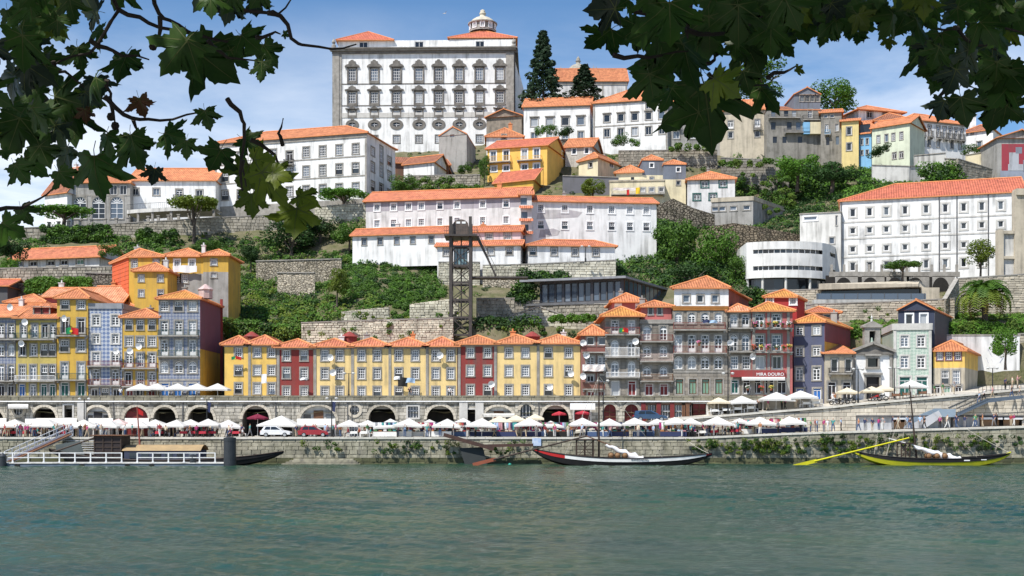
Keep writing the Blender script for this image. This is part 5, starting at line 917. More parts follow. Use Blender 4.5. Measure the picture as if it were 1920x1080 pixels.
rwall('rubble wall below the low red-roofed house at far left', [(-60,191,505,545),(215,189.5,500,540)], rubble, lay=(.5,.75,ds_,150))
rwall('dark lower wall beside the hedge at the left', [(-40,186,533,560),(60,186,533,560)], rubbledark)
rwall('dark wall between the hedge and the orange-red house', [(160,187,512,545),(214,187,514,545)], rubbledark)
rwall('light rough wall behind the middle of the yellow row', [(565,176.5,606,668),(700,175.5,601,668),(850,175,597,664)], rubblelight, lay=(.36,.7,ls_,300))
rwall('broken light wall above the rough wall', [(640,181,584,606),(730,181,575,606)], rubblelight, cap=False, lay=(.4,.7,ls_,60))
rwall('short light wall right behind the lift tower', [(768,183,570,600),(860,182,558,600)], rubblelight, cap=False, lay=(.42,.75,ls_,60))
rwall('tall stone wall under the lowest convent wing, behind the lift', [(822,201.5,492,560),(900,201.5,492,560)], rubblelight, lay=(.42,.8,ls_,200))
rwall('stone wall under the right convent wings', [(905,200.5,498,520),(990,200.5,496,522),(1155,201.5,488,525)], rubblelight, lay=(.42,.8,ls_,180))
rwall('shaded stone wall beside the lift foot', [(893,184,560,600),(965,184,560,602)], rubble, lay=(.5,.8,ds_,90))
rwall('stepped light wall under the glazed pavilion', [(958,181,592,660),(1010,181,575,660),(1100,180.5,606,660),(1136,180.5,614,660)], rubblelight, lay=(.42,.8,ls_,150))
rwall('brown stone wall directly under the glazed pavilion', [(1010,187.5,571,606),(1168,183,570,606)], rubble, lay=(.5,.8,ds_,100))
rwall('wall with stairs left of the glazed pavilion', [(958,188,566,598),(1012,188,564,598)], rubble, lay=(.5,.8,ds_,50))
rwall('squared stone wall below the curved building', [(1430,189,546,600),(1540,188,543,600)], ashlarm, lay=(.4,.95,asl,150))
rwall('squared stone wall below the concrete pavilion', [(1520,184.5,571,606),(1700,183.5,565,604),(1790,183,560,610)], ashlarm, lay=(.36,.95,asl,260))
rwall('tall squared stone wall behind the palm tree at the right', [(1772,182,562,614),(1795,186,523,610),(1960,186,512,600)], ashlarm, lay=(.38,.95,asl,260))
rwall('low garden wall below the palm bank', [(1784,177.2,633,650),(1925,177.2,626,650)], ashlarm)
rwall('grey wall below the hilltop white houses', [(1160,254,283,312),(1345,253,281,308)], rubbledark, lay=(.5,.9,ds_,120))
rwall('tall grey cliff wall right of the small white house', [(1352,251,296,385),(1480,250,302,385)], rubbledark, lay=(.6,1.0,M('dark_field_stone', (.30,.28,.245), (.18,.17,.15), .7, .95, bump=.03, bs=5, dirt=.4, rand=.25),280))
rwall('long concrete terrace wall on the upper right slope', [(1715,246,292,315),(1774,243,287,340)], concrete)
rwall('squared grey wall stepping down on the upper right slope', [(1773,243,297,345),(1795,241,298,345),(1860,247,318,345)], ashlarm, lay=(.5,1.0,ds_,90))
rwall('cream wall below the white house near the right edge', [(1812,255,291,318),(1868,254,282,318)], cream)
rwall('pale garden wall by the terrace with a closed parasol', [(1636,245,310,330),(1704,244,312,345),(1733,246,312,345)], palestone)
rwall('rough stone wall below the yellow slope house', [(765,242,330,352),(900,240,328,352)], rubbledark, lay=(.5,.8,ds_,100))
rwall('rubble garden wall below the hilltop windows', [(982,268,264,285),(1065,267,262,285)], rubble)
rwall('wall under the flat-topped tree by the big white block', [(590,227,388,412),(688,226,382,412)], rubblelight, lay=(.5,.8,ls_,60))
rwall('slate-dark terrace wall behind the right convent roof', [(1055,238,330,358),(1160,238,333,366)], plaster('dark_slate_wall', (.15,.15,.165), .6))
rwall('grey wall strip above the left slope garden', [(590,196,512,540),(520,197,512,540)][::-1], rubblelight)
rwall('pale terrace edge on the left slope', [(480,204,490,512),(640,202,486,512)], rubble)
rwall('bare rock face between the small white house and the convent', [(1232,228,385,470),(1262,227,372,470),(1300,226,390,465),(1340,226,402,470)], M('cliff_rock', (.25,.225,.19), (.14,.13,.11), .5, .95, bump=.3, kind='rubble', p=(1.7,1.5), dirt=.7), cap=False)
rwall('brown earth cliff above the curved building', [(1330,212,425,500),(1375,211,418,520),(1420,211,425,500),(1500,214,440,480)], M('cliff_earth', (.27,.225,.17), (.17,.145,.11), .5, .95, bump=.3, kind='rubble', p=(1.6,1.6), dirt=.6), cap=False)
# arcaded wall below the long white block
T = thing('arched_terrace', 'dark low arches under the terrace of the long white block', 'wall', P(1556, 534, 194)); og = T.location; mb = MB(); xa = lambda p: PX(p, 194)-og.x; zz = PZ(513,194)-og.z; z5 = PZ(531,194)-og.z
mb.box(0, xa(1800), 0, .5, zz-.5, zz+.3)
for c in (1582, 1632, 1678, 1716, 1764):
    N = 8; r = xa(c+16)-xa(c)
    for sg in (1, -1):
        for i in range(N):
            a, b_ = math.pi/2*i/N, math.pi/2*(i+1)/N; mb.face([(xa(c)-sg*r*math.cos(a), 0, z5-1+(zz-.6-z5+1)*math.sin(a)), (xa(c)-sg*r*math.cos(b_), 0, z5-1+(zz-.6-z5+1)*math.sin(b_)), (xa(c)-sg*r*math.cos(b_), 0, zz-.4), (xa(c)-sg*r*math.cos(a), 0, zz-.4)])
    mb.box(xa(c)+r, xa(c)+r+.9, 0, .4, z5-2, zz-.4)
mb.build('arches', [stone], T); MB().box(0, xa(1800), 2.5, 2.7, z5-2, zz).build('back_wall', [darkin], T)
for i in range(11): MB().box(-.18,.18,.1,.4,zz+.3,zz+1.5).build('post', [stone], T, (xa(1560+i*23.5), 0, 0))
# ruined gateway at the right edge
T = thing('ruined_gateway', 'tall ruined stone gateway with boarded openings at the right edge', 'ruin', P(1872, 522, 188)); og = T.location; xa = lambda p: PX(p,188)-og.x; zq = lambda p: PZ(p,188)-og.z
mb = MB()
for a, b_, t_ in ((1872,1882,430),(1903,1925,358)): mb.box(xa(a), xa(b_), 0, 1.2, -1, zq(t_))
mb.box(xa(1882), xa(1903), .1, 1.1, zq(438), zq(432)); mb.box(xa(1882), xa(1903), .1, 1.1, zq(485), zq(480)); mb.box(xa(1905), xa(1928), -.3, 1.4, zq(366), zq(354)); mb.build('pillars', [beige], T)
for a, b_ in ((438, 480), (485, 518)): MB().box(xa(1882), xa(1903), .5, .7, zq(b_), zq(a)).build('boarding', [palestone], T)
# curved terrace on columns at the monastery
T = thing('curved_terrace', 'curved terrace on columns in front of the monastery', 'terrace', P(240, 412, 229)); og = T.location; rows_ = []
cv = [(238,230,394),(258,227.5,392),(285,226.5,390.5),(320,226.3,388.5),(360,226.5,387.5),(400,227.5,387)]
pt = [P(a, c, Y_)-og for a, Y_, c in cv]; mb = MB(); rl = MB()
for a, b_ in zip(pt, pt[1:]):
    mb.face([a-Vector((0,0,.7)), b_-Vector((0,0,.7)), b_, a]); mb.face([a, b_, b_+Vector((0,7,0)), a+Vector((0,7,0))]); mb.face([a-Vector((0,0,.7)), a+Vector((0,7,-.7)), b_+Vector((0,7,-.7)), b_-Vector((0,0,.7))])
    rl.bar(a+Vector((0,0,1)), b_+Vector((0,0,1)), .05); [rl.bar(a+(b_-a)*(i/9), a+(b_-a)*(i/9)+Vector((0,0,1)), .03) for i in range(9)]
mb.build('slab', [palestone], T); rl.build('railing', [iron], T)
for p in pt: MB().box(-.22,.22,.2,.64,-4,-.7).build('column', [stone], T, p)
for i, px in enumerate((92,110,128,150,172,197,218,240,278,297,316,335,355,372)): tag(MB().box(-.22,.22,-.2,.2,0,.9).box(-.34,.34,-.3,.3,.9,1.05).build('wall_post', [stone], None, P(px, 427-(px-90)*.06, 223.5+.006*px)), 'short stone post on the monastery terrace wall', 'post', 'stone posts along the monastery terrace wall')
# ------------------------------------------------------------------ foliage
rs = np.random.RandomState(11)
def leafquads(c, nrm, size, asp=.6):
    """one small leaf-shaped quad per centre"""
    n = nrm/np.maximum(np.linalg.norm(nrm, axis=1, keepdims=True), 1e-6); r = rs.normal(size=n.shape); a = np.cross(n, r); a /= np.maximum(np.linalg.norm(a, axis=1, keepdims=True), 1e-6); b = np.cross(n, a)
    s = (size*rs.uniform(.7, 1.35, len(c)))[:, None]
    return np.stack([c-a*s, c-b*s*asp, c+a*s, c+b*s*asp], 1).reshape(-1, 3), np.arange(len(c)*4).reshape(-1, 4)
def foliage(name, c, c2, tr=.28): return M(name, c, c2, scale=.9, rough=.6, rand=.14, trans=tr, spec=.25, det=3)
gr = [foliage('leaf_green', (0.083,0.168,0.019), (0.040,0.098,0.013)), foliage('leaf_dark', (0.035,0.082,0.017), (0.017,0.047,0.011)), foliage('leaf_yellow_green', (0.158,0.211,0.022), (0.094,0.148,0.017)), foliage('leaf_bright', (0.101,0.218,0.021), (0.054,0.136,0.015)), foliage('conifer_green', (0.032,0.066,0.030), (0.016,0.035,0.017)), foliage('grass_green', (0.130,0.203,0.030), (0.079,0.133,0.021))]
bark = M('bark', (.12,.10,.08), (.07,.055,.045), 3, .95, bump=.02, bs=8)
def crownmesh(kind, seed, mat, n=3400, leaf=.055):
    r = np.random.RandomState(seed); pts = []; nr = []
    if kind == 'round':   cl = [(v/np.linalg.norm(v)*r.uniform(.45, .8), r.uniform(.24, .42)) for v in r.normal(size=(26, 3))]
    elif kind == 'flat':  cl = [(np.array([math.cos(a)*q, math.sin(a)*q, r.uniform(-.12, .22)*(1.1-q)+.05]), r.uniform(.20, .30)) for a, q in zip(r.uniform(0, 6.28, 34), np.sqrt(r.uniform(0, 1, 34))*.85)]
    elif kind == 'cone':
        cl = []
        for i in range(64): h = (i/64)**.9; q = (1-h)*.42+.03; a = i*2.4+r.uniform(-.4, .4); cl.append((np.array([math.cos(a)*q*r.uniform(.5, 1.1), math.sin(a)*q*r.uniform(.5, 1.1), h*2-1-.05]), .055+.15*(1-h)))
    elif kind == 'bush':  cl = [(np.array([r.uniform(-.8, .8), r.uniform(-.6, .6), r.uniform(-.5, .45)]), r.uniform(.25, .45)) for _ in range(16)]
    k = n//len(cl)
    for c, rad in cl:
        v = r.normal(size=(k, 3)); v /= np.linalg.norm(v, axis=1, keepdims=True); q = rad*r.uniform(.55, 1.0, (k, 1))**.5
        sq = np.array([1, 1, .62 if kind in ('cone', 'flat') else .85]); pts.append(c+v*q*sq); nr.append(v*.9+np.array([0, 0, .35])+r.normal(size=(k, 3))*.55)
    v, f = leafquads(np.concatenate(pts), np.concatenate(nr), leaf); return npmesh('crown', v, f, [mat])
CM = {}
def crown(kind, mi, var):
    key = (kind, mi, var)
    if key not in CM: CM[key] = crownmesh(kind, hash((len(kind), mi, var)) % 9999, gr[mi], 5200 if kind == 'cone' else 3400, .048 if kind != 'cone' else .04)
    return CM[key]
def tree(name, label, px, py, wpx, hpx, Y, kind='round', mi=0, trunk=.35, cat='tree', group=None, tb=None):
    """crown box centred at (px, py) in the photo, at distance Y; trunk reaches down to the ground"""
    c = P(px, py, Y); sx, sz = wpx*Y/F/2, hpx*Y/F/2; gz = c.z-sz*(1.0+trunk)
    if tb: gz = PZ(tb, Y)
    T = thing(name, label, cat, (c.x, c.y, gz), 0, group)
    o = link('crown', crown(kind, mi, R.randrange(2)), T, (0, 0, c.z-gz), R.uniform(0, 6.28) if kind != 'flat' else R.uniform(-.3, .3), (sx/(.95 if kind != 'cone' else .42), (min(sx, sz*1.6)/(1 if kind != 'cone' else .45) if kind != 'flat' else sx)/.95, sz/(.95 if kind not in ('flat', 'bush') else .42 if kind == 'flat' else .8)))
    if kind != 'bush' or trunk > .2:
        mb = MB(); h = c.z-gz; r0 = max(.12, sx*.07); mb.tube([(0,0,-1.0),(0,0,0),(r0*.5,0,h*.55),(0,0,h+(sz*.8 if kind == 'cone' else 0))], [r0*1.4, r0, r0*.8, r0*.15], 7)
        for i in range(5 if kind != 'cone' else 0): a = i*1.26+R.random(); mb.tube([(0,0,h*.5+R.uniform(-.1,.2)*h), (math.cos(a)*sx*.35, math.sin(a)*sx*.3, h+sz*.05), (math.cos(a)*sx*.65, math.sin(a)*sx*.5, h+sz*.25)], [r0*.55, r0*.35, r0*.1], 5)
        mb.build('trunk', [bark], T)
    return T
tree('conifer', 'tall dark conifer with a bare leaning tip beside the palace', 1018, 128, 74, 140, 292, 'cone', 4, tb=215)
tree('conifer', 'smaller dark conifer in front of the church roof', 1096, 155, 66, 68, 290, 'cone', 4, tb=215)
tree('broadleaf_tree', 'large pale green tree on the skyline behind the foreground leaves', 1428, 150, 122, 84, 292, 'round', 0, tb=230)
tree('broadleaf_tree', 'dense round green tree on the skyline behind the ruined house', 1566, 182, 98, 74, 285, 'round', 3, tb=240)
tree('flat_tree', 'flat-topped green tree at the left end of the monastery terrace', 119, 399, 118, 30, 226, 'flat', 3, tb=425)
tree('flat_tree', 'olive-green spreading tree before the curved terrace', 363, 384, 94, 40, 221, 'flat', 2, tb=455)
tree('flat_tree', 'flat-topped bright tree in front of the big white block', 643, 367, 94, 30, 227.5, 'flat', 3, tb=392)
tree('round_tree', 'round dark green tree left of the long convent roof', 757, 343, 62, 42, 235, 'bush', 0, .3)
tree('round_tree', 'yellow-green bushy tree behind the right convent roof', 1111, 350, 58, 34, 228, 'bush', 2, .3)
tree('spreading_tree', 'small spreading tree in front of the long white block', 1692, 498, 64, 24, 191, 'flat', 0, tb=520)
tree('round_tree', 'leafy tree beside the ruined gateway', 1838, 474, 64, 52, 192, 'round', 2, tb=528)
for px, py, w, h, Y, mi, lb in ((1015,243,24,26,268,3,'small bright tree left before the low hilltop building'),(1036,243,22,24,267,0,'small bright tree second from the left before the low hilltop building'),(1059,246,40,22,267,1,'dark rounded shrub before the low hilltop building'),(1163,261,34,28,262,0,'round tree before the three-storey hilltop building'),(1190,266,22,20,262,3,'small bright bush right of the round hilltop tree'),(1645,282,44,28,251,1,'dark clipped tree before the pale greenish house'),(1822,281,36,22,259,0,'green tree beside the white chimney house'),(388,458,78,32,206,0,'dark rounded shrub above the ochre slope houses'),(205,470,40,30,198,0,'green bush right of the low red-roofed house'),(20,460,60,60,196,1,'dark tall bush at the left edge'),(20,497,46,34,193,3,'bright bush at the left edge beside the low house'),(908,312,26,46,246,0,'tall ivy-clad bush left of the yellow slope house'),(872,315,34,22,247,0,'leafy shrub among bare stems below the grey shed'),(432,610,22,40,177,2,'small bright tree right of the purple wall'),(632,525,44,56,190,2,'yellow-green tree left of the ivy wall'),(545,445,110,80,216,1,'big dark tree behind the hanging foreground leaf'),(655,432,66,52,214,0,'green tree beside the convent corner'),(600,420,80,58,220,1,'dark leafy tree under the big white block'),(470,475,44,46,207,1,'dark palm-like bush beside the slope terrace'),(1495,310,90,60,243,3,'bright green bushy tree below the ruined house'),(1560,320,110,60,240,1,'dark spreading shrub on the upper right slope'),(1345,470,90,100,207,3,'big bright green tree in the gully by the convent'),(1270,455,90,110,211,0,'dense green tree right of the convent wing'),(1300,520,110,80,200,1,'dark green tree mass behind the white attic house'),(1385,505,60,70,202,0,'green tree left of the curved building'),(1885,640,60,60,170,3,'leafy tree in front of the blue-stroked wall')):
    tree('bush', lb, px, py, w, h, Y, 'bush' if h < 70 else 'round', mi, .12 if h < 40 else .35, cat='bush' if h < 40 else 'tree')
# hedges, ivy and ground cover: leaves over the slope
def cover(name, label, cat, areas, mi, leaf=.22, per=130, rad=(.7, 1.5), lift=.3, mats=None):
    """clumps of leaves over patches of the slope; areas: (px0, py0, px1, py1, clumps[, Y])"""
    pts = []; nr = []
    for ar in areas:
        x0, y0, x1, y1, n = ar[:5]
        for _ in range(n):
            px, py = rs.uniform(x0, x1), rs.uniform(y0, y1); Y = ar[5]-rs.uniform(0, .5) if len(ar) > 5 else ground(px, py)
            if Y is None: continue
            c = np.array(P(px, py, Y-lift)); q = rs.uniform(*rad); v = rs.normal(size=(per, 3)); v /= np.linalg.norm(v, axis=1, keepdims=True)
            pts.append(c+v*q*rs.uniform(.4, 1, (per, 1))**.5*np.array([1, .55 if len(ar) > 5 else 1, .75])); nr.append(v*.8+np.array([0, -.25, .45])+rs.normal(size=(per, 3))*.5)
    v, f = leafquads(np.concatenate(pts), np.concatenate(nr), leaf); mats = mats or [gr[mi]]
    o = link(name, npmesh(name, v, f, mats, False, rs.randint(0, len(mats), len(f)//per).repeat(per) if len(mats) > 1 else None)); return stuff(o, label, cat)
cover('ivy', 'thick ivy covering the slope between the convent and the rough walls', 'ivy', [(650,472,825,556,430),(650,490,700,560,80),(690,555,800,575,60),(560,470,660,520,40),(735,548,830,598,90),(770,540,835,560,30)], 0, .17, 110, (.5, 1.0), .5, [gr[0], gr[0], gr[0], gr[1], gr[3]])
cover('ground_cover', 'wild bushes and vines over the left slope', 'bushes', [(425,520,600,590,200),(425,580,560,640,130),(440,480,650,525,90),(520,560,600,640,50),(600,560,720,600,60),(560,590,600,640,20),(400,540,450,620,40),(600,500,650,560,30)], 0, .20, 110, (.6, 1.5), .4, [gr[0], gr[2], gr[1], gr[5], gr[3]])
cover('garden_plants', 'creepers and shrubs below the monastery wall', 'bushes', [(78,424,205,455,110,221.5),(205,440,340,470,70),(255,430,340,470,50,221),(0,440,90,480,60),(400,450,520,470,40),(180,470,330,482,30),(430,480,480,500,20)], 0, .20, 110, (.6, 1.2), .4, [gr[0], gr[3], gr[1]])
cover('hedge', 'long trimmed hedge above the left roofs', 'hedge', [(52,524,166,546,110,184.5)], 3, .16, 130, (.6, .9), .2)
cover('undergrowth', 'dark undergrowth around the gully and pavilion', 'bushes', [(1150,480,1260,535,110),(1230,400,1300,480,70),(1240,470,1400,545,120),(1340,430,1400,520,50),(1400,385,1510,440,70),(1230,375,1330,440,50),(1480,350,1580,405,80),(1380,330,1500,380,50),(980,512,1060,528,30,196),(960,535,1005,562,30,189),(890,600,1010,650,80,179),(1400,545,1430,570,12,189)], 1, .22, 110, (.8, 1.6), .4, [gr[1], gr[1], gr[0]])
cover('pergola_vine', 'flat strip of vine leaves on the terrace wall under the pavilion', 'vine', [(1030,592,1115,602,40,178.5)], 3, .16, 90, (.4, .6), .2)
cover('slope_shrubs', 'shrubs tumbling down the upper right slope', 'bushes', [(1375,262,1500,300,90),(1480,280,1640,345,170),(1510,340,1700,375,130),(1610,300,1720,350,60),(1730,310,1800,345,50,240),(1380,262,1440,285,20),(1600,290,1650,310,16),(1640,350,1900,356,20)], 0, .24, 110, (.9, 1.8), .5, [gr[0], gr[1], gr[3]])
cover('wall_creepers', 'creepers on the hilltop walls and terraces', 'bushes', [(790,350,905,356,22,237),(1230,270,1340,280,16,252.5),(1350,300,1480,310,24,249.5),(1380,320,1480,370,14,249.5),(770,335,900,350,18,239.5),(1430,330,1490,400,20,230)], 0, .2, 90, (.5, 1.0), .3, [gr[0], gr[5]])
cover('grass_bank', 'bright grass bank below the palm tree', 'grass', [(1780,590,1925,632,260),(1596,596,1684,640,130),(1640,640,1690,655,10)], 5, .16, 90, (.4, .8), .15, [gr[5], gr[3], gr[0]])
cover('wall_weeds', 'tufts of weeds growing from the quay wall', 'weeds', [(1290,825,1480,850,60,149.9),(1390,822,1560,848,60,149.9),(1540,815,1640,848,46,149.9),(1640,815,1915,842,80,149.9),(700,826,870,850,34,149.9),(560,828,640,846,12,149.9),(910,826,1000,850,12,149.9)], 0, .09, 60, (.18, .5), .1, [gr[0], gr[2], gr[1]])
cover('wall_weeds_high', 'small plants rooted in the rough walls behind the row', 'weeds', [(570,606,850,640,16,175.4),(640,586,860,600,26,178),(840,660,890,690,2,175),(1600,575,1780,600,8,183)], 0, .12, 60, (.25, .6), .1, [gr[0], gr[2]])
cover('slope_scrub', 'patchy scrub and weeds over the bare parts of the whole hillside', 'scrub', [(0,430,420,560,150),(420,400,700,640,160),(700,280,1000,360,110),(960,270,1240,380,150),(1150,300,1500,480,420),(1380,260,1740,420,260),(1420,500,1700,612,90),(1580,500,1920,600,80),(860,500,1140,660,110),(1700,280,1920,350,50)], 0, .17, 70, (.35, 1.0), .15, [gr[0], gr[1], gr[5], gr[1], gr[0], gr[2]])
# palm
T = thing('palm_tree', 'broad date palm with arching fronds in front of the stone wall', 'palm', P(1846, 625, 179.5)); h = PZ(563,179.5)-T.location.z
MB().tube([(0,0,-1),(0,0,0),(.05,0,h*.6),(0,0,h)], [.6,.5,.45,.55], 9).build('trunk', [bark], T)
fm = []
for k in range(3):
    mb = MB(); L_ = 4.6; pr = None
    for i in range(19):
        t = i/18; x = L_*math.sin(t*(1.25+.15*k)); z = 1.9*math.sin(t*2.5)-t*t*(1.4+.5*k); p = Vector((x*.9, 0, z))
        if pr is not None:
            d = (p-pr).normalized(); mb.bar(pr, p, .05*(1.2-t), .04)
            for sg in (-1, 1):
                l = .95*(1-.55*t)*(.5+min(1, t*4)*.5); q = p+d*.35*l+Vector((0, sg*l, -.28*l)); w = d*.13; mb.face([p-w, p+w, q+w*.3, q-w*.3])
        pr = p
    fm.append(mb.mesh('frond', [[gr[0], gr[2], foliage('dry_frond', (.30,.24,.05), (.20,.17,.04))][k]]))
for i in range(84):
    o = link('frond', fm[0 if i < 46 else (1 if i < 76 else 2)], T, (0, 0, h)); o.rotation_euler = (R.uniform(-.2,.2), R.uniform(-.75, -.1) if i < 46 else (R.uniform(-.1,.35) if i < 76 else R.uniform(.3,.6)), i*2.4); o.scale = (1,)*3 if i < 76 else (.8,)*3
# lift tower
ltm = M('brown_black_steel', (.085,.075,.068), (.055,.05,.047), 1.5, .5, metal=.2)
T = thing('lift_tower', 'steel lattice lift tower with a glass cabin in front of the convent', 'lift', P(845, 640, 177)); og = T.location; k = 177/F; zt_ = PZ(406,177)-og.z; w = 37*k; dpt = 3.2
for x in (0, w):
    for y in (0, dpt): MB().box(x-.22, x+.22, y-.22, y+.22, -6, zt_-(0 if y == 0 else .6)).build('column', [ltm], T)
zs_ = [PZ(py,177)-og.z for py in (628, 595, 562, 530, 498, 462)]
for z in zs_:
    for a, b_ in (((0,0),(w,0)),((0,dpt),(w,dpt)),((0,0),(0,dpt)),((w,0),(w,dpt))): MB().bar((*a, z), (*b_, z), .2, .3).build('cross_beam', [ltm], T)
for z, z2 in zip(zs_, zs_[1:]): MB().bar((.2,0,z2-.2),(w-.2,0,z+.2),.13).build('brace', [ltm], T); MB().bar((.2,-.05,z+.2),(w-.2,-.05,z2-.2),.10).build('brace', [ltm], T); MB().bar((0,.2,z+.2),(0,dpt-.2,z2-.2),.10).build('brace', [ltm], T); MB().bar((w,.2,z+.2),(w,dpt-.2,z2-.2),.10).build('brace', [ltm], T); MB().bar((.2,dpt,z+.2),(w-.2,dpt,z2-.2),.12).build('brace', [ltm], T)
MB().tube([(w/2,dpt-.5,-6),(w/2,dpt-.5,zt_-3)], .1, 6).build('guide_rail', [ltm], T)
zp = PZ(441,177)-og.z; MB().box(-.9, w+1.0, -1, dpt+.6, zp-.25, zp).build('platform', [ltm], T); rl = MB()
for i in range(15): x = -.9+(w+1.9)*i/14; rl.box(x-.02, x+.02, -1, -.96, zp, zp+1.1)
rl.box(-.9, w+1, -1, -.95, zp+1.05, zp+1.1).box(-.9, w+1, -1, -.95, zp+.5, zp+.54); rl.build('railing', [ltm], T)
zc_ = PZ(409,177)-og.z; hd = MB(); n_ = 10; arc = [(w/2-(w/2-.3)*math.cos(math.pi*i/n_), zc_-1.0+.9*math.sin(math.pi*i/n_)) for i in range(n_+1)]
hd.face([(x, .35, z) for x, z in arc[::-1]]+[(.3,.35,zp+.02),(w-.3,.35,zp+.02)]); [hd.face([(a[0],.35,a[1]),(b_[0],.35,b_[1]),(b_[0],dpt,b_[1]),(a[0],dpt,a[1])]) for a, b_ in zip(arc, arc[1:])]; hd.face([(.3,dpt,zp),(.3,.35,zp),(.3,.35,zc_-1),(.3,dpt,zc_-1)]).face([(w-.3,.35,zp),(w-.3,dpt,zp),(w-.3,dpt,zc_-1),(w-.3,.35,zc_-1)])
ho = hd.build('machine_room', [M('rusted_panel', (.13,.10,.085), (.09,.07,.06), 1.2, .6, streak=.3)], T)
for x in (w*.38, w*.66): MB().box(x-.28, x+.28, .30, .345, zc_-.75, zc_-.45).build('lamp_panel', [pureW], ho)
z0, z1 = PZ(495,177)-og.z, PZ(465,177)-og.z; MB().box(.5, w-.5, .6, dpt-.6, z0, z1).build('glass_cabin', [M('cabin_glass', (.20,.33,.36), (.13,.22,.25), 1, .08, spec=.7)], T); mb = MB()
for i in range(5): x = .5+(w-1)*i/4; mb.box(x-.05, x+.05, .5, .59, z0, z1)
mb.box(.45, w-.45, .45, dpt-.5, z1, z1+.25).box(.45, w-.45, .45, dpt-.5, z0-.5, z0).build('cabin_frame', [ltm], T)
zb_ = PZ(515,177)-og.z; zs2 = zp; st_ = MB(); n_ = 22
for i in range(n_): t = i/n_; st_.box(w+1+t*2.6, w+1.25+t*2.6, .6, 2.2, zs2-(zs2-zb_)*t-.1, zs2-(zs2-zb_)*t)
st_.bar((w+.9,.6,zs2-.1),(w+3.8,.6,zb_-.1),.08,.16).bar((w+.9,2.2,zs2-.1),(w+3.8,2.2,zb_-.1),.08,.16).bar((w+.9,.6,zs2+1),(w+3.8,.6,zb_+1),.06); [st_.bar((w+1+i*.29,.6,zs2-(zs2-zb_)*i/9.6),(w+1+i*.29,.6,zs2-(zs2-zb_)*i/9.6+1),.03) for i in range(10)]; st_.build('stair', [ltm], T)
MB().box(w+.2, w+8.5, .4, 2.6, zb_-.45, zb_-.2).build('footbridge', [ltm], T); mb = MB(); [mb.box(w+3.6+i*.5, w+3.64+i*.5, .4, .44, zb_-.2, zb_+.9) for i in range(10)]; mb.box(w+3.6, w+8.4, .4, .46, zb_+.85, zb_+.92); mb.build('footbridge_railing', [ltm], T); 
# ------------------------------------------------------------------ parasols and awnings
def near(px, lst): return min(lst, key=lambda t: abs(t[0]-px))[1]
LMK = [(20,'the left edge of the quay'),(80,'the first big arch'),(125,'the gangway head'),(182,'the panelled arch'),(250,'the red arch'),(310,'the dark boat cabin'),(378,'the flag pole arch'),(430,'the black mooring pile'),(482,'the arch with the maroon parasol'),(518,'the white car'),(590,'the red car'),(665,'the round window'),(716,'the arch left of the market'),(775,'the small square window'),(826,'the middle arch'),(883,'the tall dark doorway'),(935,'the shop arch'),(987,'the small arched window'),(1042,'the arch with the red parasol'),(1092,'the white sign'),(1143,'the left red arch'),(1184,'the right red arch'),(1240,'the shopfront columns'),(1310,'the red shop door'),(1370,'the dark lower doorways'),(1430,'the foot of the ramp'),(1490,'the last market parasol'),(1560,'the bare ramp wall'),(1630,'the grey shutters'),(1690,'the left open kiosk'),(1740,'the metal stair'),(1810,'the stair foot'),(1880,'the right open kiosks')]
cloth = M('white_canvas', (.74,.73,.705), (.66,.65,.625), 1.5, .8, trans=.25); creamcl = M('cream_canvas', (.74,.66,.50), (.68,.60,.45), 1.5, .8, trans=.2); maroon = M('maroon_canvas', (.20,.02,.05), rough=.8, trans=.1); redcl = M('red_canvas', (.50,.04,.06), rough=.8, trans=.15); pinkcl = M('pinkish_canvas', (.78,.58,.56), rough=.8, trans=.2)
_um = {}
def umesh(w, mat, n):
    key = (round(w*5), mat.name, n)
    if key not in _um:
        c = MB(); v = MB(); r = w/2/(math.cos(math.pi/n) if n == 4 else 1); a0 = math.pi/4 if n == 4 else 0
        ring_ = lambda q, z: [(q*math.cos(a0+2*math.pi*i/n), q*math.sin(a0+2*math.pi*i/n), z) for i in range(n)]
        mids = []; 
        for i in range(n):
            a, b = ring_(r, 0)[i], ring_(r, 0)[(i+1) % n]; m = tuple((p+q)/2 for p, q in zip(a, b)); m = (m[0]*.97, m[1]*.97, .05); t = (0, 0, r*.36); h1 = tuple(p*.45+q*.55 for p, q in zip(a, t)); h2 = tuple(p*.45+q*.55 for p, q in zip(b, t)); hm = tuple(p*.47+q*.53-.0 for p, q in zip(m, t)); hm = (hm[0], hm[1], hm[2]-.06)
            for f in ((a, m, hm, h1), (m, b, h2, hm), (h1, hm, t), (hm, h2, t)): c.face(f)
            for p, q in ((a, m), (m, b)): v.face([(p[0],p[1],p[2]-.22),(q[0],q[1],q[2]-.22),q,p])
        p = MB().tube([(0,0,-2.15),(0,0,r*.34)], .035, 6); bs = MB().box(-.35,.35,-.35,.35,-2.2,-2.1)
        rb = MB(); [rb.bar((0,0,r*.30), tuple(x*.97 for x in q[:2])+(-.02,), .025) for q in ring_(r, 0)]
        _um[key] = [('canopy', c.mesh('canopy', [mat])), ('valance', v.mesh('valance', [mat])), ('pole', p.mesh('pole', [whiterail])), ('base', bs.mesh('base', [concrete])), ('ribs', rb.mesh('ribs', [whiterail]))]
    return _um[key]
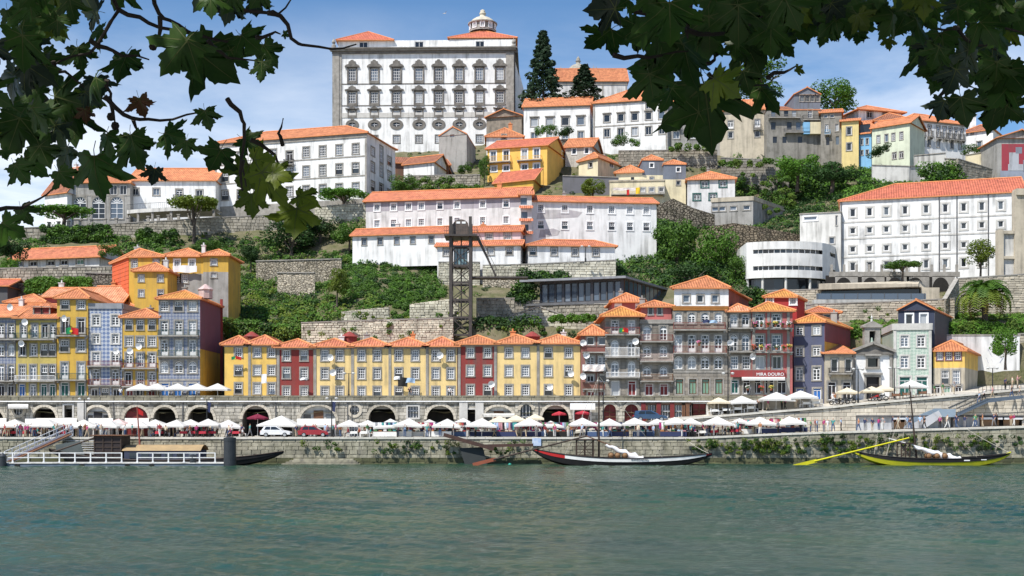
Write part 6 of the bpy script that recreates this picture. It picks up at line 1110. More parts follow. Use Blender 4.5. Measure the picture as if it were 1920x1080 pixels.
def parasol(px, py, wpx, Y, zg, mat=cloth, label=None, group='parasols on the quay', n=4, rz=None):
    """parasol whose peak is at (px, py)"""
    w = wpx*Y/F; k = umesh(w, mat, n); x = PX(px, Y); zt_ = PZ(py, Y)-w/2*(1.414 if n == 4 else 1)*.36
    T = thing('parasol', label, 'parasol', (x, Y, zg), R.uniform(-.12, .12) if rz is None else rz, group)
    s = max(.6, (zt_-zg)/2.2); T.rotation_euler.x, T.rotation_euler.y = R.uniform(-.03,.03), R.uniform(-.035,.035)
    for nm, me in k:
        o = link(nm, me, T, (0, 0, zt_-zg))
        if nm in ('pole', 'base'): o.scale.z = s; o.location.z = zt_-zg if nm == 'pole' else 2.2*s
    return T
ORD = ['first','second','third','fourth','fifth','sixth','seventh','eighth','ninth','tenth','eleventh','twelfth','thirteenth','fourteenth','fifteenth','sixteenth']
QP = [(28,786,54,155),(88,785,50,153.5),(158,786,56,155),(205,787,46,153.5),(222,785,40,156.5),(258,787,50,153.5),(292,786,50,155),(331,787,46,154),(357,786,44,155.5),(391,785,46,154),(428,787,54,155.5),(527,779,74,157.5),(655,787,40,154),(690,787,42,155),(733,785,58,154.5),(766,784,56,153),(806,786,50,155.5),(838,785,54,153.5),(868,784,52,155.5),(903,784,58,153),(936,780,50,157),(968,778,40,157.5),(993,784,52,153.5),(1004,776,34,158),(1033,789,44,155),(1092,783,50,153.5),(1143,784,48,153.5),(1190,783,50,153.5),(1232,785,38,154.5),(1266,782,44,153.5),(1294,783,42,154.5),(1344,780,56,153.5),(1386,784,32,154.5),(1424,781,56,153.2),(1481,780,56,153)]
for i, (px, py, w, Y) in enumerate(QP):
    mt = pinkcl if px == 222 else (creamcl if px in (936, 968, 1004) else cloth); cn_ = {'pinkish_canvas': 'pinkish', 'cream_canvas': 'cream'}.get(mt.name, 'white')
    parasol(px, py, w, Y, qz(PX(px, Y)), mt, '%s square parasol on the quay in front of %s' % (cn_, near(px, LMK)))
parasol(483, 776, 40, 159.6, 3.33, maroon, 'maroon parasol standing in the mouth of an arch', n=8); parasol(1049, 771, 28, 159.4, 4.6, redcl, 'red parasol standing before a dark arch', n=8); parasol(1092, 769, 28, 159.5, 4.9, redcl, 'red parasol under the white sign', n=8)
for px, py, w, Y, mt, lb in ((1347,745,38,158.5,creamcl,'cream parasol at the lower end of the ramp terrace'),(1391,742,48,158.5,cloth,'white parasol second from the left on the ramp terrace'),(1455,735,56,158.5,cloth,'large white parasol before the restaurant on the ramp'),(1501,732,52,158.5,cloth,'white parasol at the top of the ramp terrace'),(1588,727,36,160,creamcl,'cream parasol left of the chapel door'),(1634,724,40,160,creamcl,'cream parasol before the chapel door'),(1656,722,38,160.5,creamcl,'cream parasol right of the chapel door'),(1709,713,48,159,cloth,'white parasol before the green shop doors')):
    x = PX(px, Y); parasol(px, py, w, Y, rampz(x)+.2, mt, lb, 'parasols on the ramp street')
for i, px in enumerate((264, 295, 334, 370, 408)): parasol(px, 718.5, 44, 161.8, PZ(748,160), cloth, '%s white parasol from the left on the upper street' % ORD[i], 'parasols on the upper street')
def awning(label, p0, p1, pyt, pyb, Y0=159.8, Y1=157.6, mat=cloth):
    T = thing('awning', label, 'awning', P(p0, pyt, Y0), 0, 'cafe awnings'); og = T.location; a, b, c, d = P(p0, pyt, Y0)-og, P(p1, pyt, Y0)-og, P(p1, pyb, Y1)-og, P(p0, pyb, Y1)-og; t = Vector((0,0,-.05)); v = Vector((0,0,-.28))
    MB().face([d, c, b, a]).face([a+t, b+t, c+t, d+t]).build('canvas', [mat], T); MB().face([d+v, c+v, c, d]).build('valance', [mat], T); MB().bar(a+t*2, d+t*2, .05).bar(b+t*2, c+t*2, .05).build('arms', [steel], T)
for p0, p1, lb in ((-14,12,'white awning at the left edge'),(47,144,'long white awning under the first big arch'),(166,212,'white awning under the panelled arch'),(234,279,'white awning under the red arch')): awning(lb, p0, p1, 784, 795)
awning('white awning with a dark motif beside the red car', 557, 628, 785, 797); awning('white fascia awning above the round window at left', 15, 53, 757.5, 762, 159.8, 158.9); awning('slim grey awning under the shop arch', 905, 965, 775, 778, 159.8, 158.5, palestone)
awning('white roller awning below the restaurant sign', 1391, 1472, 706.5, 709.5, 163.3, 162.4); awning('white awning of the small beige house', 1551, 1597, 713, 717, 166.3, 165.2); awning('yellow awning of the small beige house', 1552, 1597, 690, 692.5, 166.3, 165.3, M('yellow_canvas', (.75,.60,.05), rough=.8)); awning('yellow awning strip behind the ramp parasols', 1428, 1534, 748, 751, 163, 161.5, MATS['yellow_canvas'])
tag(MB().box(0, PX(1116,159)-PX(1069,159), 0, .1, 0, PZ(756,159)-PZ(768,159)).build('blank_sign', [pureW], None, P(1069, 768, 159.2)), 'blank white sign board above a doorway in the arcade', 'sign')
def text(s, size, mat, parent, loc, name='lettering'):
    c = bpy.data.curves.new(name, 'FONT'); c.body = s; c.size = size; c.extrude = .02; c.align_x = 'CENTER'; o = bpy.data.objects.new('tmp', c); COL.objects.link(o)
    dg = bpy.context.evaluated_depsgraph_get(); me = bpy.data.meshes.new_from_object(o.evaluated_get(dg)); bpy.data.objects.remove(o); me.materials.clear(); me.materials.append(mat)
    q = link(name, me, parent, loc); q.rotation_euler = (math.radians(90), 0, 0); return q
sg = thing('restaurant_sign', 'red restaurant sign board with white lettering MIRA DOURO', 'sign', P(1370, 707, 163.2)); og = sg.location
MB().box(0, PX(1472,163.2)-og.x, 0, .15, 0, PZ(694,163.2)-og.z).build('board', [plaster('sign_red', (.30,.05,.05), .3)], sg); text('MIRA DOURO', .60, pureW, sg, (PX(1444,163.2)-og.x, -.03, .18))
# ------------------------------------------------------------------ people
def colm(n, c): return M('cloth_'+n, c, rough=.85)
SH = [(n, colm(n, c)) for n, c in (('white',(.75,.75,.75)),('pale blue',(.35,.48,.65)),('red',(.34,.04,.05)),('pink',(.50,.26,.28)),('black',(.02,.02,.022)),('teal',(.06,.28,.27)),('navy',(.03,.04,.10)),('orange',(.42,.18,.08)),('grey',(.30,.30,.31)),('green',(.10,.25,.10)),('magenta',(.36,.04,.16)),('cream',(.62,.55,.42)))]
PT = [(n, colm('leg_'+n, c)) for n, c in (('blue jeans',(.06,.10,.20)),('black trousers',(.02,.02,.02)),('beige trousers',(.42,.34,.24)),('white trousers',(.65,.65,.63)),('grey shorts',(.22,.22,.23)))]
SK = [M('skin_%d' % i, c, rough=.6) for i, c in enumerate(((.55,.33,.24),(.45,.26,.18),(.28,.15,.10)))]; HR = [M('hair_%d' % i, c, rough=.7) for i, c in enumerate(((.02,.015,.012),(.10,.055,.03),(.32,.24,.14),(.55,.53,.5)))]; SHOE = M('shoes', (.05,.045,.04), rough=.6)
def bodymesh(pose):
    """one continuous skinned figure, 1.70 m tall, facing -y"""
    J = {'pel':(0,0,.93),'sp':(0,.01,1.15),'ch':(0,0,1.34),'nk':(0,0,1.46),'hd':(0,-.02,1.56),'tp':(0,-.01,1.66)}
    A = {'stand':((.0,.0),(.05,.03),(0,0)),'walk':((.22,-.2),(.18,-.16),(0,0)),'photo':((0,0),(-.34,-.34),(.2,.2)),'sit':((0,0),(-.25,-.25),(.0,.0)),'talk':((.04,-.03),(-.22,.04),(.1,0))}[pose]; rad = {'pel':(.15,.11),'sp':(.135,.10),'ch':(.165,.105),'nk':(.055,.055),'hd':(.085,.10),'tp':(.065,.075)}
    E = [('pel','sp',1),('sp','ch',1),('ch','nk',0),('nk','hd',0),('hd','tp',3)]
    for i, s in enumerate((-1, 1)):
        q = 'LR'[i]; sw = A[0][i]; ar = A[1][i]; up = A[2][i]
        if pose == 'sit': J.update({'hp'+q:(s*.09,0,.90),'kn'+q:(s*.12,-.42,.90),'an'+q:(s*.12,-.40,.48),'ft'+q:(s*.13,-.54,.45)})
        else: J.update({'hp'+q:(s*.09,0,.88),'kn'+q:(s*.10,-sw*.6-.02,.49),'an'+q:(s*.10,-sw*1.1+(.1 if sw < 0 else 0),.09),'ft'+q:(s*.11,-sw*1.1-.13+(.1 if sw < 0 else 0),.04)})
        J.update({'sh'+q:(s*.17,0,1.39),'el'+q:(s*.24,ar*.35+.02,1.13+up*.25),'wr'+q:(s*(.22 if not up else .09),ar*1.0-.03,.92+up*2.6),'ha'+q:(s*(.21 if not up else .05),ar*1.1-.05,.84+up*3.05)})
        E += [('pel','hp'+q,2),('hp'+q,'kn'+q,2),('kn'+q,'an'+q,2),('an'+q,'ft'+q,4),('ch','sh'+q,1),('sh'+q,'el'+q,1),('el'+q,'wr'+q,0),('wr'+q,'ha'+q,0)]
        rad.update({'hp'+q:(.095,.10),'kn'+q:(.065,.07),'an'+q:(.05,.05),'ft'+q:(.045,.04),'sh'+q:(.065,.065),'el'+q:(.048,.048),'wr'+q:(.035,.035),'ha'+q:(.04,.03)})
    nm = list(J); me = bpy.data.meshes.new('tmpb'); me.from_pydata([J[k] for k in nm], [(nm.index(a), nm.index(b)) for a, b, _ in E], []); o = bpy.data.objects.new('tmpb', me); COL.objects.link(o)
    md = o.modifiers.new('s', 'SKIN'); md.use_smooth_shade = True
    for k, v in zip(nm, me.skin_vertices[0].data): v.radius = rad[k]; v.use_root = k == 'pel'
    o.modifiers.new('d', 'SUBSURF').levels = 1
    dg = bpy.context.evaluated_depsgraph_get(); out = bpy.data.meshes.new_from_object(o.evaluated_get(dg)); bpy.data.objects.remove(o); out.name = 'person'
    out.materials.clear(); [out.materials.append(m) for m in (SK[0], SH[0][1], PT[0][1], HR[0], SHOE)]
    for p in out.polygons:
        c = p.center; best = (9, 0)
        for a, b, m in E:
            va, vb = Vector(J[a]), Vector(J[b]); t = min(1, max(0, (c-va).dot(vb-va)/max((vb-va).length_squared, 1e-6))); best = min(best, ((va+(vb-va)*t-c).length, m))
        p.material_index = best[1]; p.use_smooth = True
        if c.z > 1.48 and best[1] in (0, 3): p.material_index = 3 if (c.z > 1.63 or c.y > .02) and c.z > 1.52 else 0
    return out
BODY = {p: bodymesh(p) for p in ('stand', 'walk', 'photo', 'sit', 'talk')}
PW = {'stand': 'standing', 'walk': 'walking', 'photo': 'with raised hands', 'sit': 'seated', 'talk': 'gesturing'}
def person(px, Y, zg, where, pose=None, rz=None, s=None, grp='people on the quay'):
    pose = pose or R.choice(('stand', 'walk', 'photo', 'talk', 'stand', 'walk')); sh, pt = R.choice(SH), R.choice(PT)
    o = link('person', BODY[pose], None, (PX(px, Y), Y, zg), R.uniform(0, 6.28) if rz is None else rz, (s or R.uniform(.92, 1.06),)*3)
    for i, m in enumerate((R.choice(SK), sh[1], pt[1], R.choice(HR), SHOE)): o.material_slots[i].link = 'OBJECT'; o.material_slots[i].material = m
    return tag(o, 'person in a %s top and %s, %s %s' % (sh[0], pt[0], PW[pose], where), 'person', grp)
for a, b, n in ((2,60,9),(60,200,22),(200,330,12),(345,470,11),(545,640,9),(680,800,10),(800,960,10),(960,1100,12),(1100,1240,11),(1240,1400,16),(1400,1510,9),(1510,1580,6),(1605,1840,14),(1840,1918,4)):
    n = int(n*1.35)
    for i in range(n): px = a+(b-a)*(i+R.uniform(-.3, 1.3))/n; Y = R.uniform(151.1, 156.6) if px < 1000 else R.uniform(151.1, 155.2); person(px, Y, qz(PX(px, Y)), 'near '+near(px, LMK))
for px, Y in ((1440,157.5),(1466,157.6),(1472,157.9),(1492,157.3),(1420,158.2),(1566,158.2),(1562,159),(1768,157),(1789,157.2),(1752,158),(1885,157),(1898,157.4),(1908,158)): person(px, Y, rampz(PX(px, Y))+.1, 'on the ramp street near '+near(px, [(1440,'the large white parasol'),(1565,'the motorbikes'),(1770,'the yellow corner house'),(1890,'the ice cream stand')]), grp='people on the ramp street')
for px in (226, 843, 768): person(px, 161.2, PZ(748,160), 'on the upper street before '+near(px, [(226,'the blue tiled house'),(768,'the washing'),(843,'the yellow row')]), 'talk', 0, grp='people on the upper street')
# ------------------------------------------------------------------ cafe tables, chairs and stalls
tb = {}
def tablething(label, px, Y, zg, mat, grp):
    if mat.name not in tb: tb[mat.name] = (MB().box(-.42,.42,-.42,.42,.70,.75).mesh('tabletop', [mat]), MB().loft([[(-.44,-.44,.751),(.44,-.44,.751),(.44,.44,.751),(-.44,.44,.751)],[(-.47,-.47,.42),(.47,-.47,.45),(.47,.47,.42),(-.47,.47,.45)]], 0, True).mesh('cloth', [mat]), MB().tube([(0,0,0),(0,0,.7)], .04, 6).box(-.25,.25,-.25,.25,0,.04).mesh('leg', [iron]))
    T = thing('cafe_table', label, 'table', (PX(px, Y), Y, zg), R.uniform(-.3,.3), grp)
    for nm, me in zip(('tabletop', 'cloth', 'leg'), tb[mat.name]): link(nm, me, T)
chm = {}
def chair(label, px, Y, zg, rz, mat, grp):
    if mat.name not in chm: chm[mat.name] = [('seat', MB().box(-.21,.21,-.21,.21,.42,.46).mesh('seat', [mat])), ('backrest', MB().box(-.21,.21,.18,.22,.55,.88).mesh('backrest', [mat]))]+[('leg', MB().box(x-.02,x+.02,y-.02,y+.02,0,.42 if y < 0 else .9).mesh('leg', [mat])) for x in (-.19,.19) for y in (-.19,.2)]
    T = thing('chair', label, 'chair', (PX(px, Y), Y, zg), rz, grp); [link(nm, me, T) for nm, me in chm[mat.name]]
reds = M('red_tablecloth', (.42,.03,.05), rough=.8); whites = M('white_tablecloth', (.72,.72,.70), rough=.8)
for i, px in enumerate((14,30,46,60,118,300,345,362,380,398,444,664,684,702,1012,1300,1318,1338,1358,1376,1396)):
    Y = R.choice((152.4, 153.6, 154.8)); mt = reds if px < 470 or px > 1290 and i % 2 else whites; z = qz(PX(px, Y)); cn_ = 'red' if mt is reds else 'white'
    tablething('%s-clothed cafe table near %s' % (cn_, near(px, LMK)), px, Y, z, mt, 'cafe tables on the quay')
    for dx, rz in ((-11, 1.57), (11, -1.57)):
        chair('%s cafe chair near %s' % ('dark' if mt is reds else 'white', near(px, LMK)), px+dx, Y+R.uniform(-.2,.2), z, rz+math.pi+R.uniform(-.3,.3), wood if mt is reds else whiterail, 'cafe chairs on the quay')
        if R.random() < .6: person(px+dx, Y+.05, z-.42, 'at a cafe table near '+near(px, LMK), 'sit', rz+math.pi, grp='people on the quay')
for i, px in enumerate((1340, 1362, 1383, 1408, 1512, 1530, 1680, 1700, 1730)):
    Y = 158; z = rampz(PX(px, Y))+.1; tablething('terrace table on the ramp before %s' % near(px, [(1350,'the dark lower doorways'),(1400,'the corner window'),(1520,'the slate-blue house'),(1700,'the green shop doors')]), px, Y, z, whites if px < 1600 else brownw, 'tables on the ramp terrace')
    for dx, rz in ((-10, -1.57), (10, 1.57)): chair('pale terrace chair on the ramp before %s' % near(px, [(1350,'the dark lower doorways'),(1400,'the corner window'),(1520,'the slate-blue house'),(1700,'the green shop doors')]), px+dx, Y, z, rz, whiterail if px < 1600 else brownw, 'chairs on the ramp terrace')
gcol = [m for _, m in SH]
for i, (px, w) in enumerate(((722,3.0),(750,3.2),(776,2.6),(822,3.4),(852,3.0),(908,3.6),(950,2.6),(1000,2.8),(1046,3.4),(1120,2.6),(1160,2.6),(1205,2.8),(1262,3.4),(1286,2.6),(1408,3.0),(1440,3.2),(1468,3.0),(1494,2.6))):
    Y = 152.6+(i % 3)*.7; T = thing('market_stall', 'market stall of hanging clothes near %s' % near(px, LMK), 'stall', (PX(px, Y), Y, qz(PX(px, Y))), R.uniform(-.08,.08), 'market stalls on the quay')
    MB().box(-w/2, w/2, -.45, .45, .68, .74).build('table_top', [whites if i % 2 else brownw], T); MB().box(-w/2+.02, w/2-.02, -.46, -.43, .08, .68).build('skirt', [R.choice((colm('leg_black trousers', (0,0,0)), MATS['cloth_leg_blue jeans'], whites, MATS['cloth_navy']))], T)
    for sx in (-1, 1): MB().box(sx*w/2-.03, sx*w/2+.03, .4, .46, 0, 1.95).build('post', [steel], T)
    MB().box(-w/2, w/2, .41, .45, 1.86, 1.9).build('rail', [steel], T); n = int(w/.26)
    for j in range(n):
        x = -w/2+.15+(w-.3)*j/max(1, n-1); l = R.uniform(.55, 1.0); MB().loft([[(x-.17,.36,1.86),(x,.30,1.86),(x+.17,.38,1.86)],[(x-.2,.34,1.86-l*.5),(x+.02,.25,1.86-l*.5),(x+.2,.36,1.86-l*.5)],[(x-.16,.38,1.86-l),(x,.30,1.86-l),(x+.19,.36,1.86-l)]]).build('garment', [R.choice(gcol)], T)
    for j in range(5): x = -w/2+.3+(w-.6)*j/4; MB().box(x-.2, x+.2, -.3, .25, .745, .745+R.uniform(.05,.25)).build('folded_goods', [R.choice(gcol)], T)
# ------------------------------------------------------------------ cars
rubber = M('tyre_rubber', (.02,.02,.02), rough=.9); hub = M('wheel_rim', (.45,.46,.47), rough=.4, metal=.6); cglass = M('car_glass', (.02,.025,.03), rough=.06, spec=.7); lampm = M('lamp_glass', (.6,.6,.58), rough=.2); redl = M('tail_lamp', (.4,.02,.02), rough=.3)
def car(label, px, pyb, Y, L_, mat, estate=False, rz=0.0, zg=None):
    T = thing('parked_car', label, 'car', (PX(px, Y), Y, zg if zg is not None else qz(PX(px, Y))), rz, 'parked cars'); hw = .80; k = L_/3.75
    pr = [(-1.83,.30),(-1.86,.62),(-1.80,.86),(-1.30,.90),(.55,.93),(1.1,.86),(1.62,.76),(1.82,.62),(1.85,.32)]; rf = [(-1.68,.88),(-1.40,1.34),(-.9,1.42),(.05,1.40),(.85,.92)] if not estate else [(-1.80,.88),(-1.66,1.36),(-.9,1.45),(.15,1.42),(.95,.92)]
    b = MB(); secs = []
    for f, inset in ((-1, .10), (-.92, .02), (-.5, 0), (.5, 0), (.92, .02), (1, .10)): secs.append([(x*k*(1-inset*.15), f*hw, z-(inset*.25 if z > .6 else -inset*.25)) for x, z in pr])
    b.loft(secs, 0); b.face(secs[0][::-1]); b.face(secs[-1]); b.face([(x, y, .30) for x, y in ((pr[0][0]*k,-hw*.9),(pr[-1][0]*k,-hw*.9),(pr[-1][0]*k,hw*.9),(pr[0][0]*k,hw*.9))]); b.build('body', [mat], T, smooth=False)
    c = MB(); s = [[(x*k, f*(hw-.06-(z-.88)*.28), z) for x, z in rf] for f in (-1, 1)]; c.loft(s, 0); c.face(s[0][::-1]); c.face(s[1]); cb = c.build('cabin', [mat], T)
    for f in (-1, 1):
        yy = lambda z: f*(hw-.045-(z-.88)*.28)
        for x0, x1, x2, x3 in ((-1.36, -.62, -.62, -1.16), (-.54, .62, .02, -.54)):
            q = [(x0*k, yy(.95), .95), (x1*k, yy(.95), .95), (x2*k, yy(1.33), 1.33), (x3*k, yy(1.33), 1.33)]; MB().face(q if f < 0 else q[::-1]).build('side_window', [cglass], cb)
        for x in (-1.12, 1.18):
            wo_ = MB().lathe([(.13,-.10),(.27,-.10),(.295,-.06),(.295,.06),(.27,.10),(.0,.10)], 16).build('wheel', [rubber], T, (x*k, f*(hw-.06), .295)); wo_.rotation_euler = (math.radians(90*f*-1), 0, 0); MB().lathe([(0,.115),(.12,.12),(.19,.105)], 10).build('rim', [hub], wo_)
    for x0, z0, x1, z1, nm in ((.83, .95, .10, 1.37, 'windscreen'), (-1.655 if not estate else -1.79, .95, -1.43 if not estate else -1.69, 1.30, 'rear_window')): o = .03 if x0 > 0 else -.03; MB().face([((x0)*k+o, -.62, z0), ((x0)*k+o, .62, z0), ((x1)*k+o, .52, z1), ((x1)*k+o, -.52, z1)]).build(nm, [cglass], cb)
    for f in (-1, 1): MB().box(1.76*k, 1.87*k, f*.55-.16, f*.55+.16, .56, .70).build('headlight', [lampm], T); MB().box(-1.88*k, -1.80*k, f*.6-.10, f*.6+.10, .62, .84).build('tail_light', [redl], T)
    MB().box(1.80*k, 1.92*k, -.74, .74, .36, .50).build('bumper', [darkgrey], T); MB().box(-1.92*k, -1.82*k, -.74, .74, .36, .52).build('bumper', [darkgrey], T)
car('white hatchback parked on the quay by the maroon parasol', 518, 822, 151.6, 3.85, M('car_white', (.72,.73,.74), rough=.25, spec=.6))
car('red hatchback parked on the quay behind the white car', 589, 822, 151.8, 3.9, M('car_red', (.30,.02,.03), rough=.25, spec=.6))
car('dark blue estate car parked on the ramp beside the red arches', 1219, 788, 158.2, 4.5, M('car_blue', (.03,.07,.14), rough=.25, spec=.6), True, 0, rampz(PX(1219, 158.2))+.12)
car('white car half hidden behind the market stalls', 1034, 806, 157.6, 4.0, MATS['car_white'], False, 0.1)
# ------------------------------------------------------------------ lamp posts, flags, washing, gull
for px, pyt, Y, zg, lb in ((158,748,156,3.33,'lamp post by the panelled arch'),(388,748,155.8,3.33,'lamp post with a blue banner by the flag pole arch'),(622,747,155.8,3.33,'lamp post with a blue banner beside the red car'),(1131,714,157.2,4.4,'tall lamp post by the left red arch'),(1365,700,157.5,6.2,'tall dark lamp post below the slim stone house'),(1609,692,158,7.8,'dark lamp post left of the chapel'),(1677,690,159,8.4,'dark lamp post right of the chapel'),(1861,690,160,9.2,'lamp post before the blue-stroked wall'),(654,700,161,8.4,'dark lamp post on the upper street'),(1098,462,199,None,'street lamp before the lowest right convent wing')):
    zg = zg if zg is not None else PZ(491, Y); T = thing('lamp_post', lb, 'lamp post', (PX(px, Y), Y, zg)); h = PZ(pyt, Y)-zg
    MB().tube([(0,0,0),(0,0,h)], [.09,.06], 8).tube([(0,0,0),(0,0,.6)], .14, 8).build('post', [iron], T); MB().box(-.7,.7,-.05,.05,h-.05,h).build('arm', [iron], T); [MB().lathe([(0,.12),(.2,.06),(.24,-.05),(.12,-.22),(0,-.24)], 8).build('lamp', [lampm], T, (x, 0, h+.05)) for x in (-.6, .6)]
    if 'banner' in lb: MB().loft([[(.08+.05*k, .05*math.sin(k), h-.4) for k in range(2)]+[(.5,.1,h-.5)], [(.08,.0,h-1.6),(.2,.06,h-1.7),(.42,-.05,h-1.8)]]).build('banner', [MATS['cloth_navy']], T)
fg, fr2, fy = M('flag_green', (.01,.22,.08), rough=.8), M('flag_red', (.50,.02,.02), rough=.8), M('flag_yellow', (.75,.50,.03), rough=.8)
for p0, p1, y0, y1, Y, lb in ((124,147,615,627,162.9,'red and green flag hung on the tall yellow house balcony'),(1161,1178,616,624,162.7,'red and green flag on the top balcony of the stone house'),(434,452,669,675,163.2,'red and green flag hanging from a yellow row house window')):
    T = thing('flag', lb, 'flag', P(p0, y1, Y)); w, h = PX(p1,Y)-PX(p0,Y), (y1-y0)*Y/F; f = lambda a, b_: MB().loft([[(x, .05*math.sin(x*7), z+.10*math.sin(x*2.6)) for x in np.linspace(a*w, b_*w, 8)] for z in (0, h*.5, h)])
    f(0, .42).build('green_field', [fg], T); f(.42, 1).build('red_field', [fr2], T); MB().lathe([(0,-.10),(h*.2,-.10),(h*.2,.0)], 12).build('emblem', [fy], T, (w*.42, 0, h*.5)).rotation_euler = (math.radians(-90), 0, 0)
for p0, p1, y0, y1, Y, mt, lb in ((490,500,702,719,163,pureW,'white cloth hanging on the yellow wall left of the red house'),(746,764,708,725,163,MATS['cloth_leg_black trousers'],'dark washing hung between the yellow row windows'),(760,778,709,718,163,SH[1][1],'pale washing hung between the yellow row windows'),(738,750,706,712,163,pureW,'white washing at the left of the yellow row line'),(562,576,709,713,163,pureW,'white washing line under the left red house window'),(1095,1132,684,696,162.9,M('patterned_cloth', (.60,.50,.46), (.75,.72,.70), 3, .85),'pale bedding over a balcony of the narrow red-brown house'),(1150,1200,352,357,233.6,MATS['patterned_cloth'],'coloured washing strung along the cream terrace'),(1192,1200,352,364,233.5,MATS['flag_yellow'],'yellow cloth hanging on the cream terrace'),(1175,1180,356,366,233.5,fr2,'red cloth hanging on the cream terrace'),(1318,1330,600,606,162.7,SH[6][1],'dark washing on the upper red balcony'),(1330,1345,601,606,162.7,SH[1][1],'pale blue washing on the upper red balcony')):
    tag(MB().loft([[(x, .06*math.sin(x*6+k), z+.05*math.sin(x*3)) for x in np.linspace(0, PX(p1,Y)-PX(p0,Y), 8)] for k, z in enumerate(((y1-y0)*Y/F, (y1-y0)*Y/F*.5, 0))][::-1]).build('laundry', [mt], None, P(p0, y1, Y)), lb, 'laundry', 'washing hung on the houses')
fl = [M('flower_%d' % i, c, rough=.7) for i, c in enumerate(((.6,.15,.3),(.7,.68,.65),(.55,.08,.06),(.65,.5,.1)))]
for i, (px, py, Y) in enumerate(((1416,613,162.4),(1428,612,162.4),(1440,613,162.4),(1454,612,162.4),(1467,613,162.4),(1479,613,162.4),(1414,655,162.4),(1428,656,162.4),(1440,656,162.4),(1456,656,162.4),(1470,656,162.4),(1480,655,162.4),(1311,648,162.6),(1402,732,162.5),(1428,733,162.5),(1446,732,162.5))):
    T = thing('potted_plant', 'potted %s on the %s' % ('balcony flowers' if py < 700 else 'leafy plant', ('upper' if py < 630 else 'lower' if px > 1400 else 'red')+' balcony, '+near(px, [(1311,'left'),(1418,'far left'),(1430,'left of the middle'),(1445,'middle'),(1456,'right of the middle'),(1472,'near right'),(1481,'far right')]) if py < 700 else 'restaurant terrace'), 'plant', P(px, py, Y), 0, 'potted plants on the houses')
    MB().lathe([(.14,0),(.2,.3),(.17,.3)], 8).build('pot', [tile], T); link('leaves', crown('bush', 0, 0), T, (0, 0, .45), i, (.38,.3,.32)); c = rs.uniform(-.35, .35, (26, 3))*np.array([1,.8,.6])+np.array([0,-.05,.5]); v, f = leafquads(c, c-np.array([0,.6,.3]), .07, .9); link('blossoms', npmesh('blossoms', v, f, [fl[i % 4]]), T)
T = thing('gull', 'white gull gliding left of the palace cupola', 'bird', P(834, 25, 200)); MB().lathe([(0,-.22),(.05,-.15),(.07,0),(.05,.14),(0,.26)], 8).build('body', [pureW], T).rotation_euler = (0, 1.4, .3); MB().face([(0,-.05,.02),(.1,.05,.02),(-.3,.5,.22),(-.42,.75,.16)]).face([(0,-.05,.02),(.1,-.1,.02),(.35,-.5,.2),(.3,-.75,.12)]).build('wings', [palestone], T)
# ------------------------------------------------------------------ boats
def hullpts(L_, beam, s0, mid, s1, keel=-.45, n=29):
    out = []
    for i in range(n):
        t = i/(n-1); c = 2*t-1; sh = mid+(s0-mid)*max(0, -c)**2.2+(s1-mid)*max(0, c)**2.2; hw = beam/2*max(.0, 1-abs(c)**2.6)**.8+.04
        e = abs(c)**3.0; kl = keel+(sh-.25-keel)*e; out.append((t*L_, hw, sh, kl))
    return out
def rope(parent, a, b, sag=.3, r=.025): MB().tube([Vector(a)+(Vector(b)-Vector(a))*t+Vector((0,0,-sag*4*t*(1-t))) for t in np.linspace(0, 1, 9)], r, 4).build('rope', [M('rope', (.55,.52,.45), rough=.9)], parent)
def rabelo(label, px0, px1, Y, pys, beam, low, band, endm, deckm, accent):
    """flat river cargo boat, stern at the left"""
    x0 = PX(px0, Y); L_ = PX(px1, Y)-x0; T = thing('river_boat', label, 'boat', (x0, Y, 0), 0, 'moored river boats'); H = hullpts(L_, beam, *[PZ(p, Y) for p in pys])
    b = MB()
    for sg in (-1, 1):
        rings = [[(x, sg*hw, sh), (x, sg*hw*1.0, sh-.42*min(1, (sh-kl)/1.2)), (x, sg*hw*.97, sh-.50*min(1, (sh-kl)/1.2)), (x, sg*hw*.90, kl+(sh-kl)*.2), (x, sg*.02, kl)] for x, hw, sh, kl in H]
        for i in range(len(rings)-1):
            t = i/(len(rings)-1)
            for k in range(4):
                q = [rings[i][k], rings[i+1][k], rings[i+1][k+1], rings[i][k+1]]; b.face(q if sg > 0 else q[::-1], (2 if t < .17 or t > .93 else 1) if k == 0 else 0)
    b.build('hull', [low, band, endm], T); g = MB()
    for sg in (-1, 1): g.tube([(x, sg*hw, sh+.02) for x, hw, sh, kl in H], .06, 5)
    g.build('gunwale', [accent], T); d = MB(); d.loft([[(x, -hw*.96, sh-.22), (x, hw*.96, sh-.22)] for x, hw, sh, kl in H]); d.build('deck', [deckm], T)
    return T, H, L_
blk = M('black_hull', (.012,.012,.014), (.02,.018,.018), 1.2, .6, spec=.2); wht = M('white_hull_band', (.72,.72,.71), rough=.5); rdh = M('red_stern', (.42,.02,.02), rough=.45); ylw = M('yellow_green_hull', (.46,.44,.02), (.36,.36,.02), 1.5, .45); dk = M('boat_deck', (.22,.15,.09), (.15,.10,.06), 3, .8); sailm = M('furled_sail', (.70,.70,.70), (.56,.57,.60), 2.5, .9); casq = M('barrel_wood', (.26,.15,.07), (.18,.10,.05), 4, .7)
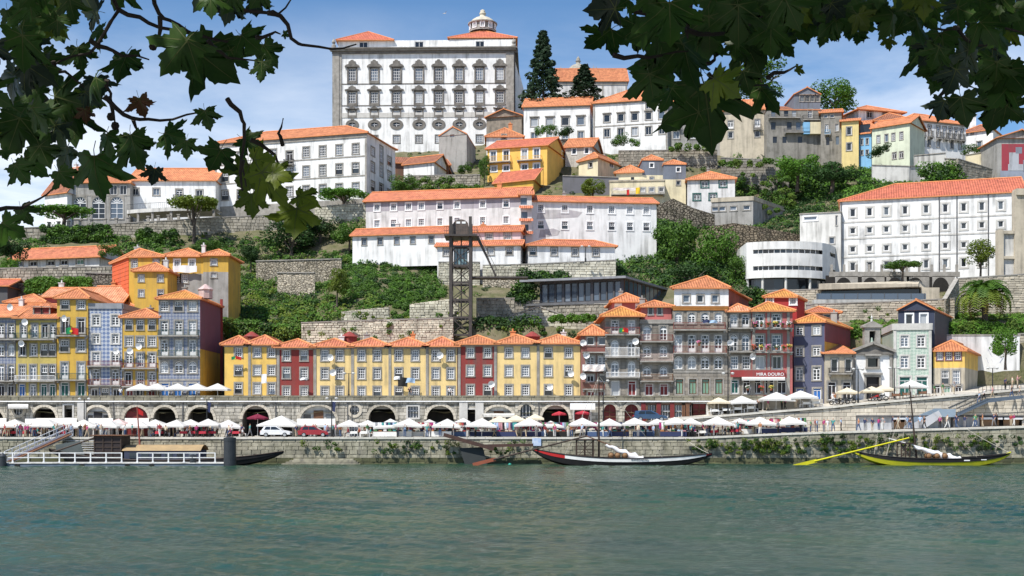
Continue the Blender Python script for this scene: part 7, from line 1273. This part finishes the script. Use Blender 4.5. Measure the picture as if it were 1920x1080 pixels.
def rig(T, X, Y, mastx, pyt, mid, barx, sail, oar, plat, oarm, lean=0.0):
    z0 = mid-.3; zt_ = PZ(pyt, Y); MB().tube([(X(mastx),0,z0),(X(mastx)+lean,0,zt_)], [.14,.07], 8).build('mast', [wood], T)
    a, b = sail; A_, B_ = Vector((X(a[0]), -.3, PZ(a[1], Y))), Vector((X(b[0]), -.2, PZ(b[1], Y))); MB().tube([A_, B_], [.06,.09], 7).build('yard', [brownw if oarm is rdh else whiterail], T)
    sm = MB(); n = 12; sm.tube([A_.lerp(B_, .35+.65*i/n)+Vector((0, -.1, -.18-.1*math.sin(i*1.9)-.25*(i/n))) for i in range(n+1)], [.16+.40*(i/n)*(1+.3*math.sin(i*2.3)) for i in range(n+1)], 9).build('furled_sail', [sailm], T, smooth=True)
    for i, bx in enumerate(barx):
        c = MB().lathe([(0,-.55),(.30,-.55),(.30,-.52),(.40,0),(.30,.52),(.30,.55),(0,.55)], 14); o = c.build('barrel', [casq], T, (X(bx), -.35, mid+.28), smooth=True); o.rotation_euler = (math.radians(90), 0, 0); MB().lathe([(.345,-.40),(.36,-.40),(.375,-.30),(.365,-.30)], 14).lathe([(.365,.30),(.38,.30),(.36,.40),(.345,.40)], 14).build('hoops', [iron], o)
    (o0, o1) = oar; Oa, Ob = Vector((X(o0[0]), -1.0, PZ(o0[1], Y))), Vector((X(o1[0]), -.3, PZ(o1[1], Y))); MB().tube([Oa.lerp(Ob, .18), Ob], [.11,.09], 8).build('steering_oar', [oarm if oarm is not rdh else wood], T); d = (Ob-Oa); MB().bar(Oa, Oa.lerp(Ob, .2), .07, .42).build('oar_blade', [oarm if oarm is not rdh else M('oar_red_brown', (.30,.09,.05), rough=.7)], T)
    p0, p1, pz0, pz1 = plat; fr_ = MB(); xa, xb = X(p0), X(p1); za, zb = PZ(pz1, Y), PZ(pz0, Y)
    for x in (xa, (xa+xb)/2, xb):
        for y in (-.8, .8): MB().box(x-.06, x+.06, y-.06, y+.06, za, zb).build('platform_post', [wood], T)
    for i in range(5): z = za+(zb-za)*(i+.6)/5.5; MB().box(xa, xb, -.84, -.78, z-.04, z+.04).build('platform_rung', [wood], T)
    MB().bar((xa,-.8,za),(xb,-.8,zb),.06).bar((xb,-.8,za),(xa,-.8,zb),.06).build('platform_brace', [wood], T); MB().box(xa-.2, xb+.5, -1, 1, zb, zb+.12).build('platform_deck', [wood], T)
    top = (X(mastx)+lean*.95, 0, zt_-.3)
    for rx, ry in ((p0-25, 862), (b[0]+40, 860), (p0+5, 858)): rope(T, top, (X(rx), .6, PZ(ry, Y)), .1, .018)
Y = 146.4; T, H, L_ = rabelo('black and white river boat with a red stern and barrels on deck', 998, 1335, Y, (841, 859, 850), 3.8, blk, wht, rdh, dk, blk)
X = lambda p: PX(p, 146.4)-T.location.x
rig(T, X, Y, 1123, 700, PZ(858, Y), (1145, 1157, 1171), ((1098, 817), (1205, 858)), ((887, 871), (1098, 818)), (1081, 1112, 825, 857), rdh)
text('BURGOMESTRE', .30, M('name_paint', (.10,.10,.12), rough=.6), T, (X(1196), -2.0, PZ(862, Y)+.02), 'boat_name'); rope(T, (L_-.2, 0, 1.35), (X(1290), 3.4, 3.3), .2)
Y2 = 146.8; T2, H2, L2 = rabelo('yellow-green and black river boat with a long yellow oar', 1604, 1893, Y2, (847, 860, 850), 3.4, ylw, blk, blk, dk, blk)
T = T2; X = lambda p: PX(p, 146.8)-T2.location.x
rig(T2, X, Y2, 1719, 722, PZ(859, Y2), (1738, 1753, 1768), ((1665, 822), (1798, 859)), ((1484, 874), (1703, 821)), (1686, 1702, 832, 857), M('oar_yellow', (.62,.58,.02), rough=.5), -.9)
MB().tube([(L2-1.0,0,PZ(856,Y2)),(L2+.15,0,PZ(848,Y2))], .12, 6).build('bow_post', [ylw], T2); rope(T2, (L2, 0, 1.5), (X(1830), 3.1, 4.4), .1); [rope(T2, (X(a), .3, PZ(855,Y2)), (X(b), 3, PZ(c,Y2)), .05, .018) for a, b, c in ((1640,1660,812),(1664,1684,812))]
for p0, p1, y0, y1 in ((1787,1796,862,864.5),(1798,1809,861.5,863.5),(1830,1840,860.5,862)): MB().box(X(p0), X(p1), -1.66, -1.6, PZ(y1, Y2), PZ(y0, Y2)).build('name_plate', [pureW], T2)
# dark passenger boat at the left
Y3 = 147.2; T3, H3, L3 = rabelo('long dark wooden boat with a black cabin moored behind the pontoon', 92, 532, Y3, (842, 862, 846), 4.6, blk, blk, blk, dk, wood)
X = lambda p: PX(p, Y3)-T3.location.x; zq = lambda p: PZ(p, Y3)
MB().box(X(186), X(236), -1.7, 1.7, .5, zq(817)).build('cabin', [M('black_brown_planks', (.035,.025,.025), (.02,.016,.016), 1.5, .6)], T3)
for i in range(4): MB().box(X(186)-.02, X(236)+.02, -1.78, -1.72, zq(820+i*9)-.06, zq(820+i*9)+.06).build('cabin_rail', [wood], T3)
for i in range(4): MB().box(X(186+i*16.4)-.06, X(186+i*16.4)+.06, -1.80, -1.72, .5, zq(817)).build('cabin_post', [wood], T3)
MB().box(X(180), X(250), -2, 2, zq(817), zq(817)+.12).build('cabin_roof', [brownw], T3)
rm = MB(); rm.loft([[(X(238), y, zq(846)+.9*math.cos(y/2.0*1.35)-.1), (X(384), y, zq(846)+.9*math.cos(y/2.0*1.35)-.1)] for y in np.linspace(-2, 2, 11)]); rm.build('saloon_roof', [M('tan_roof', (.38,.27,.14), (.28,.20,.11), 1, .8)], T3)
MB().box(X(242), X(380), -1.9, 1.9, .6, zq(844)).build('saloon', [navy], T3); [MB().box(X(252+i*22), X(266+i*22), -1.96, -1.91, zq(858), zq(848)).build('saloon_window', [gdark], T3) for i in range(6)]
MB().tube([Vector((X(98),-1,zq(850))), Vector((X(190),-1,zq(818)))], [.1,.12], 7).build('steering_oar', [wood], T3); MB().face([(X(105),0,zq(848)),(X(160),0,zq(858)),(X(150),0,zq(826)),(X(104),0,zq(834))]).build('stern_panel', [M('grey_green_panel', (.10,.12,.12), rough=.6)], T3); MB().tube([(X(264),0,.6),(X(257),0,zq(762))], [.12,.07], 8).build('mast', [M('red_mast', (.30,.08,.06), rough=.6)], T3); MB().loft([[(X(258),0,zq(765)),(X(268),.1,zq(772))],[(X(259),0,zq(776)),(X(268),.1,zq(780))]]).build('pennant', [fr2], T3)
# ------------------------------------------------------------------ pontoon, gangway, piles
T = thing('pontoon', 'floating grey pontoon with white railings at the lower left', 'pontoon', P(-30, 876, 143.2)); og = T.location; X = lambda p: PX(p, 143.2)-og.x; zd = .42-og.z
MB().box(0, X(428), -1.0, 1.4, -1.0, zd-.12).build('float', [M('pontoon_blue_grey', (.16,.20,.25), (.10,.13,.17), 1, .6)], T); MB().box(0, X(428), -1.08, 1.45, zd-.12, zd).build('deck', [palestone], T)
for i in range(16):
    p0 = -28+i*29; MB().box(X(p0)-.07, X(p0)+.07, -1, -.88, zd, zd+1.18).box(X(p0)-.14, X(p0)+.14, -1.02, -.88, zd, zd+.12).build('railing_post', [whiterail], T)
    if i < 15 and i not in (9,): [MB().box(X(p0), X(p0+29), -.98, -.92, zd+h, zd+h+.10).build('railing_bar', [whiterail], T) for h in (.55, 1.1)]
for i, px in enumerate((40, 160, 245, 290)): o = MB().tube([(.0,-.12,0),(0,.12,0)], .32, 12).build('tyre_fender', [rubber], T, (X(px), -1.2, zd-.45))
for px, pyt, pyb, Y, r, lb in ((431,819,880,141.8,.72,'tall black mooring pile beside the dark boat bow'),(5,853,876,142,.42,'short grey mooring pile at the left edge'),(362,852,868,142.6,.38,'short dark bollard on the pontoon edge')): 
    zt_ = PZ(pyt, Y); tag(MB().lathe([(0,zt_),(r*.3,zt_),(r*1.02,zt_-.12),(r*1.02,zt_-.5),(r,zt_-.55),(r,-2)] if px != 5 else [(0,zt_+.3),(r,zt_-.1),(r*1.05,zt_-.2),(r,zt_-.3),(r,-2)], 20).build('mooring_pile', [M('pile_black', (.022,.026,.032), (.035,.04,.045), 1.5, .45, spec=.5)], None, (PX(px,Y), Y, 0)), lb, 'pile')
T = thing('gangway', 'white railed gangway sloping from the quay down to the pontoon', 'gangway', P(18, 864, 143.4)); og = T.location; a, b = Vector((0,0,0)), P(128, 815, 149.8)-og
MB().bar(a, b, 1.5, .12).build('deck', [brownw], T)
for sd in (Vector((-.35,-.65,0)), Vector((.35,.65,0))):
    for h in (.5, 1.1): MB().bar(a+sd+Vector((0,0,h)), b+sd+Vector((0,0,h)), .08).build('rail', [whiterail], T)
    MB().bar(a+sd, b+sd, .12, .22).build('side_beam', [whiterail], T)
    for i in range(9): p = a.lerp(b, i/8)+sd; MB().bar(p, p+Vector((0,0,1.1)), .07).build('rail_post', [whiterail], T)
for i in range(7): tag(MB().box(0, PX(136,150.2)-PX(70,150.2)-i*.0, -.04, .04, 0, .06).build('mooring_batten', [whiterail], None, P(120, 852-i*4.2, 149.75)), 'pale batten on the quay wall beside the boat cabin', 'batten', 'pale battens on the quay wall')
T = thing('stone_steps', 'worn stone steps at the waterline right of the dark boat', 'steps', P(520, 872, 148.6)); [MB().box(i*.45, 10.5-i*.3, i*.26, 1.35, -.6, -.02+i*.2).build('step', [block], T) for i in range(5)]
T = thing('dark_slipway', 'dark wooden ramp and panel leaning on the quay wall', 'ramp', P(830, 870, 148.7)); og = T.location; q = lambda px, py, dy=0: P(px, py, 148.7+dy)-og
MB().bar(q(832,815), q(926,842), .9, .45).build('ramp_beam', [M('rust_brown_wood', (.085,.045,.035), (.05,.03,.025), 1.5, .7)], T); pn = [q(862,840,.3), q(905,838,.3), q(914,872), q(872,873)]; MB().face(pn[::-1]).face([p+Vector((0,.25,0)) for p in pn]).build('panel', [M('dark_panel', (.03,.035,.035), rough=.6)], T); MB().bar(q(905,836), q(1000,834), .4, .35).build('wall_beam', [MATS['rust_brown_wood']], T)
tag(MB().box(0, 1.1, 0, .06, 0, .95).build('blue_sign', [M('blue_white_sign', (.30,.42,.65), (.60,.66,.75), 2, .6)], None, P(998, 836, 149.75)), 'small blue sign on the quay wall above the red stern', 'sign')
tag(MB().lathe([(0,.22),(.16,.16),(.22,0),(.16,-.16),(0,-.22)], 10).build('buoy', [M('green_buoy', (.03,.28,.22), rough=.4)], None, P(956, 871.5, 147.5), smooth=True), 'small green buoy floating left of the red stern', 'buoy')
# ------------------------------------------------------------------ metal stair on the right
T = thing('metal_stair', 'blue-grey metal stair climbing from the quay to the ramp street', 'stair', P(1690, 805, 154.4)); og = T.location; q = lambda px, py, dy=0: P(px, py, 154.4+dy)-og; bgm = M('blue_grey_panel', (.26,.33,.40), (.21,.27,.33), .8, .45)
def panel(nm, pts, m): 
    t = Vector((0,.08,0)); n = len(pts); mb = MB().face(pts[::-1]).face([p+t for p in pts]); [mb.face([pts[i], pts[(i+1) % n], pts[(i+1) % n]+t, pts[i]+t]) for i in range(n)]; mb.build(nm, [m], T)
panel('side_panel', [q(1694,803), q(1735,803), q(1767,781), q(1760,770)], shut); panel('side_panel', [q(1760,770), q(1768,782), q(1792,782), q(1792,767), q(1766,767)], bgm); panel('back_panel', [q(1694,802,1.5), q(1760,781,1.5), q(1766,766,1.5), q(1752,766,1.5), q(1712,783,1.5)], bgm)
panel('stringer', [q(1795,781), q(1852,755), q(1920,747), q(1920,741), q(1850,747), q(1795,774)], M('dark_blue_grey_steel', (.10,.13,.17), rough=.5))
for i in range(14): a = q(1796+i*4.2, 774-i*2.0); MB().box(a.x, a.x+.42, 0, 1.5, a.z-.05, a.z).build('tread', [iron], T)
for i in range(12): a = q(1712+i*4.3, 800-i*2.4); MB().box(a.x, a.x+.42, .1, 1.5, a.z-.05, a.z).build('tread', [iron], T)
MB().box(q(1766,781).x, q(1796,781).x, .1, 1.5, q(1766,776).z-.1, q(1766,776).z).build('landing', [iron], T); 
for dy in (.05, 1.5): MB().tube([q(1778,764,dy), q(1835,738,dy), q(1850,733,dy), q(1925,727,dy)], .04, 6).tube([q(1785,769,dy), q(1835,746,dy)], .03, 6).build('handrail', [steel], T)
MB().box(q(1790,790).x, q(1794,790).x+.1, .1, 1.4, q(1790,806).z, q(1790,781).z).build('support', [steel], T)
for i, (px, py) in enumerate(((1836,757),(1845,752),(1861,749),(1897,747),(1912,746))): person(px, 155.1, PZ(py-4, 155.1)-.3, 'on the metal stair, %s from the bottom' % ORD[i], 'walk', -1.5, grp='people on the metal stair')
T = thing('railing', 'dark railing along the ramp street at the right', 'railing', (PX(1835,156.3), 156.3, rampz(PX(1835,156.3)))); l = 7.0; MB().box(0, l, 0, .05, 1.05, 1.1).build('top_bar', [iron], T); [MB().box(i*.5, i*.5+.04, 0, .05, 0, 1.05).build('post', [iron], T) for i in range(14)]
for i, px in enumerate((1568, 1580, 1592, 1640, 1652)):
    Y = 157.6; T = thing('motorbike', 'parked motorbike on the ramp street, %s from the left' % ORD[i], 'motorbike', (PX(px, Y), Y, rampz(PX(px, Y))+.1), R.uniform(-.4,.4), 'parked motorbikes')
    for x in (-.62, .62): o = MB().lathe([(.2,-.05),(.3,-.05),(.32,0),(.3,.05),(.2,.05)], 14).build('wheel', [rubber], T, (x, 0, .32)); o.rotation_euler = (math.radians(90), 0, 0)
    MB().bar((-.6,0,.34),(-.1,0,.6),.1).bar((-.1,0,.6),(.45,0,.75),.16,.22).bar((.62,0,.32),(.42,0,.98),.06).build('frame', [R.choice((iron, M('bike_red', (.4,.03,.03), rough=.3)))], T); MB().box(-.55,.05,-.12,.12,.70,.80).build('saddle', [rubber], T); MB().box(.38,.44,-.3,.3,.96,1.0).build('handlebar', [iron], T); MB().box(-.2,.2,-.14,.14,.28,.56).build('engine', [steel], T)
# ------------------------------------------------------------------ plane trees on the near bank, framing the view
def leafmat(name, c, c2, tr):
    m = M(name, c, c2, scale=14, rough=.42, rand=.30, trans=tr, spec=.35, det=4); return m
LM = [leafmat('plane_leaf', (.050,.105,.016), (.026,.066,.012), .52), leafmat('plane_leaf_yellowish', (.16,.20,.02), (.09,.135,.016), .55), leafmat('plane_leaf_bluish', (.030,.055,.035), (.018,.036,.02), .22), leafmat('dead_leaf', (.13,.055,.022), (.08,.035,.015), .3)]
vein = M('leaf_vein', (.12,.15,.05), rough=.6, trans=.3)
HALF = [(.05,-.03),(.16,-.15),(.30,-.20),(.35,-.14),(.46,-.18),(.62,-.15),(.53,-.04),(.56,.05),(.44,.13),(.58,.20),(.61,.30),(.74,.36),(.80,.46),(.97,.58),(.80,.58),(.74,.66),(.62,.60),(.54,.68),(.46,.58),(.29,.50),(.35,.62),(.33,.70),(.38,.78),(.25,.82),(.22,.94),(.12,.98),(.0,1.18)]
def leafmesh(seed, mat):
    r = random.Random(seed); j = lambda: r.uniform(-.035, .035); h1 = [(x+j(), y+j()) for x, y in HALF[:-1]]; h2 = [(-x*r.uniform(.85,1.1)+j(), y+j()) for x, y in HALF[:-1]]; out = [(0,-.02)]+h1+[HALF[-1]]+h2[::-1]; n = len(out)
    a, b, c, d, tw = r.uniform(-.25,.45), r.uniform(-.1,.5), r.uniform(-.35,.3), r.uniform(-.3,.3), r.uniform(-.4,.4)
    def z(x, y): return -a*x*x-b*max(0, y-.2)**2+c*abs(x)*.6+d*x*y+tw*x*max(0, y)*.5+.03*math.sin(7*x+5*y+seed)
    ce = (0, .22); rings = [[(ce[0]+(x-ce[0])*k, ce[1]+(y-ce[1])*k) for x, y in out] for k in (.33, .66, 1)]
    mb = MB(); V_ = [(ce[0], ce[1], z(*ce))]+[(x, y, z(x, y)) for rg_ in rings for x, y in rg_]; mb.v = V_
    for i in range(n):
        k = (i+1) % n; mb.f.append((0, 1+i, 1+k)); mb.m.append(0); mb.uv.append([(0,0)]*3)
        for q in (0, 1): mb.f.append((1+q*n+i, 1+(q+1)*n+i, 1+(q+1)*n+k, 1+q*n+k)); mb.m.append(0); mb.uv.append([(0,0)]*4)
    for tx, ty in ((0,1.1),(.88,.54),(-.85,.54),(.55,-.12),(-.52,-.12)):
        for s in (-1, 1):
            pr = None
            for i in range(6):
                t = i/5; x, y = tx*t, ty*t; w = .016*(1.15-t); px_, py_ = -ty/math.hypot(tx, ty)*w, tx/math.hypot(tx, ty)*w; cur = ((x+px_, y+py_, z(x, y)+s*.008), (x-px_, y-py_, z(x, y)+s*.008))
                if pr: mb.face([pr[0], pr[1], cur[1], cur[0]], 1)
                pr = cur
    mb.tube([(0,.02,z(0,0)),(0.02,-.18,z(0,0)-.03),(-.02,-.42,z(0,0)-.10)], [.014,.011,.012], 5, 1); return mb.mesh('leaf', [mat, vein], True)
LF = [[leafmesh(10*k+s, m) for s in range(5 if k < 2 else 3)] for k, m in enumerate(LM)]
twig = M('twig_bark', (.045,.035,.028), (.025,.02,.018), 20, .85)
def place_leaf(T, px, py, size, ang, Y, k=0, tilt=None):
    s = size/1.68*Y/F; a = math.radians(ang); dirv = Vector((math.cos(a), 0, math.sin(a))); c = P(px, py, Y)-dirv*s*.45
    yv = dirv; nv = Vector((0,-1,0)); xv = yv.cross(nv); m = Matrix((xv, yv, nv)).transposed()
    ax = Vector((R.uniform(-1,1), R.uniform(-.3,.3), R.uniform(-1,1))).normalized(); m = Matrix.Rotation(R.uniform(-.75,.75) if tilt is None else tilt, 3, ax) @ m
    o = link('leaf', R.choice(LF[k]), T, c-T.location); o.rotation_euler = m.to_euler(); o.scale = (s*R.choice((-1, 1)) if False else s, s, s)
def twigs(T, paths, Y, r=.0055):
    for i, p in enumerate(paths):
        yy = Y+R.uniform(-.3,.3); pts = [P(a, b, yy+.03*j)-T.location for j, (a, b) in enumerate(p)]
        pts = [q for a, b in zip(pts, pts[1:]) for q in (a, a.lerp(b, .5)+Vector((R.uniform(-1,1), 0, R.uniform(-1,1)))*.008)]+[pts[-1]]
        n = len(pts); MB().tube(pts, [r*(1.5-1.1*j/(n-1)) for j in range(n)], 6).build('twig', [twig], T)
TL = thing('plane_tree', 'plane tree on the near bank whose leafy branches hang into the upper left', 'tree', (-5.8, -1.2, 3.3)); TR = thing('plane_tree', 'plane tree on the near bank whose leafy branches hang into the upper right', 'tree', (6.2, -1.0, 3.3))
for T, sg, ends in ((TL, 1, ((-2.2,3.9,7.0),(-1.4,3.6,7.2),(-3.2,3.2,7.4))), (TR, -1, ((.9,3.7,7.0),(1.8,3.9,7.0),(3.0,3.6,7.1)))):
    tr_ = MB().tube([(0,0,-.3),(0,0,.2),(.05*sg,.1,1.6),(.2*sg,.3,3.4),(.5*sg,.5,5.2)], [.42,.34,.28,.24,.16], 12); tr_.build('trunk', [M('plane_bark', (.32,.29,.22), (.17,.16,.11), 3, .9, bump=.01, bs=9)], T, smooth=True)
    for e in ends: e = Vector(e)-T.location; MB().tube([(.15*sg,.25,3.1), Vector((.2*sg,.3,3.4)).lerp(e, .45)+Vector((0,0,.6)), e], [.13,.08,.03], 8).build('limb', [MATS['plane_bark']], T)
    n = 8000; c = np.stack([rs.uniform(-8.5, .3, n) if sg > 0 else rs.uniform(-.6, 8.5, n), rs.uniform(-5, 5.6, n), rs.uniform(6.9, 10.5, n)], 1); c = c[c[:, 2] > 5+np.maximum(c[:, 1], 0)*.40+.35]; c = c[(np.hypot(c[:, 0]-T.location.x*.45, c[:, 1]-.4) < 6.3)]
    v, f = leafquads(c, rs.normal(size=c.shape)*.6+np.array([0, 0, 1.0]), .13, .8); link('crown', npmesh('crown', v-np.array(T.location), f, [LM[0]]), T)
def YD(): return R.uniform(3.2, 4.6)
LL = [(60,30,112,-80),(35,95,112,-100),(105,48,88,-60),(165,22,72,170),(178,62,60,200),(20,155,95,-120),(65,135,95,-35),(150,108,72,-70),(238,128,96,-78),(330,100,118,-135),(395,120,150,-48),(355,95,90,-80),(135,188,118,-15),(185,165,72,-85),(50,180,100,-100),(60,240,112,-60),(95,225,84,-45),(150,232,105,-62),(30,252,112,-110),(255,290,92,-68),(330,258,84,-18),(388,222,58,-75),(430,18,76,-100),(395,8,66,-90),(484,14,60,-75),(468,82,84,-40),(440,112,74,-75),(505,100,72,-62),(492,132,58,-92),(536,66,20,-30),(108,300,112,-125),(178,325,120,-88),(120,335,60,-60),(250,275,84,-75),(405,300,84,-112),(350,278,54,-90),(470,270,66,-40),(20,430,76,-42),(48,402,56,-55),(4,290,34,-80),(505,352,120,-72),(455,332,96,-118),(575,372,70,-18),(556,418,104,-86),(470,382,70,-92),(492,298,66,12),(525,330,60,-30),(290,330,50,-95),(205,270,70,-80),(82,290,70,-60)]
for px, py, s, a in LL: place_leaf(TL, px, py, s, a+R.uniform(-8,8), YD(), 1 if (px > 440 and py > 290) else R.choice((0,0,0,0,2)))
place_leaf(TL, 262, 200, 58, -88, 3.6, 3, .9); place_leaf(TL, 160, 215, 40, -80, 3.7, 3); place_leaf(TL, 425, 25, 26, -70, 3.7, 3)
for x0, y0, x1, y1, n in ((-20,-20,125,130,12),(-20,130,100,330,11),(130,-15,300,40,3),(60,130,215,250,5),(380,-15,500,8,3)):
    for i in range(n): place_leaf(TL, R.uniform(x0, x1), R.uniform(y0, y1), R.uniform(50, 90), R.uniform(-150, -30), YD(), R.choice((0,0,0,0,2,1)))
twigs(TL, [[(205,-30),(222,20),(196,62),(168,100),(112,115),(58,152)],[(222,18),(262,32),(300,52),(352,62),(405,76),(470,82)],[(286,-20),(298,25),(318,38),(352,58),(400,72),(470,86)],[(395,18),(440,15),(502,24),(522,26),(548,-5)],[(502,24),(526,30),(546,72),(566,84),(622,92),(668,83)],[(480,70),(510,63),(526,64)],[(196,180),(232,215),(262,224),(300,226),(350,215),(378,208)],[(426,185),(450,210),(458,232),(458,265),(452,300),(462,350)],[(-10,395),(40,390),(68,376),(100,352)],[(100,115),(112,135),(130,140),(210,195)],[(168,75),(200,90),(230,105),(280,112)],[(390,75),(404,90),(426,108),(482,114)],[(530,272),(522,250),(531,222)],[(470,262),(515,290),(530,320)],[(250,225),(262,250)],[(300,30),(298,70),(288,86)],[(200,150),(208,175),(210,215)],[(204,180),(216,232)],[(455,300),(454,358)]], 3.8)
for px, py in ((287,87),(208,219),(216,236),(454,362)): o = MB().lathe([(0,.014),(.01,.010),(.014,0),(.01,-.010),(0,-.014)], 8).build('seed_ball', [twig], TL, P(px, py, 3.8)-TL.location)
LR = [(1130,18,90,190),(1128,75,100,-128),(1165,12,66,-150),(1180,62,84,-140),(1218,58,140,-152),(1262,40,130,-75),(1240,128,118,-98),(1285,120,140,-75),(1222,165,100,-80),(1328,208,184,-88),(1285,215,96,-165),(1356,165,92,-45),(1436,188,88,-62),(1412,100,104,-62),(1446,75,90,-90),(1378,92,104,-105),(1500,132,30,-20),(1385,40,112,-80),(1440,32,112,-100),(1505,42,104,-80),(1475,60,84,-90),(1610,72,42,-95),(1665,82,36,-88),(1546,66,54,-95),(1400,150,70,-70),(1735,112,96,-100),(1768,92,112,-82),(1790,150,76,-90),(1765,205,66,-105),(1806,205,88,-84),(1868,205,110,-96),(1902,152,104,-60),(1858,112,112,-90),(1250,185,80,-120),(1330,60,110,-90),(1350,15,90,-60),(1300,85,120,-110),(1905,205,70,-20),(1820,120,100,-80),(1715,60,90,-90),(1480,20,100,-70)]
for px, py, s, a in LR: place_leaf(TR, px, py, s, a+R.uniform(-8,8), YD(), 1 if (px, py) in ((1356,165),(1500,132),(1665,82)) else R.choice((0,0,0,0,2)))
for x0, y0, x1, y1, n in ((1370,-20,1930,38,60),(1190,-20,1370,20,4),(1700,45,1930,150,15),(1205,100,1300,170,2),(1380,40,1480,95,6),(1500,36,1700,50,12),(1840,160,1925,190,6)):
    for i in range(n): place_leaf(TR, R.uniform(x0, x1), R.uniform(y0, y1), R.uniform(48, 86), R.uniform(-150, -30), YD(), R.choice((0,0,0,0,2,1)))
twigs(TR, [[(1296,-20),(1288,60),(1286,110)],[(1285,55),(1340,64),(1392,52),(1430,30)],[(1185,20),(1232,28),(1290,40)],[(1150,103),(1196,105),(1240,104),(1290,96)],[(1328,138),(1352,152),(1400,158),(1440,160)],[(1440,146),(1470,136),(1492,124)],[(1775,168),(1762,180),(1742,222)],[(1832,-10),(1846,20),(1880,52),(1925,64)],[(1790,52),(1800,60),(1830,85),(1870,95)],[(1780,165),(1788,180)],[(1322,120),(1340,112),(1344,100)],[(1345,128),(1338,160),(1330,190)],[(1880,170),(1905,160),(1925,165)],[(1600,60),(1606,75)],[(1700,20),(1740,50),(1790,55)]], 3.8)
# ------------------------------------------------------------------ last: every label singles out one thing
def words(s): return len(s.split())
tops = [o for o in S.objects if o.parent is None and 'label' in o.keys() and o.get('category')]
import re
def short(l):
    if words(l) > 16: l = re.sub(r' and [a-z]+ (jeans|trousers|shorts)', '', l)
    for z_ in (', with raised hands', 'on the ramp street ', ', standing', ', walking', ', gesturing'):
        if words(l) > 15: l = l.replace(z_, '' if z_[0] == ',' else '')
    return l
for o in tops: o['label'] = short(o['label'])
seen = {}
for o in tops: seen.setdefault(o['label'], []).append(o)
for l, os_ in seen.items():
    if len(os_) < 2: continue
    os_.sort(key=lambda o: o.location.x/max(o.location.y, 1)); n = len(os_)
    for i, o in enumerate(os_):
        w = ('the left one' if i == 0 else 'the right one') if n == 2 else ('leftmost' if i == 0 else 'rightmost' if i == n-1 else ORD[i]+' from left')
        b_ = l
        if words(b_)+words(w) > 16: b_ = re.sub(r' and [a-z]+ (jeans|trousers|shorts)', '', b_)
        o['label'] = b_+', '+w
for o in tops:
    for z_ in (', with raised hands', 'on the ramp street ', ', standing', ', walking', ', gesturing', 'a '):
        if words(o['label']) > 16: o['label'] = o['label'].replace(z_, ' ' if z_ == 'a ' else '').replace('  ', ' ')
